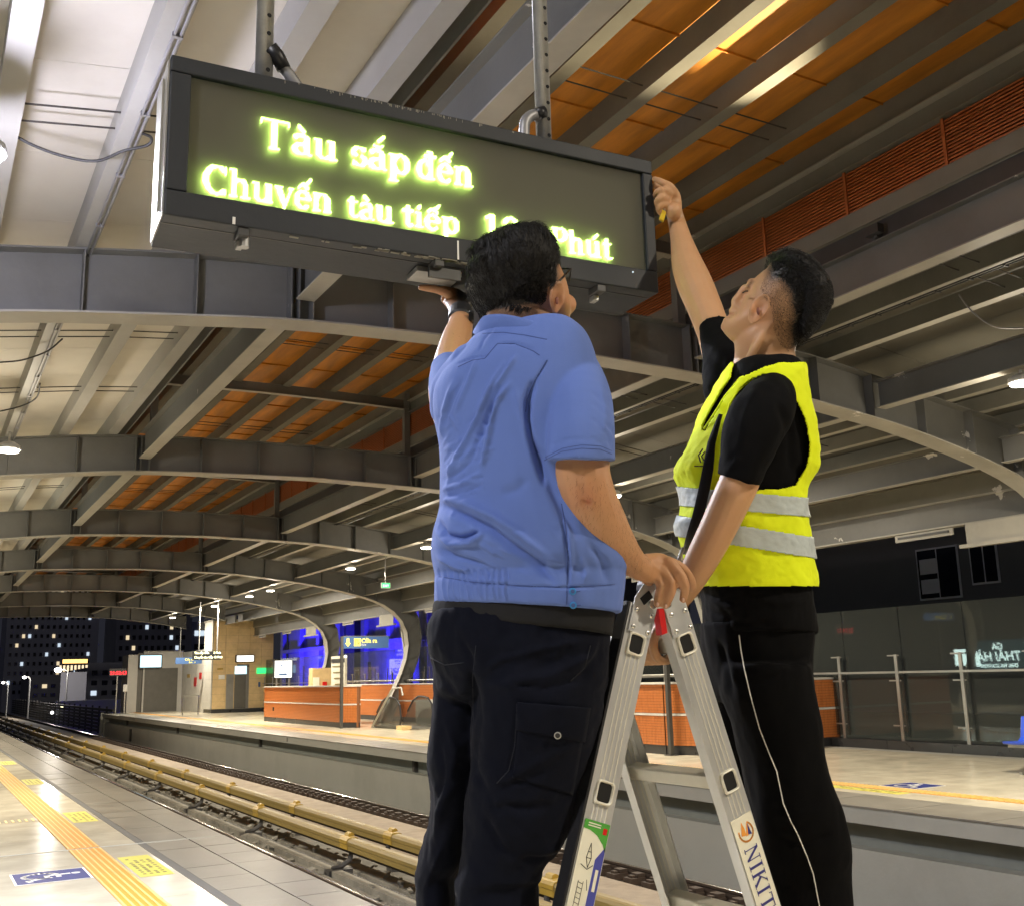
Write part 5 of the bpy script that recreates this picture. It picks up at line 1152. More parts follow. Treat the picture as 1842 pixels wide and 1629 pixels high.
def mat_cloth(name, col, rough=.85, weave=900, wr=.25, var=.06, sheen=.2, wscale=9, wdist=.012):
    m = bpy.data.materials.new(name); m.use_nodes = True; nt = m.node_tree; n = nt.nodes; l = nt.links; b = n['Principled BSDF']
    tc = n.new('ShaderNodeTexCoord'); nz = n.new('ShaderNodeTexNoise'); nz.inputs['Scale'].default_value = 5; nz.inputs['Detail'].default_value = 5; l.new(tc.outputs['Object'], nz.inputs[0])
    mr = n.new('ShaderNodeMapRange'); mr.inputs[1].default_value = .3; mr.inputs[2].default_value = .7; mr.inputs[3].default_value = 1-var; mr.inputs[4].default_value = 1+var; l.new(nz.outputs[0], mr.inputs[0])
    mx = n.new('ShaderNodeVectorMath'); mx.operation = 'SCALE'; mx.inputs[0].default_value = col; l.new(mr.outputs[0], mx.inputs['Scale']); l.new(mx.outputs[0], b.inputs['Base Color'])
    b.inputs['Roughness'].default_value = rough; b.inputs['Sheen Weight'].default_value = sheen; b.inputs['Sheen Roughness'].default_value = .5; b.inputs['Specular IOR Level'].default_value = .25 if max(col) > .1 else .07
    w1 = n.new('ShaderNodeTexNoise'); w1.inputs['Scale'].default_value = wscale; w1.inputs['Detail'].default_value = 4; w1.inputs['Distortion'].default_value = .8; l.new(tc.outputs['Object'], w1.inputs[0])
    b1 = n.new('ShaderNodeBump'); b1.inputs['Strength'].default_value = wr; b1.inputs['Distance'].default_value = wdist; l.new(w1.outputs[0], b1.inputs['Height'])
    w2 = n.new('ShaderNodeTexNoise'); w2.inputs['Scale'].default_value = weave; w2.inputs['Detail'].default_value = 2; l.new(tc.outputs['Object'], w2.inputs[0])
    b2 = n.new('ShaderNodeBump'); b2.inputs['Strength'].default_value = .25; b2.inputs['Distance'].default_value = .0012; l.new(w2.outputs[0], b2.inputs['Height']); l.new(b1.outputs[0], b2.inputs['Normal']); l.new(b2.outputs[0], b.inputs['Normal'])
    M[name] = m
mat_cloth('blue_shirt', (.115, .185, .50), wr=.16, var=.04, sheen=.05); mat_cloth('navy_trousers', (.0045, .0055, .011), wr=.35, sheen=.02); mat_cloth('grey_tee', (.020, .020, .021), wr=.2, sheen=.02)
mat_cloth('black_tee', (.0035, .0035, .004), wr=.25, sheen=.01); mat_cloth('black_trousers', (.003, .003, .0035), wr=.25, sheen=.01); mat_cloth('hi_vis', (.80, .93, .012), rough=.8, wr=.35, wscale=14, wdist=.008, sheen=0)
M['hi_vis'].node_tree.nodes['Principled BSDF'].inputs['Emission Strength'].default_value = 0
mat_cloth('reflective', (.50, .56, .56), rough=.4, wr=.35, wscale=30, wdist=.004, sheen=0); mat_cloth('strap_black', (.007, .007, .009), rough=.5, wr=.05)
mat('hair_black', (.006, .0052, .005), .5, var=.3, scale=60, spec=.28, bump=.5, bscale=240, stretch=(1, 1, .35))
mat('button_blue', (.02, .22, .55), .3); mat('frame_black', (.012, .012, .012), .25); glassmat('lens', (.2, .25, .2), .75, .02); mat('nail', (.60, .38, .28), .3); mat('inner_ear', (.20, .07, .045), .6); mat('seam_dark', (.05, .085, .25), .9)

def lerp_rows(rows, n):
    # resample the rows with smooth interpolation
    R_ = np.array([list(r)+[0]*(6-len(r)) for r in rows], float); k = len(R_); out = []
    for i in range(k-1):
        p0, p1, p2, p3 = R_[max(i-1, 0)], R_[i], R_[i+1], R_[min(i+2, k-1)]
        for j in range(n):
            t = j/n; out.append(.5*((2*p1)+(p2-p0)*t+(2*p0-5*p1+4*p2-p3)*t*t+(3*p1-p0-3*p2+p3)*t**3))
    out.append(R_[-1]); return np.array(out)
def ringpts(row, nseg, shear=0., ex=2.0, egg=0., grow=0.):
    v, u0, u1, Z, b, dv = row; uc = (u0+u1)/2; a = (u1-u0)/2*Z/FPX+grow; c = at(uc, v, Z); pts = []; b = b+grow
    for k in range(nseg):
        th = 2*math.pi*k/nseg; cs, sn = math.cos(th), math.sin(th)
        x = math.copysign(abs(cs)**(2/ex), cs); y = math.copysign(abs(sn)**(2/ex), sn)
        if egg: y *= (1+egg*x)
        p = c+RR*(a*x)+FW*(b*y-shear*x)-Vector((0, 0, 1))*(dv*x*Z/FPX)
        pts.append(p)
    return pts
def rowloft(mb, rows, nseg=32, n=3, shear=0., ex=2.0, egg=0., grow=0., cap=True):
    R_ = lerp_rows(rows, n) if n > 1 else np.array([list(r)+[0]*(6-len(r)) for r in rows], float)
    b0 = len(mb.v); N = len(R_)
    for r in R_: mb.v += [tuple(p) for p in ringpts(r, nseg, shear, ex, egg, grow)]
    for i in range(N-1):
        for k in range(nseg):
            a = b0+i*nseg+k; b = b0+i*nseg+(k+1) % nseg; mb.f.append((a, b, b+nseg, a+nseg))
    if cap:
        for (i, rev) in ((0, True), (N-1, False)):
            c = len(mb.v); q = np.mean([mb.v[b0+i*nseg+k] for k in range(nseg)], axis=0); mb.v.append(tuple(q))
            for k in range(nseg):
                a, b = b0+i*nseg+k, b0+i*nseg+(k+1) % nseg
                mb.f.append((b, a, c) if rev else (a, b, c))
    return mb
def limb(mb, pts, side=None, n=16, sub=4, flat=False):
    # pts: (u, v, Z, r px[, r2 px]) ; round or oval tube with rounded ends
    P = []
    for q in pts:
        p = at(q[0], q[1], q[2]); r1 = q[3]*q[2]/FPX; r2 = (q[4] if len(q) > 4 else q[3])*q[2]/FPX; P.append((p.x, p.y, p.z, r1, r2))
    P = np.array(P); k = len(P); S_ = []
    for i in range(k-1):
        p0, p1, p2, p3 = P[max(i-1, 0)], P[i], P[i+1], P[min(i+2, k-1)]
        for j in range(sub):
            t = j/sub; S_.append(.5*((2*p1)+(p2-p0)*t+(2*p0-5*p1+4*p2-p3)*t*t+(3*p1-p0-3*p2+p3)*t**3))
    S_.append(P[-1]); S_ = np.array(S_)
    if not flat:   # rounded ends
        def endcap(s, d, flip):
            out = []
            for a in (15, 40, 65, 82):
                t = math.radians(a); q = s.copy(); q[:3] = s[:3]+d*min(s[3], s[4])*math.sin(t)*.95; q[3:] = s[3:]*max(math.cos(t), .12); out.append(q)
            return out[::-1] if flip else out
        d0 = S_[0, :3]-S_[1, :3]; d0 /= np.linalg.norm(d0); d1 = S_[-1, :3]-S_[-2, :3]; d1 /= np.linalg.norm(d1)
        S_ = np.array(endcap(S_[0], d0, True)+list(S_)+endcap(S_[-1], d1, False))
    sd = Vector(side) if side is not None else RR; b0 = len(mb.v); N = len(S_)
    for i in range(N):
        t = Vector(S_[min(i+1, N-1), :3]-S_[max(i-1, 0), :3]).normalized(); e = (sd-t*sd.dot(t))
        if e.length < .05: e = (FW-t*FW.dot(t))
        e.normalize(); g = t.cross(e)
        for m_ in range(n):
            th = 2*math.pi*m_/n; mb.v.append(tuple(Vector(S_[i, :3])+e*math.cos(th)*S_[i, 3]+g*math.sin(th)*S_[i, 4]))
    for i in range(N-1):
        for m_ in range(n):
            a = b0+i*n+m_; b = b0+i*n+(m_+1) % n; mb.f.append((a, b, b+n, a+n))
    mb.f.append(tuple(b0+m_ for m_ in reversed(range(n)))); mb.f.append(tuple(b0+(N-1)*n+m_ for m_ in range(n)))
    return mb
def fuse(parts, voxel, smooth=4, name='body'):
    me = bpy.data.meshes.new(name); V, F_ = [], []
    for p in parts: n0 = len(V); V += p.v; F_ += [tuple(i+n0 for i in f) for f in p.f]
    me.from_pydata(V, [], F_); me.update(); o = bpy.data.objects.new(name, me); C.objects.link(o)
    m = o.modifiers.new('r', 'REMESH'); m.mode = 'VOXEL'; m.voxel_size = voxel; m.adaptivity = 0
    if smooth: s = o.modifiers.new('s', 'SMOOTH'); s.factor = .5; s.iterations = smooth
    dg = bpy.context.evaluated_depsgraph_get(); dg.update(); e = bpy.data.meshes.new_from_object(o.evaluated_get(dg))
    bpy.data.objects.remove(o); return e
def arr(me): a = np.empty(len(me.vertices)*3); me.vertices.foreach_get('co', a); return a.reshape(-1, 3)
def nrm(me):
    a = np.empty(len(me.vertices)*3); me.vertices.foreach_get('normal', a); return a.reshape(-1, 3)
def setco(me, a): me.vertices.foreach_set('co', a.ravel()); me.update()
def uvz(P):
    D = P-np.array(CAM); z = D@np.array(RF); return PPX+FPX*(D@np.array(RR))/z, PPY+FPX*(D@np.array(RD))/z, z
def seg_dist(u, v, pl):
    best = np.full(u.shape, 1e9); tt = np.zeros(u.shape); tot = sum(math.hypot(b[0]-a[0], b[1]-a[1]) for a, b in zip(pl, pl[1:])); acc = 0
    for a, b in zip(pl, pl[1:]):
        dx, dy = b[0]-a[0], b[1]-a[1]; L2 = dx*dx+dy*dy; t = np.clip(((u-a[0])*dx+(v-a[1])*dy)/L2, 0, 1); sd = ((u-a[0])*(-dy)+(v-a[1])*dx)/math.sqrt(L2)
        d = np.hypot(u-a[0]-t*dx, v-a[1]-t*dy); L = math.sqrt(L2); m = d < best; best[m] = d[m]; tt[m] = ((acc+t*L)/tot)[m]; acc += L
    return best, tt
def folds(me, fl, facing=True):
    # raised or sunk creases that run along given lines on the side of the cloth that faces the viewer
    P = arr(me); N = nrm(me); u, v, z = uvz(P); view = np.array(CAM)-P; view /= np.linalg.norm(view, axis=1)[:, None]
    fac = np.clip((N*view).sum(1)*2.2+.15, 0, 1) if facing else 1.0; D = np.zeros(len(P))
    for (pl, w, amp) in fl:
        d, t = seg_dist(u, v, pl); D += amp*np.exp(-(d/w)**2)*np.clip(np.sin(np.pi*np.clip(t*.92+.04, 0, 1))*1.6, 0, 1)
    setco(me, P+N*(D*fac)[:, None])
def wrinkle(me, amp, sc, seed=0, stretch=(1, 1, 1)):
    P = arr(me); N = nrm(me); out = np.empty(len(P))
    for i, p in enumerate(P): out[i] = noise.fractal(Vector((p[0]*sc*stretch[0]+seed, p[1]*sc*stretch[1], p[2]*sc*stretch[2])), .8, 2.1, 3)
    setco(me, P+N*(out*amp)[:, None])
def finish(me, name, m, parent, mats=None):
    off = parent_origin(parent) if parent else Vector((0, 0, 0)); a = arr(me)-np.array(off); setco(me, a); me.materials.clear(); me.materials.append(m)
    me.polygons.foreach_set('use_smooth', [True]*len(me.polygons)); me.name = name; o = bpy.data.objects.new(name, me); C.objects.link(o); o.parent = parent; return o
def softpoly(u, v, poly, w):
    ins = inpoly(u, v, poly); d, _ = seg_dist(u, v, list(poly)+[poly[0]]); s = np.where(ins, d, -d); return np.clip(s/w*.5+.5, 0, 1)
def attr(me, name, val):
    a = me.attributes.new(name, 'FLOAT', 'POINT'); a.data.foreach_set('value', val.astype(np.float32))
def rowsurf(rows, u, v, shear=0., out=0.004):
    R_ = lerp_rows(rows, 6); i = int(np.argmin(abs(R_[:, 0]-v))); _, u0, u1, Z, b, dv = R_[i]; x = max(-1, min(1, (u-(u0+u1)/2)/((u1-u0)/2))); y = -math.sqrt(max(0, 1-x*x)); return Z+(b*y-shear*x)*.98-out
def hairs(name, me, poly_ok, nst, L, m, parent, seed=1, droop=(0, 0, -1), lift=.5, rad=.0007, jitter=.5, flow=None):
    r = random.Random(seed); P = arr(me)+np.array(parent_origin(parent)); N = nrm(me); idx = [i for i in range(len(P)) if poly_ok(P[i])]; mb = MB()
    if not idx: return None
    for k in range(nst):
        i = r.choice(idx); p = Vector(P[i]); nn = Vector(N[i]); t = Vector(droop)+Vector((r.uniform(-1, 1), r.uniform(-1, 1), r.uniform(-1, 1)))*jitter
        if flow: t = flow(p, nn, r)
        t = (t-nn*t.dot(nn)).normalized(); l_ = L*r.uniform(.6, 1.25); e = nn.cross(t).normalized()*rad
        a, b_, c = p-nn*.001, p+nn*l_*lift*.45+t*l_*.5, p+nn*l_*lift*.45*r.uniform(.3, 1.1)+t*l_
        n0 = len(mb.v); mb.v += [tuple(a-e), tuple(a+e), tuple(b_+e*.8), tuple(b_-e*.8), tuple(c), tuple(b_+nn*rad)]; mb.f += [(n0, n0+1, n0+2, n0+3), (n0+3, n0+2, n0+4), (n0+3, n0+4, n0+5), (n0+5, n0+4, n0+2)]
    o = mb.build(name, m, parent); o['kind'] = 'stuff'; return o
def ear(parts, c, up, fwd, out, s=1.0):
    # c ear centre; up along the ear, fwd towards the face, out away from the head
    c, up, fwd, out = map(Vector, (c, up, fwd, out)); mb = MB(); NA, NR = 28, 9
    def outline(a):
        x, y = math.cos(a), math.sin(a); ry = .030 if y > 0 else .031; rx = .0165 if y > 0 else .0165*(1-.45*min(1, -y*1.0)**1.5)
        return rx*x*s-(.002*s*y), ry*y*s
    def hgt(r_, a):
        rim = math.exp(-((r_-.84)/.13)**2)*(.0055 if math.sin(a) > -.55 else .002)*(1 if math.cos(a) < .75 else .35)
        anti = math.exp(-((r_-.48)/.12)**2)*.0034*(1 if math.cos(a) < .2 else .1)
        tr_ = math.exp(-((r_*math.cos(a)-.72)/.2)**2-((r_*math.sin(a)+.12)/.22)**2)*.005
        return (.006+rim+anti+tr_-.0042*math.exp(-(r_/.30)**2)-.007*max(0, math.cos(a))*r_*.6+.004*max(0, -math.cos(a))*r_)*s
    for side in (1, -1):
        b0 = len(mb.v); mb.v.append(tuple(c+out*(hgt(0, 0) if side == 1 else -.006)))
        for j in range(1, NR+1):
            r_ = j/NR
            for k in range(NA):
                a = 2*math.pi*k/NA; ox, oy = outline(a); h = hgt(r_, a) if side == 1 else (hgt(1, a)-.004*s)*r_**3-.006*(1-r_**3)
                mb.v.append(tuple(c+fwd*ox*r_+up*oy*r_+out*h))
        for k in range(NA):
            k2 = (k+1) % NA; f = (b0, b0+1+k, b0+1+k2); mb.f.append(f if side == 1 else f[::-1])
            for j in range(NR-1):
                a_, b_, c_, d_ = b0+1+j*NA+k, b0+1+(j+1)*NA+k, b0+1+(j+1)*NA+k2, b0+1+j*NA+k2
                mb.f.append((a_, b_, c_, d_) if side == 1 else (d_, c_, b_, a_))
    e0 = 1+(NR-1)*NA; e1_ = 1+NR*NA+1+(NR-1)*NA
    for k in range(NA): k2 = (k+1) % NA; mb.f.append((e0+k, e1_+k, e1_+k2, e0+k2))
    # orientation: make the front face outward
    if up.cross(fwd).dot(out) > 0: mb.f = [tuple(reversed(f)) for f in mb.f]
    parts.append(mb)
# ================================================================== man in the blue shirt
Z1 = 1.90
p1 = thing('person', 'person in a light blue work shirt and dark cargo trousers holding the display from below', 'person', (.93, 1.72, .64))
ZS = proj(onp(790, 520, 2, 2.553))[2]
H1 = [(428, 925, 966, 1.93, .035), (435, 895, 980, 1.93, .062), (447, 870, 990, 1.93, .083), (460, 853, 997, 1.93, .094), (485, 848, 1003, 1.93, .099), (505, 848, 1013, 1.93, .099), (525, 852, 1020, 1.93, .097), (545, 860, 1024, 1.93, .092), (562, 868, 1026, 1.93, .084), (578, 880, 1024, 1.94, .073), (592, 892, 1017, 1.95, .060), (600, 902, 1006, 1.95, .05)]
parts = [rowloft(MB(), H1, 36, 3, shear=.02, ex=2.15)]
parts.append(rowloft(MB(), [(530, 880, 985, 1.92, .066), (560, 876, 1000, 1.92, .066), (590, 872, 1008, 1.92, .068), (620, 862, 1016, 1.93, .075), (660, 850, 1026, 1.93, .09)], 28, 3, ex=2.1))
# torso core so that the body is one figure under the clothes
TORSO1 = [(610, 850, 1030, 1.93, .075), (650, 822, 1052, 1.92, .10), (700, 796, 1062, 1.92, .115), (780, 796, 1064, 1.92, .125), (880, 800, 1058, 1.92, .13), (980, 792, 1085, 1.92, .14), (1080, 790, 1095, 1.92, .135), (1180, 780, 1080, 1.92, .13), (1230, 800, 1060, 1.92, .10)]
parts.append(rowloft(MB(), TORSO1, 32, 2, shear=.05, grow=-.012))
mb = MB(); limb(mb, [(1040, 660, 1.86, 36), (1046, 740, 1.82, 48), (1047, 800, 1.80, 50), (1047, 850, 1.775, 51), (1062, 897, 1.78, 48), (1084, 942, 1.80, 45), (1110, 980, 1.83, 36), (1135, 1008, 1.87, 27), (1152, 1021, 1.90, 23)]); parts.append(mb)
# right hand over the ladder top
for ch in ([(1148, 1020, 1.90, 24, 20), (1168, 1021, 1.915, 27, 19), (1188, 1020, 1.925, 27, 17), (1200, 1022, 1.925, 22, 15)],):
    mb = MB(); limb(mb, ch, side=(0, 0, 1)); parts.append(mb)
for ch in ([(1180, 1034, 1.915, 12), (1190, 1050, 1.905, 10.5), (1186, 1068, 1.905, 9.2), (1182.5, 1085, 1.91, 7.6)],
           [(1192, 1026, 1.912, 12), (1209, 1046, 1.90, 10), (1205, 1068, 1.90, 9.2), (1197, 1088, 1.91, 7.6)],
           [(1203, 1010, 1.915, 11), (1222, 1030, 1.90, 9.6), (1232, 1053, 1.90, 9), (1229, 1077, 1.91, 7.4)],
           [(1200, 1008, 1.95, 10), (1226, 1020, 1.955, 9), (1243, 1042, 1.965, 8), (1246, 1058, 1.97, 7)],
           [(1165, 1036, 1.93, 12), (1166, 1052, 1.955, 10.5), (1176, 1066, 1.985, 9)]):
    mb = MB(); limb(mb, ch, n=12); parts.append(mb)
# left arm up to the display
mb = MB(); limb(mb, [(815, 745, 2.02, 38), (806, 700, 2.12, 36), (812, 655, 2.24, 33), (820, 615, 2.36, 28), (828, 585, 2.46, 22.5), (829, 566, 2.52, 20.5)]); parts.append(mb)
zq = ZS
mb = MB(); limb(mb, [(829, 566, 2.52, 20, 15), (826, 550, zq-.06, 23, 14), (818, 538, zq-.03, 24, 12), (806, 531, zq-.02, 20, 9)], side=RR); parts.append(mb)
for k, ch in enumerate(([(806, 529, zq-.05, 8.5), (788, 522, zq-.055, 7.5), (771, 519, zq-.055, 6.8), (757, 517.5, zq-.055, 5.6)],
           [(812, 527, zq-.0, 8.5), (792, 519, zq-.0, 7.5), (775, 515.5, zq-.0, 6.6), (763, 514, zq, 5.5)],
           [(820, 527, zq+.04, 8), (803, 519, zq+.05, 7), (788, 515, zq+.05, 6.2)], [(832, 530, zq+.07, 8), (822, 522, zq+.09, 6.6), (812, 517, zq+.10, 5.8)],
           [(838, 552, zq-.1, 10), (848, 540, zq-.09, 9), (852, 530, zq-.07, 7.5)])):
    mb = MB(); limb(mb, ch, n=12); parts.append(mb)
ec = at(1000, 537, 1.838)
ear(parts, ec, (RD*-1+RR*.18).normalized(), (RR*.93+FW*.35).normalized(), (FW*-.85+RR*.40).normalized(), .98)
mb = MB(); mb.ball(at(1018, 548, 1.93), .020, 10, 8); parts.append(mb)
e1 = fuse(parts, .0030, 5, 'body')
P = arr(e1); u, v, z = uvz(P)
st = softpoly(u, v, [(850, 545), (1000, 535), (985, 560), (960, 575), (930, 588), (885, 575), (860, 575)], 16)*.75
st = np.maximum(st, softpoly(u, v, [(990, 470), (1003, 480), (1008, 508), (1003, 520), (994, 512), (985, 520)], 6)*.8)
st = np.maximum(st, softpoly(u, v, [(820, 400), (990, 400), (1002, 470), (1004, 505), (997, 516), (987, 512), (984, 538), (972, 546), (930, 552), (860, 566), (820, 552)], 9)*1.6)
attr(e1, 'stubble', st*(v < 620)); attr(e1, 'red', np.clip(np.exp(-((u-1052)**2+(v-893)**2)/700)*.55, 0, 1)+(np.exp(-((u-1059)**2+(v-901)**2)/22)*.9)+np.exp(-((u-1003)**2+(v-545)**2)/600)*.35)
folds(e1, [([(1190, 1036), (1197, 1056), (1190, 1084)], 1.7, -.0034), ([(1203, 1022), (1217, 1044), (1214, 1066)], 1.7, -.0034), ([(1212, 1010), (1234, 1032), (1240, 1060)], 1.6, -.0026),
    ([(1186, 1052), (1195, 1050)], 3.2, .0014), ([(1204, 1048), (1213, 1045)], 3.2, .0014), ([(1219, 1032), (1227, 1029)], 3.2, .0014), ([(1160, 1016), (1178, 1018), (1192, 1030)], 2.4, .0011), ([(1158, 1008), (1180, 1006), (1203, 1016)], 2.4, .0011), ([(1183, 1070), (1190, 1069)], 1.0, -.0007), ([(1200, 1068), (1208, 1067)], 1.0, -.0007), ([(1228, 1054), (1236, 1053)], 1.0, -.0007)])
folds(e1, [([(1048, 898), (1066, 903)], 4, -.0035), ([(1030, 905), (1050, 893), (1075, 900)], 10, .002), ([(1150, 1000), (1150, 1040)], 4, -.001)])
finish(e1, 'body', M['skin_one'], p1)
for (a, b_, c) in ((1183, 1086, 1.899), (1198, 1089, 1.899), (1229, 1078, 1.899)):
    MB().ball(at(a, b_, c), .0034, 8, 6, (.9, .6, 1.2)).build('fingernail', M['nail'], p1, True)
MB().ball(at(1002, 541, 1.829), .0052, 8, 6, (.6, .6, 1.4)).build('ear_hollow', M['inner_ear'], p1, True)
# hair
HR1 = [(424, 928, 962, 1.93, .03), (429, 906, 976, 1.93, .058), (436, 884, 987, 1.93, .086), (446, 862, 996, 1.93, .103), (462, 850, 1002, 1.93, .116), (480, 843, 1005, 1.93, .122), (500, 841, 1005, 1.93, .124), (514, 839, 999, 1.93, .120), (528, 845, 991, 1.93, .113), (541, 852, 982, 1.93, .098), (551, 857, 962, 1.93, .088), (561, 865, 932, 1.93, .076), (569, 874, 906, 1.93, .06)]
hm = rowloft(MB(), HR1, 40, 3, shear=.02, ex=2.2); tf_ = MB(); limb(tf_, [(880, 440, 1.86, 20), (862, 446, 1.86, 14), (848, 456, 1.87, 6)]); t2_ = MB(); limb(t2_, [(868, 470, 1.85, 20), (848, 484, 1.86, 10)])
hme = fuse([hm, tf_, t2_], .005, 3, 'hair'); wrinkle(hme, .0035, 22, 3, (1, 1, .5)); wrinkle(hme, .0015, 80, 9, (1, 1, .35))
ctr1 = at(925, 455, 1.93)
def flow1(p, nn, r):
    d = p-ctr1; k = noise.noise_vector(p*14)*.55; return Vector((0, 0, -1))+d*5+k+Vector((r.uniform(-1, 1), r.uniform(-1, 1), r.uniform(-1, 1)))*.22+RR*.15
ho = finish(hme, 'hair', M['hair_black'], p1)
hsrc = e1.copy()
for_ok = lambda p: (lambda q: inpoly(np.array([q[0]]), np.array([q[1]]), [(960, 430), (992, 425), (1001, 470), (1003, 503), (997, 514), (988, 510), (984, 540), (972, 550), (930, 556), (900, 540), (940, 500)])[0] and q[2] < 1.93)(proj(Vector(p)))
hairs('side_strands', hsrc, for_ok, 2600, .013, M['hair_black'], p1, 14, lift=.12, flow=lambda p, nn, r: Vector((0, 0, -1))-RR*.5+Vector((r.uniform(-1, 1), r.uniform(-1, 1), r.uniform(-1, 1)))*.3)
hairs('hair_strands', hme.copy(), lambda p: True, 6000, .018, M['hair_black'], p1, 4, lift=.12, flow=flow1)
# glasses
gl = MB().tube([at(1000, 512, 1.835), at(1012, 500, 1.85), at(1026, 484, 1.90)], .0018, 6).build('spectacles', M['frame_black'], p1, True)
MB().tube([at(1008, 484, 1.93), at(1027.5, 483.5, 1.905), at(1026, 496, 1.905), at(1024, 508, 1.91)], .0016, 6).build('lens_rim', M['frame_black'], gl, True)
MB().add([at(1010, 485, 1.93), at(1027, 484.5, 1.906), at(1024, 507, 1.91), at(1014, 503, 1.93)], [(0, 1, 2, 3)]).build('lens', M['lens'], gl)
# shirt
SH1 = [(596, 850, 1022, 1.92, .080), (604, 842, 1034, 1.92, .092), (616, 832, 1047, 1.92, .102), (630, 822, 1056, 1.92, .110), (650, 804, 1064, 1.92, .119), (672, 786, 1070, 1.92, .126), (700, 776, 1074, 1.92, .133), (740, 776, 1074, 1.92, .139), (780, 784, 1070, 1.92, .142), (828, 788, 1064, 1.92, .145), (880, 788, 1068, 1.92, .148), (912, 786, 1077, 1.92, .150), (945, 776, 1092, 1.92, .156), (981, 771, 1109, 1.92, .160), (1012, 775, 1122, 1.92, .158), (1030, 779, 1123, 1.92, .150)]
SHEAR1 = .055
sh = [rowloft(MB(), SH1, 44, 3, shear=SHEAR1, ex=2.25)]
BAND1 = [(1024, 781, 1121, 1.92, .148, 3), (1034, 779, 1119, 1.92, .147, 4), (1046, 778, 1118, 1.92, .150, 6), (1070, 778, 1115, 1.92, .150, 9), (1092, 778, 1112, 1.92, .147, 11), (1095, 782, 1108, 1.92, .143, 11)]
sh.append(rowloft(MB(), BAND1, 44, 3, shear=SHEAR1, ex=2.25))
mb = MB(); limb(mb, [(1018, 640, 1.88, 34), (1038, 672, 1.85, 46), (1046, 720, 1.82, 57), (1048, 770, 1.80, 59.5), (1047, 812, 1.79, 60.5), (1047, 828, 1.79, 60.5)], flat=False, n=28); 
# square off the lower end of the sleeve
sl = MB(); limb(sl, [(1018, 640, 1.88, 30), (1038, 672, 1.85, 44), (1044, 720, 1.80, 57), (1045, 770, 1.775, 61), (1045, 812, 1.765, 62), (1045, 829, 1.763, 62.5)], flat=True, n=32); sh.append(sl)
mb = MB(); limb(mb, [(850, 660, 1.93, 44), (822, 700, 1.99, 46), (817, 735, 2.02, 44)], n=24); sh.append(mb)
mb = MB(); limb(mb, [(822, 735, 2.0, 44), (812, 700, 2.10, 41), (812, 672, 2.18, 38), (813, 662, 2.20, 37)], flat=True, n=24); sh.append(mb)
se = fuse(sh, .0034, 4, 'shirt')
W_ = lambda pts, w, a: (pts, w, a)
fl1 = [W_([(905, 655), (880, 700), (850, 770), (815, 840), (800, 880)], 6, .0065), W_([(918, 690), (893, 720), (880, 780), (868, 840)], 6, .007), W_([(898, 700), (872, 760), (845, 830)], 6, -.007),
       W_([(928, 640), (912, 665), (890, 700)], 5, .005), W_([(815, 690), (800, 740), (792, 790)], 6, .006), W_([(835, 675), (812, 720), (796, 770)], 5, -.004), W_([(862, 640), (842, 690), (818, 745)], 5, .004),
       W_([(790, 905), (830, 925), (880, 950), (925, 985), (975, 1020), (995, 1045)], 9, -.011), W_([(788, 893), (840, 905), (890, 928), (940, 962), (990, 1005)], 9, .009), W_([(785, 930), (800, 962), (830, 968), (865, 955)], 7, -.008), W_([(785, 955), (810, 978), (850, 975), (872, 955)], 6, .008),
       W_([(790, 985), (820, 1000), (860, 1012), (878, 1015)], 6, -.006), W_([(785, 1000), (820, 1018), (850, 1028)], 6, .005), W_([(795, 880), (830, 870), (865, 850)], 5, .004), W_([(795, 865), (825, 850), (850, 825)], 5, -.003), W_([(800, 845), (830, 830), (862, 795)], 5, .003), W_([(792, 895), (840, 885), (870, 870)], 4, -.003),
       W_([(956, 690), (946, 722), (946, 752), (954, 790), (966, 830), (978, 870)], 6, -.020), W_([(965, 690), (955, 720), (952, 750)], 4, -.005), W_([(925, 700), (940, 750), (955, 800)], 9, .004), W_([(1080, 690), (1088, 740), (1085, 790)], 8, .002), W_([(960, 790), (985, 860), (1010, 915), (1035, 960)], 10, -.008), W_([(1010, 930), (1016, 960), (1022, 1000), (1022, 1050)], 3, -.006), W_([(1018, 930), (1026, 970), (1030, 1040)], 5, .004),
       W_([(1060, 975), (1085, 1010), (1095, 1050)], 9, -.006), W_([(1045, 1000), (1055, 1030), (1050, 1045)], 6, .004),
       W_([(950, 860), (930, 880), (900, 890)], 12, -.003), W_([(985, 650), (965, 680), (950, 715), (947, 740)], 2.6, -.004), W_([(822, 655), (850, 645), (880, 640)], 2, -.0025), W_([(898, 617), (930, 618), (965, 632)], 2, -.0025), W_([(888, 590), (870, 610), (862, 632)], 3, -.002),
       W_([(982, 806), (1020, 790), (1060, 787), (1102, 798)], 1.6, -.0014), W_([(984, 812), (1020, 796), (1060, 793), (1102, 804)], 1.6, -.0010)]
for k in range(12): fl1.append(W_([(784+11*k+(k % 3)*2, 1036), (786+11*k, 1050+(k % 4)*4), (788+11*k+(k % 2)*3, 1080)], 2.6, .0035 if k % 2 else .0028))
for k in range(12): fl1.append(W_([(789+11*k, 1022), (790+11*k+(k % 3), 1040)], 2.4, -.004))
fl1.append(W_([(778, 1033), (850, 1047), (950, 1054), (1022, 1056), (1112, 1052)], 2.0, -.003))
fl1 = [(a_, b_*.78, c_*1.15) for (a_, b_, c_) in fl1]
rc = random.Random(31)
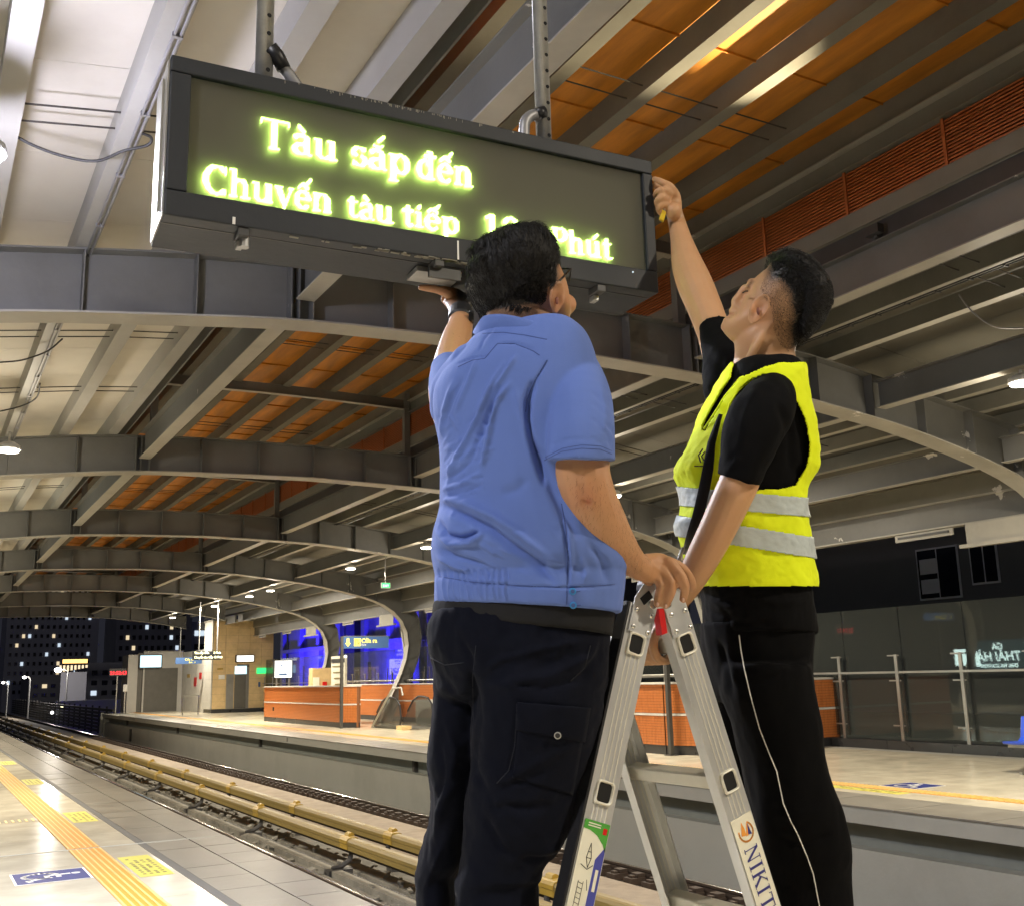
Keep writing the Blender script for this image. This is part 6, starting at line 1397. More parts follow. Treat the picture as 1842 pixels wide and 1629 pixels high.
for k in range(46):       # fine creases over the small of the back
    a, b_ = rc.uniform(786, 868), rc.uniform(735, 905); L = rc.uniform(14, 38); an = math.radians(rc.choice((-35, -50, -20, 65))+rc.uniform(-14, 14))
    fl1.append(([(a, b_), (a+L*.5*math.cos(an)+2, b_+L*.5*math.sin(an)), (a+L*math.cos(an), b_+L*math.sin(an)+3)], rc.uniform(2.2, 3.6), rc.choice((-1, 1))*rc.uniform(.0012, .0026)))
for k in range(22):
    a, b_ = rc.uniform(786, 1000), rc.uniform(930, 1030); L = rc.uniform(18, 50); an = math.radians(25+rc.uniform(-25, 25))
    fl1.append(([(a, b_), (a+L*.5*math.cos(an), b_+L*.5*math.sin(an)-2), (a+L*math.cos(an), b_+L*math.sin(an))], rc.uniform(2.4, 4), rc.choice((-1, 1))*rc.uniform(.0010, .0022)))
for k in range(12):
    a, b_ = rc.uniform(1060, 1090), rc.uniform(690, 800); fl1.append(([(a, b_), (a+14, b_+12), (a+24, b_+30)], 3, rc.choice((-1, 1))*.0012))
folds(se, fl1); wrinkle(se, .0012, 13, 5, (1, 1, .55))
so = finish(se, 'shirt', M['blue_shirt'], p1)
# collar: a folded band round the neck
def band(name, pts_top, pts_bot, th, m, parent, sub=5):
    def cr(pts):
        P_ = [at(*q) for q in pts]; out = []
        for i in range(len(P_)-1):
            a, b, c, d = P_[max(i-1, 0)], P_[i], P_[i+1], P_[min(i+2, len(P_)-1)]
            for j in range(sub): t = j/sub; out.append(.5*((2*b)+(c-a)*t+(2*a-5*b+4*c-d)*t*t+(3*b-a-3*c+d)*t**3))
        return out+[P_[-1]]
    A, B = cr(pts_top), cr(pts_bot); mb = MB(); n0 = len(A); K_ = 4
    for i in range(n0):
        for j in range(K_+1): mb.v.append(tuple(A[i].lerp(B[i], j/K_)-FW*math.sin(math.pi*j/K_)*.004))
    for i in range(n0-1):
        for j in range(K_): a = i*(K_+1)+j; mb.f.append((a, a+1, a+K_+2, a+K_+1))
    o = mb.build(name, m, parent, True); s = o.modifiers.new('t', 'SOLIDIFY'); s.thickness = th; s.offset = 0; ss_ = o.modifiers.new('s', 'SUBSURF'); ss_.levels = 1; ss_.render_levels = 1; return o
cb = lambda a, b_, o=.006: (a, b_, min(rowsurf(SH1, a, max(b_, 600), SHEAR1, o), 1.93))
band('collar', [(866, 576, 1.95), (874, 567, 1.89), (905, 565, 1.84), (945, 573, 1.82), (985, 586, 1.815), (1015, 596, 1.835), (1034, 600, 1.87)],
     [(850, 600, 1.96), cb(858, 603), cb(888, 600), cb(940, 603), cb(990, 610), cb(1026, 617), cb(1044, 622)], .004, M['blue_shirt'], p1)
band('collar_tip', [(1014, 595, 1.825), (1045, 599, 1.86)], [cb(1020, 614, .010), cb(1041, 622, .012)], .003, M['blue_shirt'], p1)
for (a, b_) in ((1030, 1063), (1031, 1088), (1117, 1021)):
    zz = (rowsurf(BAND1, a, b_, SHEAR1, .006) if b_ > 1030 else 1.86) if a < 1100 else 1.86
    q = MB(); q.prism(disc(0, 0, .0060, 16), at(a, b_, zz), RR, -RD, -FW*.003); bt = q.build('button', M['button_blue'], p1, bev=.0008)
    MB().prism(disc(0, 0, .0035, 10), at(a, b_, zz)-FW*.0032, RR, -RD, -FW*.0003).build('button_centre', M['seam_dark'], bt)
# tee under the shirt, trousers
TE1 = [(1086, 778, 1104, 1.92, .135, 10), (1100, 775, 1100, 1.92, .138, 14), (1122, 773, 1097, 1.92, .140, 16), (1128, 775, 1095, 1.92, .137, 16)]
te = fuse([rowloft(MB(), TE1, 40, 3, shear=.05, ex=2.2)], .005, 3, 'undershirt'); folds(te, [([(772, 1102), (850, 1118), (950, 1130), (1090, 1134)], 2.5, -.0015), ([(790, 1095), (850, 1110)], 5, .002)]); finish(te, 'undershirt', M['grey_tee'], p1)
TR = [(1095, 780, 1094, 1.92, .130), (1120, 768, 1094, 1.92, .135), (1150, 764, 1094, 1.92, .142), (1175, 767, 1093, 1.92, .145), (1205, 776, 1092, 1.92, .143), (1235, 781, 1090, 1.92, .13), (1262, 790, 1080, 1.92, .09)]
ank1 = [proj((.925, 1.665, .80)), proj((.925, 1.665, .70))]; ank2 = [proj((.86, 1.80, .80)), proj((.86, 1.80, .70))]
RL = [(1175, 856, 1088, 1.885, .105), (1215, 848, 1090, 1.88, .118), (1256, 848, 1087, 1.875, .118), (1295, 848, 1082, 1.87, .115), (1343, 846, 1068, 1.87, .110), (1392, 843, 1052, 1.865, .105), (1457, 836, 1033, 1.86, .100), (1515, 832, 1014, 1.86, .094), (1550, 829, 984, 1.855, .086), (1580, 826, 974, 1.85, .083), (1629, 822, 971, 1.85, .082)]
for q in ank1: RL.append((q[1], q[0]-66, q[0]+66, q[2], .07))
LL = [(1175, 775, 900, 1.99, .09), (1215, 778, 880, 1.99, .10), (1256, 782, 876, 1.99, .10), (1300, 776, 872, 1.985, .10), (1347, 772, 866, 1.98, .10), (1386, 770, 860, 1.98, .098), (1438, 776, 856, 1.98, .095), (1490, 769, 846, 1.98, .09), (1548, 757, 836, 1.98, .085), (1629, 750, 822, 1.98, .08)]
for q in ank2: LL.append((q[1], q[0]-50, q[0]+55, q[2], .065))
tr = fuse([rowloft(MB(), TR, 40, 3, shear=.04, ex=2.2), rowloft(MB(), RL, 36, 3, ex=2.15), rowloft(MB(), LL, 32, 3, ex=2.1)], .0055, 4, 'trousers')
folds(tr, [([(1080, 1140), (1060, 1180), (1000, 1210), (930, 1225), (870, 1240)], 8, .006), ([(1085, 1170), (1050, 1215), (980, 1235), (900, 1230)], 7, -.007), ([(1060, 1150), (980, 1165), (900, 1185), (860, 1215)], 6, .005), ([(830, 1150), (845, 1180), (856, 1205)], 6, -.006), ([(1030, 1150), (1010, 1185), (970, 1200)], 6, -.004),
    ([(845, 1360), (870, 1420), (890, 1450), (950, 1455), (1000, 1445)], 8, -.008), ([(855, 1395), (880, 1440), (930, 1462)], 7, .005), ([(858, 1220), (862, 1300), (850, 1390)], 6, -.005), ([(870, 1470), (900, 1520), (925, 1545)], 6, -.006), ([(890, 1410), (950, 1380), (1010, 1350), (1060, 1330)], 7, .004), ([(900, 1420), (960, 1395), (1040, 1345)], 5, -.004),
    ([(1060, 1200), (1000, 1228), (940, 1238), (880, 1226)], 4, .004), ([(790, 1330), (800, 1390), (790, 1440)], 6, -.005), ([(800, 1290), (820, 1350), (800, 1430), (780, 1500)], 6, .006), ([(825, 1390), (800, 1440), (785, 1500)], 5, .005), ([(795, 1520), (775, 1570), (765, 1600)], 4, .005), ([(790, 1250), (810, 1270), (840, 1262)], 6, -.006), ([(785, 1230), (815, 1248), (845, 1240)], 6, .005), ([(846, 1200), (850, 1240), (852, 1300)], 6, -.010), ([(975, 1530), (1005, 1520)], 6, .005), ([(940, 1550), (990, 1540)], 6, -.006),
    ([(929, 1260), (926, 1330), (918, 1382)], 2.2, -.0035), ([(928, 1315), (960, 1328), (998, 1340), (1056, 1332)], 2.2, -.005), ([(930, 1262), (990, 1268), (1060, 1272)], 2, -.002)])
wrinkle(tr, .005, 12, 8, (1, 1, .7)); wrinkle(tr, .0014, 45, 3)
finish(tr, 'trousers', M['navy_trousers'], p1)
zf = rowsurf(RL, 1003, 1322, 0, .014)
MB().prism(disc(0, 0, .0062, 18), at(1003, 1322, zf), RR, -RD, -FW*.002).build('pocket_snap', M['galv'], p1, bev=.0006); MB().prism(disc(0, 0, .0042, 14), at(1003, 1322, zf)-FW*.0022, RR, -RD, -FW*.0006).build('snap_centre', M['black_rubber'], p1)
fp_ = MB(); fz = lambda a, b: rowsurf(RL, a, b, 0, -.001)
pts = [(929, 1264), (990, 1270), (1060, 1274), (1056, 1330), (998, 1338), (930, 1314)]
# watch
wt = MB(); limb(wt, [(828.5, 578, 2.475, 23.5), (829, 571, 2.495, 22.8), (829, 562, 2.52, 22)], flat=True, n=24); wt = wt.build('wristwatch', M['black_rubber'], p1, True)
MB().obox(at(848, 571, 2.44), RR*.006, FW*.013, RD*.012).build('watch_case', M['frame_black'], wt, bev=.003)
def shoe(x, y, z, dx, dy, parent, m='black_rubber'):
    d = Vector((dx, dy, 0)).normalized(); s = Vector((-d.y, d.x, 0)); mb = MB(); prof = []
    rings = [(-.10, .030, .05), (-.08, .036, .085), (-.02, .040, .095), (.04, .044, .07), (.10, .047, .05), (.15, .042, .036), (.175, .025, .022)]
    b0 = 0; n = 14
    for (t, w, h) in rings:
        for k in range(n):
            a = 2*math.pi*k/n; mb.v.append(tuple(Vector((x, y, z))+d*t+s*w*math.cos(a)+Vector((0, 0, h*.5+h*.5*math.sin(a)))))
    for i in range(len(rings)-1):
        for k in range(n): a = i*n+k; b = i*n+(k+1) % n; mb.f.append((a, b, b+n, a+n))
    mb.f.append(tuple(reversed(range(n)))); mb.f.append(tuple((len(rings)-1)*n+k for k in range(n)))
    o = mb.build('shoe', M[m], parent, True); sb = o.modifiers.new('s', 'SUBSURF'); sb.levels = 1; sb.render_levels = 1; return o
shoe(lx(-1, .62)+.06, 1.665, .636, 1, 0, p1); shoe(lx(-1, .62)+.02, 1.80, .636, 1, 0, p1)
# ================================================================== man in the yellow vest
p2 = thing('person', 'person in a yellow reflective vest over black clothes reaching up to the display', 'person', (1.6, 1.72, .64))
ZH = proj(onp(1180, 345, 0, 1.622))[2]
HD2 = [(464, 1390, 1418, 2.2, .040), (471, 1384, 1436, 2.2, .055), (483, 1380, 1456, 2.2, .068), (499, 1360, 1470, 2.2, .076), (514, 1348, 1480, 2.2, .080), (528, 1341, 1485, 2.2, .081), (542, 1334, 1488, 2.2, .080), (554, 1328, 1486, 2.2, .078), (566, 1319, 1482, 2.2, .073), (577, 1309, 1473, 2.2, .066), (587, 1301, 1461, 2.2, .058), (595, 1301, 1449, 2.2, .050), (604, 1308, 1438, 2.2, .044), (612, 1316, 1432, 2.2, .040)]
parts = [rowloft(MB(), HD2, 36, 3, ex=2.05, egg=.22)]
parts.append(rowloft(MB(), [(585, 1335, 1452, 2.2, .055), (605, 1322, 1444, 2.2, .056), (625, 1322, 1431, 2.2, .056), (645, 1321, 1430, 2.21, .058), (660, 1314, 1440, 2.22, .07), (680, 1300, 1446, 2.22, .09)], 26, 3))
for ch in ([(1340, 520, 2.2, 9), (1331, 532, 2.2, 8), (1323, 541, 2.2, 7.5), (1322, 546, 2.2, 7)],      # nose
           [(1327, 548, 2.2, 9), (1321, 549, 2.195, 5)], [(1324, 556, 2.2, 12), (1316, 560, 2.2, 6)], [(1322, 568, 2.2, 12), (1314.5, 570.5, 2.2, 5.5)],   # wing, lips
           [(1312, 582, 2.2, 14), (1306, 588, 2.2, 10)], [(1352, 508, 2.19, 8), (1346, 516, 2.18, 5)]):
    mb = MB(); limb(mb, ch, n=14); parts.append(mb)
# throat muscle
mb = MB(); limb(mb, [(1382, 592, 2.155, 9), (1362, 618, 2.153, 8), (1345, 650, 2.158, 7)]); parts.append(mb)
T2 = [(655, 1318, 1434, 2.22, .075), (680, 1302, 1434, 2.22, .11), (720, 1282, 1438, 2.22, .135), (780, 1262, 1448, 2.22, .14), (850, 1240, 1450, 2.22, .135), (920, 1240, 1432, 2.22, .13), (1000, 1250, 1440, 2.22, .13), (1100, 1275, 1450, 2.22, .135), (1180, 1280, 1445, 2.22, .13)]
parts.append(rowloft(MB(), T2, 32, 2, grow=-.012))
mb = MB(); limb(mb, [(1385, 705, 2.10, 34), (1362, 770, 2.05, 38), (1341, 830, 2.03, 36), (1329, 868, 2.03, 36), (1312, 905, 2.03, 35), (1290, 952, 2.035, 33), (1262, 1006, 2.045, 30), (1238, 1050, 2.055, 25), (1220, 1078, 2.065, 21), (1208, 1096, 2.075, 20)]); parts.append(mb)
def wp(p, r, r2=None):      # a world point as a limb point
    q = proj(p); return (q[0], q[1], q[2], r/q[2]*FPX, (r2 or r)/q[2]*FPX)
GX, GZ = lx(1, 1.648), 1.648
mb = MB(); limb(mb, [(1214, 1086, 2.062, 19, 16), wp((GX+.006, 1.655, GZ+.072), .025, .018), wp((GX-.004, 1.662, GZ+.050), .032, .016), wp((GX-.014, 1.664, GZ+.032), .035, .014)], side=Vector((0, 1, 0))); parts.append(mb)
for i in range(4):
    y = 1.632+.0210*i; e_ = (.002, 0, .001, .006)[i]
    mb = MB(); limb(mb, [wp((GX-.016, y, GZ+.036-e_), .0105), wp((GX-.031, y, GZ+.020-e_), .0098), wp((GX-.036, y, GZ-.004), .0092), wp((GX-.026, y, GZ-.026), .0086), wp((GX-.006, y, GZ-.030), .0080), wp((GX+.008, y, GZ-.024), .0070)], n=12, side=Vector((0, 1, 0))); parts.append(mb)
mb = MB(); limb(mb, [wp((GX+.0, 1.715, GZ+.045), .012), wp((GX-.010, 1.722, GZ+.020), .0105), wp((GX-.022, 1.722, GZ-.004), .009)], n=12); parts.append(mb)
mb = MB(); limb(mb, [(1320, 690, 2.40, 40), (1300, 640, 2.43, 36), (1285, 600, 2.48, 31), (1268, 555, 2.54, 31), (1250, 512, 2.60, 32), (1236, 475, 2.67, 28), (1226, 435, 2.75, 20), (1217, 398, 2.82, 15.5), (1212, 380, ZH-.02, 15)]); parts.append(mb)
mb = MB(); limb(mb, [(1213, 386, ZH-.02, 14, 11), (1209, 368, ZH, 18, 11), (1206, 352, ZH, 18, 10), (1205, 344, ZH, 15, 9)]); parts.append(mb)
for ch in ([(1212, 348, ZH-.01, 9), (1205, 336, ZH-.02, 7.6), (1190, 328, ZH-.02, 6.6), (1177, 322.5, ZH, 5.2)], [(1204, 348, ZH-.02, 8.5), (1194, 342, ZH-.035, 7), (1183, 345, ZH-.03, 6.2), (1179, 352, ZH-.01, 5.4)],
           [(1199, 358, ZH-.02, 8.5), (1189, 356, ZH-.04, 7), (1182, 363, ZH-.035, 6.2), (1184, 372, ZH-.02, 5.4)], [(1198, 368, ZH-.02, 8), (1189, 369, ZH-.035, 6.6), (1185, 377, ZH-.03, 6), (1189, 384, ZH-.02, 5.2)], [(1216, 374, ZH+.01, 9), (1205, 352, ZH+.05, 8), (1190, 340, ZH+.05, 7), (1178, 334, ZH+.03, 6)]):
    mb = MB(); limb(mb, ch, n=12); parts.append(mb)
ec2 = at(1363, 558, 2.118)
ear(parts, ec2, (RD*-1+RR*.38).normalized(), (RR*-.92-RD*.35).normalized(), (FW*-1+RR*.12).normalized(), 1.12)
e2 = fuse(parts, .0030, 5, 'body')
P = arr(e2); u, v, z = uvz(P)
st = softpoly(u, v, [(1380, 480), (1500, 470), (1500, 640), (1420, 636), (1404, 622), (1390, 600), (1384, 575), (1380, 560), (1384, 545), (1376, 540), (1368, 535), (1366, 515), (1370, 502)], 15)
dk_ = softpoly(u, v, [(1378, 440), (1386, 490), (1408, 503), (1424, 522), (1430, 545), (1431, 570), (1426, 595), (1430, 618), (1440, 640), (1520, 640), (1520, 440)], 16)
nzv = np.array([noise.noise(Vector((p[0]*38, p[1]*38, p[2]*38))) for p in P])
br_ = softpoly(u, v, [(1342, 514), (1352, 503), (1356, 507), (1346, 519)], 3)*.8
attr(e2, 'stubble', np.clip((st*(.40+.25*nzv)+dk_*1.5)*(v < 650), 0, 1.8)+br_); attr(e2, 'red', np.exp(-((u-1364)**2+(v-560)**2)/500)*.45)
folds(e2, [([(1310, 565), (1322, 567)], 2.2, -.003), ([(1318, 552), (1328, 560), (1330, 572)], 3, -.0012), ([(1335, 529), (1344, 526)], 3, -.003), ([(1398, 605), (1368, 640), (1358, 660)], 4, -.002), ([(1215, 1085), (1195, 1110)], 3, .0015), ([(1205, 1095), (1190, 1125)], 2.5, .0018), ([(1195, 1100), (1178, 1125)], 2.5, .0015)])
finish(e2, 'body', M['skin_two'], p2)
MB().ball(at(1364, 560, 2.106), .0062, 8, 6, (.6, .6, 1.3)).build('ear_hollow', M['inner_ear'], p2, True)
MB().tube([at(1336, 527, 2.165), at(1341, 524, 2.15), at(1345, 524, 2.145)], .0014, 6).build('eyelashes', M['hair_black'], p2)
MB().obox(at(1192, 389, ZH-.025), RR*.006+RD*.004, FW*.006, RD*.013-RR*.004).build('yellow_tool', M['tool_yellow'], None, bev=.003)
bpy.data.objects['yellow_tool']['label'] = 'small yellow tool tucked in the raised hand of the man in the vest'; bpy.data.objects['yellow_tool']['category'] = 'tool'
for k, (a, b_) in enumerate(((1178, 322), )): MB().ball(at(a, b_, ZH-.004), .004, 8, 6).build('fingernail', M['nail'], p2, True)
HR2 = [(463, 1390, 1410, 2.2, .032), (468, 1384, 1426, 2.2, .056), (477, 1383, 1443, 2.2, .075), (489, 1385, 1458, 2.2, .090), (501, 1392, 1468, 2.2, .098), (515, 1404, 1478, 2.2, .101), (530, 1412, 1485, 2.2, .102), (545, 1417, 1488, 2.2, .100), (560, 1420, 1487, 2.2, .096), (575, 1422, 1480, 2.2, .088), (590, 1424, 1468, 2.2, .076), (604, 1426, 1454, 2.2, .060), (616, 1430, 1441, 2.2, .040)]
h2 = fuse([rowloft(MB(), HR2, 36, 3, ex=2.1, egg=-.1), limb(MB(), [(1410, 475, 2.2, 16), (1392, 464, 2.2, 9), (1383, 461, 2.2, 4)])], .005, 3, 'hair'); wrinkle(h2, .0018, 22, 7); wrinkle(h2, .0008, 90, 1)
ctr2 = at(1415, 520, 2.2)
finish(h2, 'hair', M['hair_black'], p2); o2_ = parent_origin(p2)
ok2 = lambda p: (lambda q: inpoly(np.array([q[0]]), np.array([q[1]]), [(1384, 470), (1390, 494), (1408, 504), (1424, 524), (1429, 545), (1430, 570), (1427, 595), (1432, 618), (1460, 600), (1480, 560), (1450, 480)])[0] and q[2] < 2.2)(proj(Vector(p)))
ok3 = lambda p: (lambda q: inpoly(np.array([q[0]]), np.array([q[1]]), [(1386, 488), (1412, 505), (1430, 540), (1430, 618), (1418, 632), (1402, 618), (1390, 590), (1386, 548), (1374, 536), (1368, 518), (1374, 500)])[0] and q[2] < 2.2)(proj(Vector(p)))
hairs('fade_stubble', e2.copy(), ok3, 2600, .0038, M['hair_black'], p2, 16, lift=.8, rad=.0002, flow=lambda p, nn, r: RD+RR*.6+Vector((r.uniform(-1, 1), r.uniform(-1, 1), r.uniform(-1, 1)))*.4)
hairs('side_strands', e2.copy(), ok2, 2600, .010, M['hair_black'], p2, 15, lift=.25, flow=lambda p, nn, r: (p-ctr2)*4+RR*.5+Vector((r.uniform(-1, 1), r.uniform(-1, 1), r.uniform(-1, 1)))*.5)
hairs('hair_strands', h2.copy(), lambda p: True, 5600, .014, M['hair_black'], p2, 6, lift=.5, flow=lambda p, nn, r: (p-ctr2)*5+RR*.75+RD*.2+noise.noise_vector(p*9)*.12+Vector((r.uniform(-1, 1), r.uniform(-1, 1), r.uniform(-1, 1)))*.14)
# tee
TS2 = [(655, 1318, 1432, 2.22, .076), (664, 1308, 1436, 2.22, .098), (680, 1298, 1436, 2.22, .120), (700, 1289, 1438, 2.22, .135), (741, 1268, 1444, 2.22, .148), (780, 1256, 1450, 2.22, .15), (830, 1232, 1455, 2.22, .148), (850, 1229, 1454, 2.22, .146), (876, 1234, 1442, 2.22, .143), (922, 1233, 1434, 2.22, .14), (966, 1236, 1442, 2.22, .14), (1003, 1243, 1446, 2.22, .14), (1047, 1256, 1452, 2.22, .143), (1080, 1264, 1457, 2.22, .147), (1110, 1267, 1461, 2.22, .150), (1136, 1270, 1463, 2.22, .150), (1141, 1274, 1460, 2.22, .146)]
ts = [rowloft(MB(), TS2, 40, 3, ex=2.2)]
mb = MB(); limb(mb, [(1398, 684, 2.13, 26), (1388, 712, 2.09, 44), (1370, 745, 2.05, 55), (1352, 785, 2.03, 53), (1338, 830, 2.02, 45), (1328, 864, 2.02, 41)], flat=True, n=28, side=(RR+RD*.3).normalized()); ts.append(mb)
mb = MB(); limb(mb, [(1335, 700, 2.36, 46), (1312, 660, 2.40, 42), (1296, 625, 2.44, 36), (1286, 588, 2.48, 31)], flat=True, n=24); ts.append(mb)
mb = MB(); limb(mb, [(1300, 700, 2.36, 34), (1290, 660, 2.40, 26), (1284, 620, 2.44, 20)]); ts.append(mb)
t2 = fuse(ts, .0052, 4, 'tee_shirt')
folds(t2, [([(1310, 640), (1305, 680), (1300, 710)], 5, .004), ([(1325, 650), (1318, 690)], 5, -.004), ([(1330, 820), (1310, 850)], 6, .004), ([(1360, 700), (1340, 760), (1330, 820)], 9, .003), ([(1400, 720), (1420, 780), (1425, 850)], 8, -.006), ([(1290, 1080), (1310, 1110), (1300, 1135)], 6, -.004), ([(1340, 1070), (1400, 1085), (1450, 1080)], 6, .004), ([(1270, 1095), (1330, 1120), (1400, 1122)], 5, -.004), ([(1275, 1075), (1300, 1090), (1330, 1095)], 6, .005)])
wrinkle(t2, .004, 14, 4, (1, 1, .6)); finish(t2, 'tee_shirt', M['black_tee'], p2)
# vest: shell over the torso with open arm holes
def shell(name, rows, va, vb, m, parent, grow, hole=None, nseg=260, n=16, keep=None, ex=2.2, th=.0022, fl=None, wr=(.0035, 20), tilt=None):
    R_ = lerp_rows(rows, n); vs, fs = [], []; R_ = R_[(R_[:, 0] >= va-40) & (R_[:, 0] <= vb+40)]
    for r in R_: vs += [tuple(p) for p in ringpts(r, nseg, 0., ex, 0., grow)]
    V = np.array(vs); u, v, z = uvz(V); N_ = len(R_); uc = R_[:, 1].repeat(nseg)*.5+R_[:, 2].repeat(nseg)*.5; zc = R_[:, 3].repeat(nseg)
    vlim = v-(tilt(u) if tilt else 0); ok = (vlim >= va) & (vlim <= vb)
    near = z < zc
    if hole: ok &= ~inpoly(u, v, hole)
    if keep is not None: ok &= keep(u, v, z, near)
    for i in range(N_-1):
        for k in range(nseg):
            q = (i*nseg+k, i*nseg+(k+1) % nseg, (i+1)*nseg+(k+1) % nseg, (i+1)*nseg+k)
            if all(ok[j] for j in q): fs.append(q)
    used = sorted(set(j for f in fs for j in f)); mp_ = {j: i for i, j in enumerate(used)}
    me = bpy.data.meshes.new(name); me.from_pydata([vs[j] for j in used], [], [tuple(mp_[j] for j in f) for f in fs]); me.update()
    if fl: folds(me, fl)
    if wr: wrinkle(me, wr[0], wr[1], 2)
    o = finish(me, name, m, parent); s = o.modifiers.new('t', 'SOLIDIFY'); s.thickness = th; s.offset = 0; return o
HOLE = [(1376, 674), (1350, 684), (1330, 702), (1317, 728), (1311, 760), (1309, 800), (1311, 840), (1320, 872), (1345, 884), (1368, 879), (1400, 879), (1432, 872), (1448, 845), (1457, 812), (1452, 770), (1440, 735), (1420, 702), (1400, 684)]
NHOLE = [(1445, 560), (1441, 648), (1405, 652), (1376, 660), (1331, 680), (1302, 716), (1285, 745), (1268, 774), (1261, 770), (1279, 735), (1298, 704), (1316, 680), (1330, 560)]
VR = [(r[0], r[1]-4, r[2]+(3 if r[0] < 1000 else 4), r[3], r[4]+.004) for r in TS2[:-2]]; VR[0] = (650, 1320, 1436, 2.22, .082)
VR = [(648, 1330, 1438, 2.22, .080), (660, 1312, 1440, 2.22, .102), (680, 1297, 1440, 2.22, .127), (700, 1287, 1441, 2.22, .143), (741, 1263, 1450, 2.22, .156), (780, 1252, 1458, 2.22, .158), (812, 1234, 1463, 2.22, .157), (830, 1222, 1464, 2.22, .156), (850, 1218, 1462, 2.22, .154), (876, 1228, 1445, 2.22, .151), (900, 1231, 1440, 2.22, .149), (922, 1228, 1441, 2.22, .148), (945, 1221, 1446, 2.22, .148), (973, 1230, 1450, 2.22, .148), (1003, 1238, 1453, 2.22, .149), (1030, 1246, 1457, 2.22, .151), (1056, 1250, 1459, 2.22, .153), (1075, 1252, 1460, 2.22, .153)]
vfold = [([(1360, 925), (1400, 935), (1445, 925)], 5, .004), ([(1340, 945), (1390, 952), (1440, 940)], 4, -.004), ([(1330, 1010), (1380, 1035), (1440, 1030)], 6, .005), ([(1350, 1000), (1400, 1015), (1448, 1010)], 4, -.004), ([(1240, 790), (1228, 830), (1232, 870)], 4, .004), ([(1252, 790), (1246, 830), (1240, 860)], 3, -.004), ([(1380, 1000), (1380, 1050)], 2, -.002)]
neck = lambda u, v, z, near: ~((v < 668) & (u < 1425) & near & (v < 700-(u-1290)*.36)) 
vest_line = lambda u: 0*u
vfold = [(a_, b_, c_*1.7) for (a_, b_, c_) in vfold]+[([(1250, 1020), (1300, 1035), (1360, 1045)], 5, .004), ([(1420, 960), (1446, 1000), (1452, 1040)], 4, -.005), ([(1262, 790), (1256, 840), (1250, 880)], 3, .004), ([(1350, 1046), (1400, 1050), (1450, 1046)], 2, -.002)]
v_ = shell('vest', VR, 652, 1054, M['hi_vis'], p2, .004, HOLE, keep=lambda u, v, z, near: ~inpoly(u, v, NHOLE), fl=vfold)
tl1 = lambda u: (u-1440)*.085
sA = shell('reflective_band', VR, 893, 928, M['reflective'], p2, .0075, HOLE, tilt=tl1, fl=vfold, wr=(.0025, 30)); sB = shell('reflective_band', VR, 961, 1000, M['reflective'], p2, .0075, None, tilt=lambda u: (u-1440)*.16, fl=vfold, wr=(.0025, 30))
# piping along the arm hole
P_ = []
for q in HOLE[:9]+[HOLE[-1]]: P_.append(q)
def edge(pts, r, m, nm, out=.01):
    mb = MB(); mb.tube([at(a, b_, rowsurf(VR, a, b_, 0, out)) for (a, b_) in pts], r, 6); return mb.build(nm, M[m], v_, True)
edge([(1300, 820), (1303, 760), (1312, 728), (1328, 702), (1350, 684), (1374, 674), (1400, 684), (1420, 702), (1440, 735), (1450, 770)], .0022, 'hi_vis', 'arm_hole_binding', .008)
edge([(1266, 772), (1286, 742), (1303, 714), (1331, 680), (1376, 660), (1405, 652), (1436, 648)], .0022, 'hi_vis', 'neck_binding', .006)
edge([(1262, 766), (1279, 733), (1298, 702), (1312, 680)], .0022, 'hi_vis', 'neck_binding', .006)
lg = MB(); strokes(lg, at(1262, 822, rowsurf(VR, 1262, 822, 0, .012)), RR, -RD, [[(.002, .016), (-.006, .004), (-.002, -.010)], [(.006, .010), (.0, .002), (.004, -.006)]], .0025, .0008); lg.build('printed_mark', M['ink_black'], v_)
lg = MB(); strokes(lg, at(1262, 838, rowsurf(VR, 1262, 838, 0, .012)), RR, -RD, [[(-.014, 0), (-.006, 0)], [(-.004, 0), (.002, 0)], [(.004, 0), (.014, 0)]], .0022, .0008); lg.build('printed_mark', M['ink_black'], v_)
# bag strap with its hook
mb = MB(); cl = [(1297, 745, 3), (1289, 768, 5), (1280, 797, 7), (1274, 841, 9.5), (1267, 878, 10), (1257, 922, 10), (1246, 955, 9), (1236, 982, 6), (1231, 994, 5)]
for k, (a, b_, w) in enumerate(cl):
    z0 = rowsurf(VR, a, b_, 0, .016)
    for s in (-1, 1): mb.v.append(tuple(at(a+s*w, b_+s*w*.22, z0+(.0 if s > 0 else .005))))
for k in range(len(cl)-1): mb.f.append((2*k, 2*k+1, 2*k+3, 2*k+2))
so2 = mb.build('shoulder_strap', M['strap_black'], p2, True); q = so2.modifiers.new('t', 'SOLIDIFY'); q.thickness = .003
MB().tube([at(1229, 985, 2.07), at(1222, 1002, 2.06), at(1219, 1018, 2.06)], [.004, .003, .004], 8).build('strap_hook', M['galv'], p2, True)
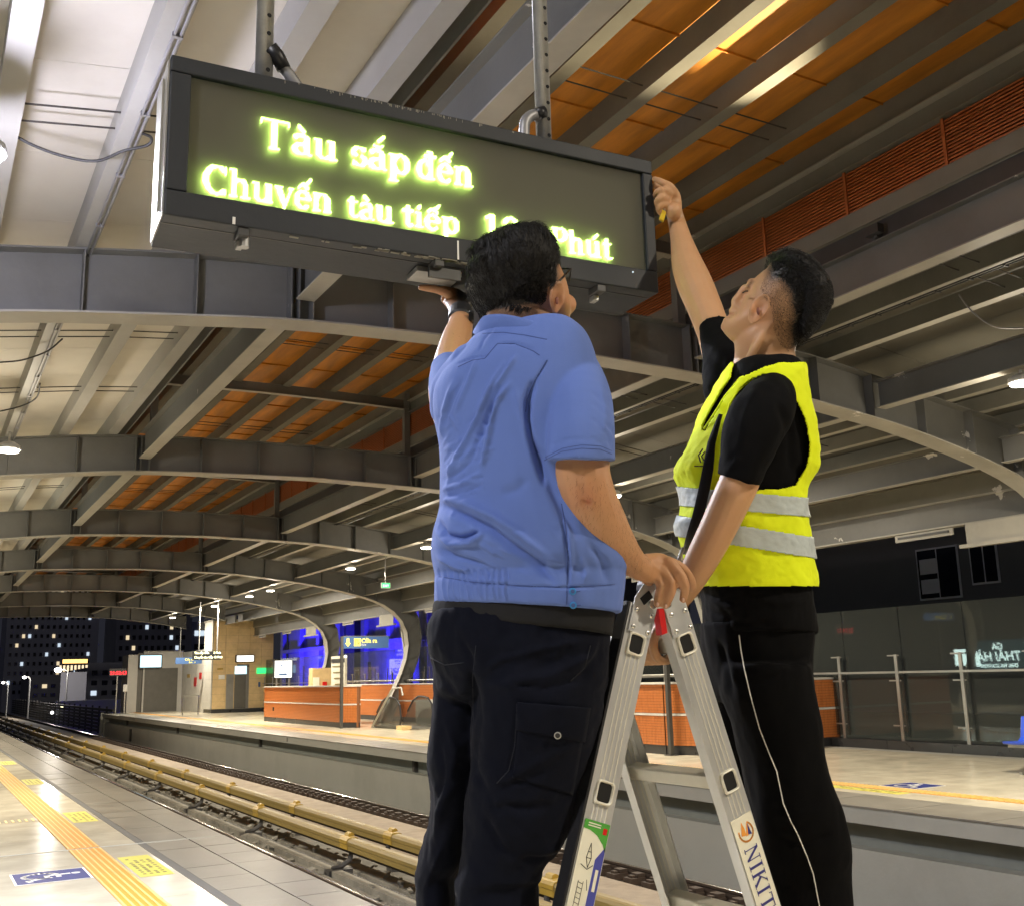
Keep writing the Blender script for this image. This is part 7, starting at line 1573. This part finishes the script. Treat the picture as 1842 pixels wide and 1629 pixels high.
# trousers
HP2 = [(1118, 1262, 1460, 2.22, .135), (1150, 1264, 1459, 2.22, .140), (1193, 1268, 1454, 2.22, .142), (1230, 1272, 1458, 2.22, .13), (1262, 1282, 1462, 2.22, .10)]
a1 = [proj((1.63, 1.665, .80)), proj((1.63, 1.665, .70))]; a2 = [proj((1.60, 1.80, .80)), proj((1.60, 1.80, .70))]
NL = [(1195, 1296, 1456, 2.15, .10), (1240, 1296, 1463, 2.145, .105), (1300, 1316, 1474, 2.14, .105), (1386, 1334, 1487, 2.13, .100), (1463, 1350, 1515, 2.12, .095), (1540, 1364, 1528, 2.12, .09), (1629, 1376, 1529, 2.12, .085)]+[(q[1], q[0]-62, q[0]+66, q[2], .07) for q in a1]
FL = [(1195, 1272, 1420, 2.29, .09), (1240, 1276, 1425, 2.30, .095), (1330, 1286, 1430, 2.31, .095), (1420, 1291, 1434, 2.32, .09), (1520, 1316, 1442, 2.32, .085), (1629, 1342, 1445, 2.32, .08)]+[(q[1], q[0]-58, q[0]+58, q[2], .065) for q in a2]
tr2 = fuse([rowloft(MB(), HP2, 36, 3, ex=2.2), rowloft(MB(), NL, 32, 3, ex=2.1), rowloft(MB(), FL, 28, 3, ex=2.1)], .0058, 4, 'trousers')
folds(tr2, [([(1290, 1150), (1310, 1200), (1318, 1250)], 6, -.006), ([(1310, 1160), (1325, 1230)], 6, .004), ([(1440, 1180), (1400, 1215), (1350, 1230)], 7, -.005), ([(1450, 1200), (1410, 1240)], 6, .004), ([(1480, 1450), (1430, 1470), (1390, 1465)], 8, .004), ([(1500, 1500), (1440, 1520), (1400, 1500)], 7, -.005)])
wrinkle(tr2, .005, 11, 12, (1, 1, .6)); tz = finish(tr2, 'trousers', M['black_trousers'], p2)
pp_ = [(1329.5, 1141), (1333, 1170), (1339, 1203), (1350, 1250), (1366, 1309), (1382, 1350), (1397, 1386), (1409, 1444), (1422, 1475), (1436, 1502), (1452, 1540), (1463, 1571), (1474, 1629), (1484, 1680)]
dg_ = None
from mathutils.bvhtree import BVHTree
bv = BVHTree.FromPolygons([tuple(x_.co+parent_origin(tz)) for x_ in tz.data.vertices], [tuple(f_.vertices) for f_ in tz.data.polygons])
path = []
for i in range(len(pp_)-1):
    for j in range(5):
        t = j/5; a = pp_[i][0]*(1-t)+pp_[i+1][0]*t; b_ = pp_[i][1]*(1-t)+pp_[i+1][1]*t; h = bv.ray_cast(CAM, ray(a, b_).normalized())
        if h[0] is not None: path.append(h[0]-ray(a, b_).normalized()*.0008)
MB().tube(path, .0013, 6).build('piping', M['white_paint'], tz, True)
shoe(lx(1, .62)-.06, 1.665, .636, -1, 0, p2); shoe(lx(1, .62)-.02, 1.80, .636, -1, 0, p2)
def bvh(o):
    off = parent_origin(o); return BVHTree.FromPolygons([tuple(x_.co+off) for x_ in o.data.vertices], [tuple(f_.vertices) for f_ in o.data.polygons])
def cast(b, u, v, lift=.0008):
    d = ray(u, v).normalized(); h = b.ray_cast(CAM, d); return None if h[0] is None else h[0]-d*lift
def seam(o, b, pts, r, m, nm='seam', n=7, lift=.0002):
    path = []
    for i in range(len(pts)-1):
        for j in range(n):
            t = j/n; q = cast(b, pts[i][0]*(1-t)+pts[i+1][0]*t, pts[i][1]*(1-t)+pts[i+1][1]*t, lift)
            if q is not None and (not path or (q-path[-1]).length < .05): path.append(q)
    if len(path) > 2: return MB().tube(path, r, 5).build(nm, m, o, True)
def patch(o, b, quad, nm, m, lift=.002, n=14, th=.002):
    mb = MB(); ok = {}
    for i in range(n+1):
        for j in range(n+1):
            s_, t = i/n, j/n; u = (quad[0][0]*(1-s_)+quad[1][0]*s_)*(1-t)+(quad[3][0]*(1-s_)+quad[2][0]*s_)*t; v = (quad[0][1]*(1-s_)+quad[1][1]*s_)*(1-t)+(quad[3][1]*(1-s_)+quad[2][1]*s_)*t
            q = cast(b, u, v, lift)
            if q is not None: ok[(i, j)] = len(mb.v); mb.v.append(tuple(q))
    for i in range(n):
        for j in range(n):
            q = [(i, j), (i+1, j), (i+1, j+1), (i, j+1)]
            if all(x_ in ok for x_ in q): mb.f.append(tuple(ok[x_] for x_ in q)[::-1])
    o2 = mb.build(nm, m, o, True); k = o2.modifiers.new('t', 'SOLIDIFY'); k.thickness = th; k.offset = 0; return o2
bs_ = bvh(so)
mat('thread_blue', (.05, .085, .27), .9); mat('thread_navy', (.012, .014, .022), .9)
for pts, r in (([(824, 660), (850, 648), (872, 645), (895, 618), (925, 618), (960, 632), (972, 640)], .0008), ([(984, 648), (962, 685), (948, 718), (945, 745)], .0011), ([(979, 828), (1010, 812), (1046, 806), (1080, 808), (1104, 818)], .0006), ([(981, 822), (1012, 806), (1046, 800), (1080, 802), (1104, 812)], .0005),
               ([(1010, 905), (1018, 950), (1022, 1000), (1020, 1048), (1019, 1100)], .0011), ([(779, 1034), (850, 1046), (940, 1053), (1019, 1055)], .0007), ([(1023, 1055), (1070, 1053), (1112, 1049)], .0007), ([(780, 1078), (850, 1091), (940, 1098), (1016, 1100)], .0006), ([(868, 600), (905, 598), (945, 603), (990, 612)], .0007)):
    seam(so, bs_, pts, r, M['thread_blue'])
for (a, b_) in ((1030, 1063), (1031, 1088)):
    q = seam(so, bs_, [(a+6, b_), (a+15, b_-1)], .0011, M['thread_blue'], 'buttonhole')
tro = [o for o in children(p1) if o.name.startswith('trousers')][0]; bt_ = bvh(tro)
patch(tro, bt_, [(930, 1262), (1062, 1272), (1052, 1334), (928, 1312)], 'pocket_flap', M['navy_trousers'], .0035, 16, .003)
patch(tro, bt_, [(934, 1300), (1050, 1322), (1030, 1430), (922, 1398)], 'cargo_pocket', M['navy_trousers'], .0018, 16, .002)
for pts in ([(856, 1160), (850, 1220), (852, 1290), (848, 1370)], [(930, 1264), (926, 1340), (915, 1385), (890, 1412)], [(1062, 1160), (1052, 1200), (1020, 1230)], [(770, 1180), (800, 1195), (840, 1190)]): seam(tro, bt_, pts, .0009, M['thread_navy'])
# fine dark hair on the forearms
bo1 = [o for o in children(p1) if o.name.startswith('body')][0]; bo2 = [o for o in children(p2) if o.name.startswith('body')][0]
def armok(poly, zmax): return lambda p: (lambda q: inpoly(np.array([q[0]]), np.array([q[1]]), poly)[0] and q[2] < zmax)(proj(Vector(p)))
hairs('arm_hair', bo1.data, armok([(1020, 850), (1110, 860), (1145, 950), (1170, 1010), (1140, 1030), (1090, 990), (1040, 930)], 1.9), 900, .011, M['hair_black'], p1, 21, lift=.35, rad=.00012, flow=lambda p, nn, r: RD*1.0-RR*.2+Vector((r.uniform(-1, 1), r.uniform(-1, 1), r.uniform(-1, 1)))*.5)
hairs('arm_hair', bo1.data, armok([(790, 600), (850, 600), (850, 690), (780, 690)], 2.6), 220, .009, M['hair_black'], p1, 22, lift=.35, rad=.00012, flow=lambda p, nn, r: RD+Vector((r.uniform(-1, 1), r.uniform(-1, 1), r.uniform(-1, 1)))*.5)
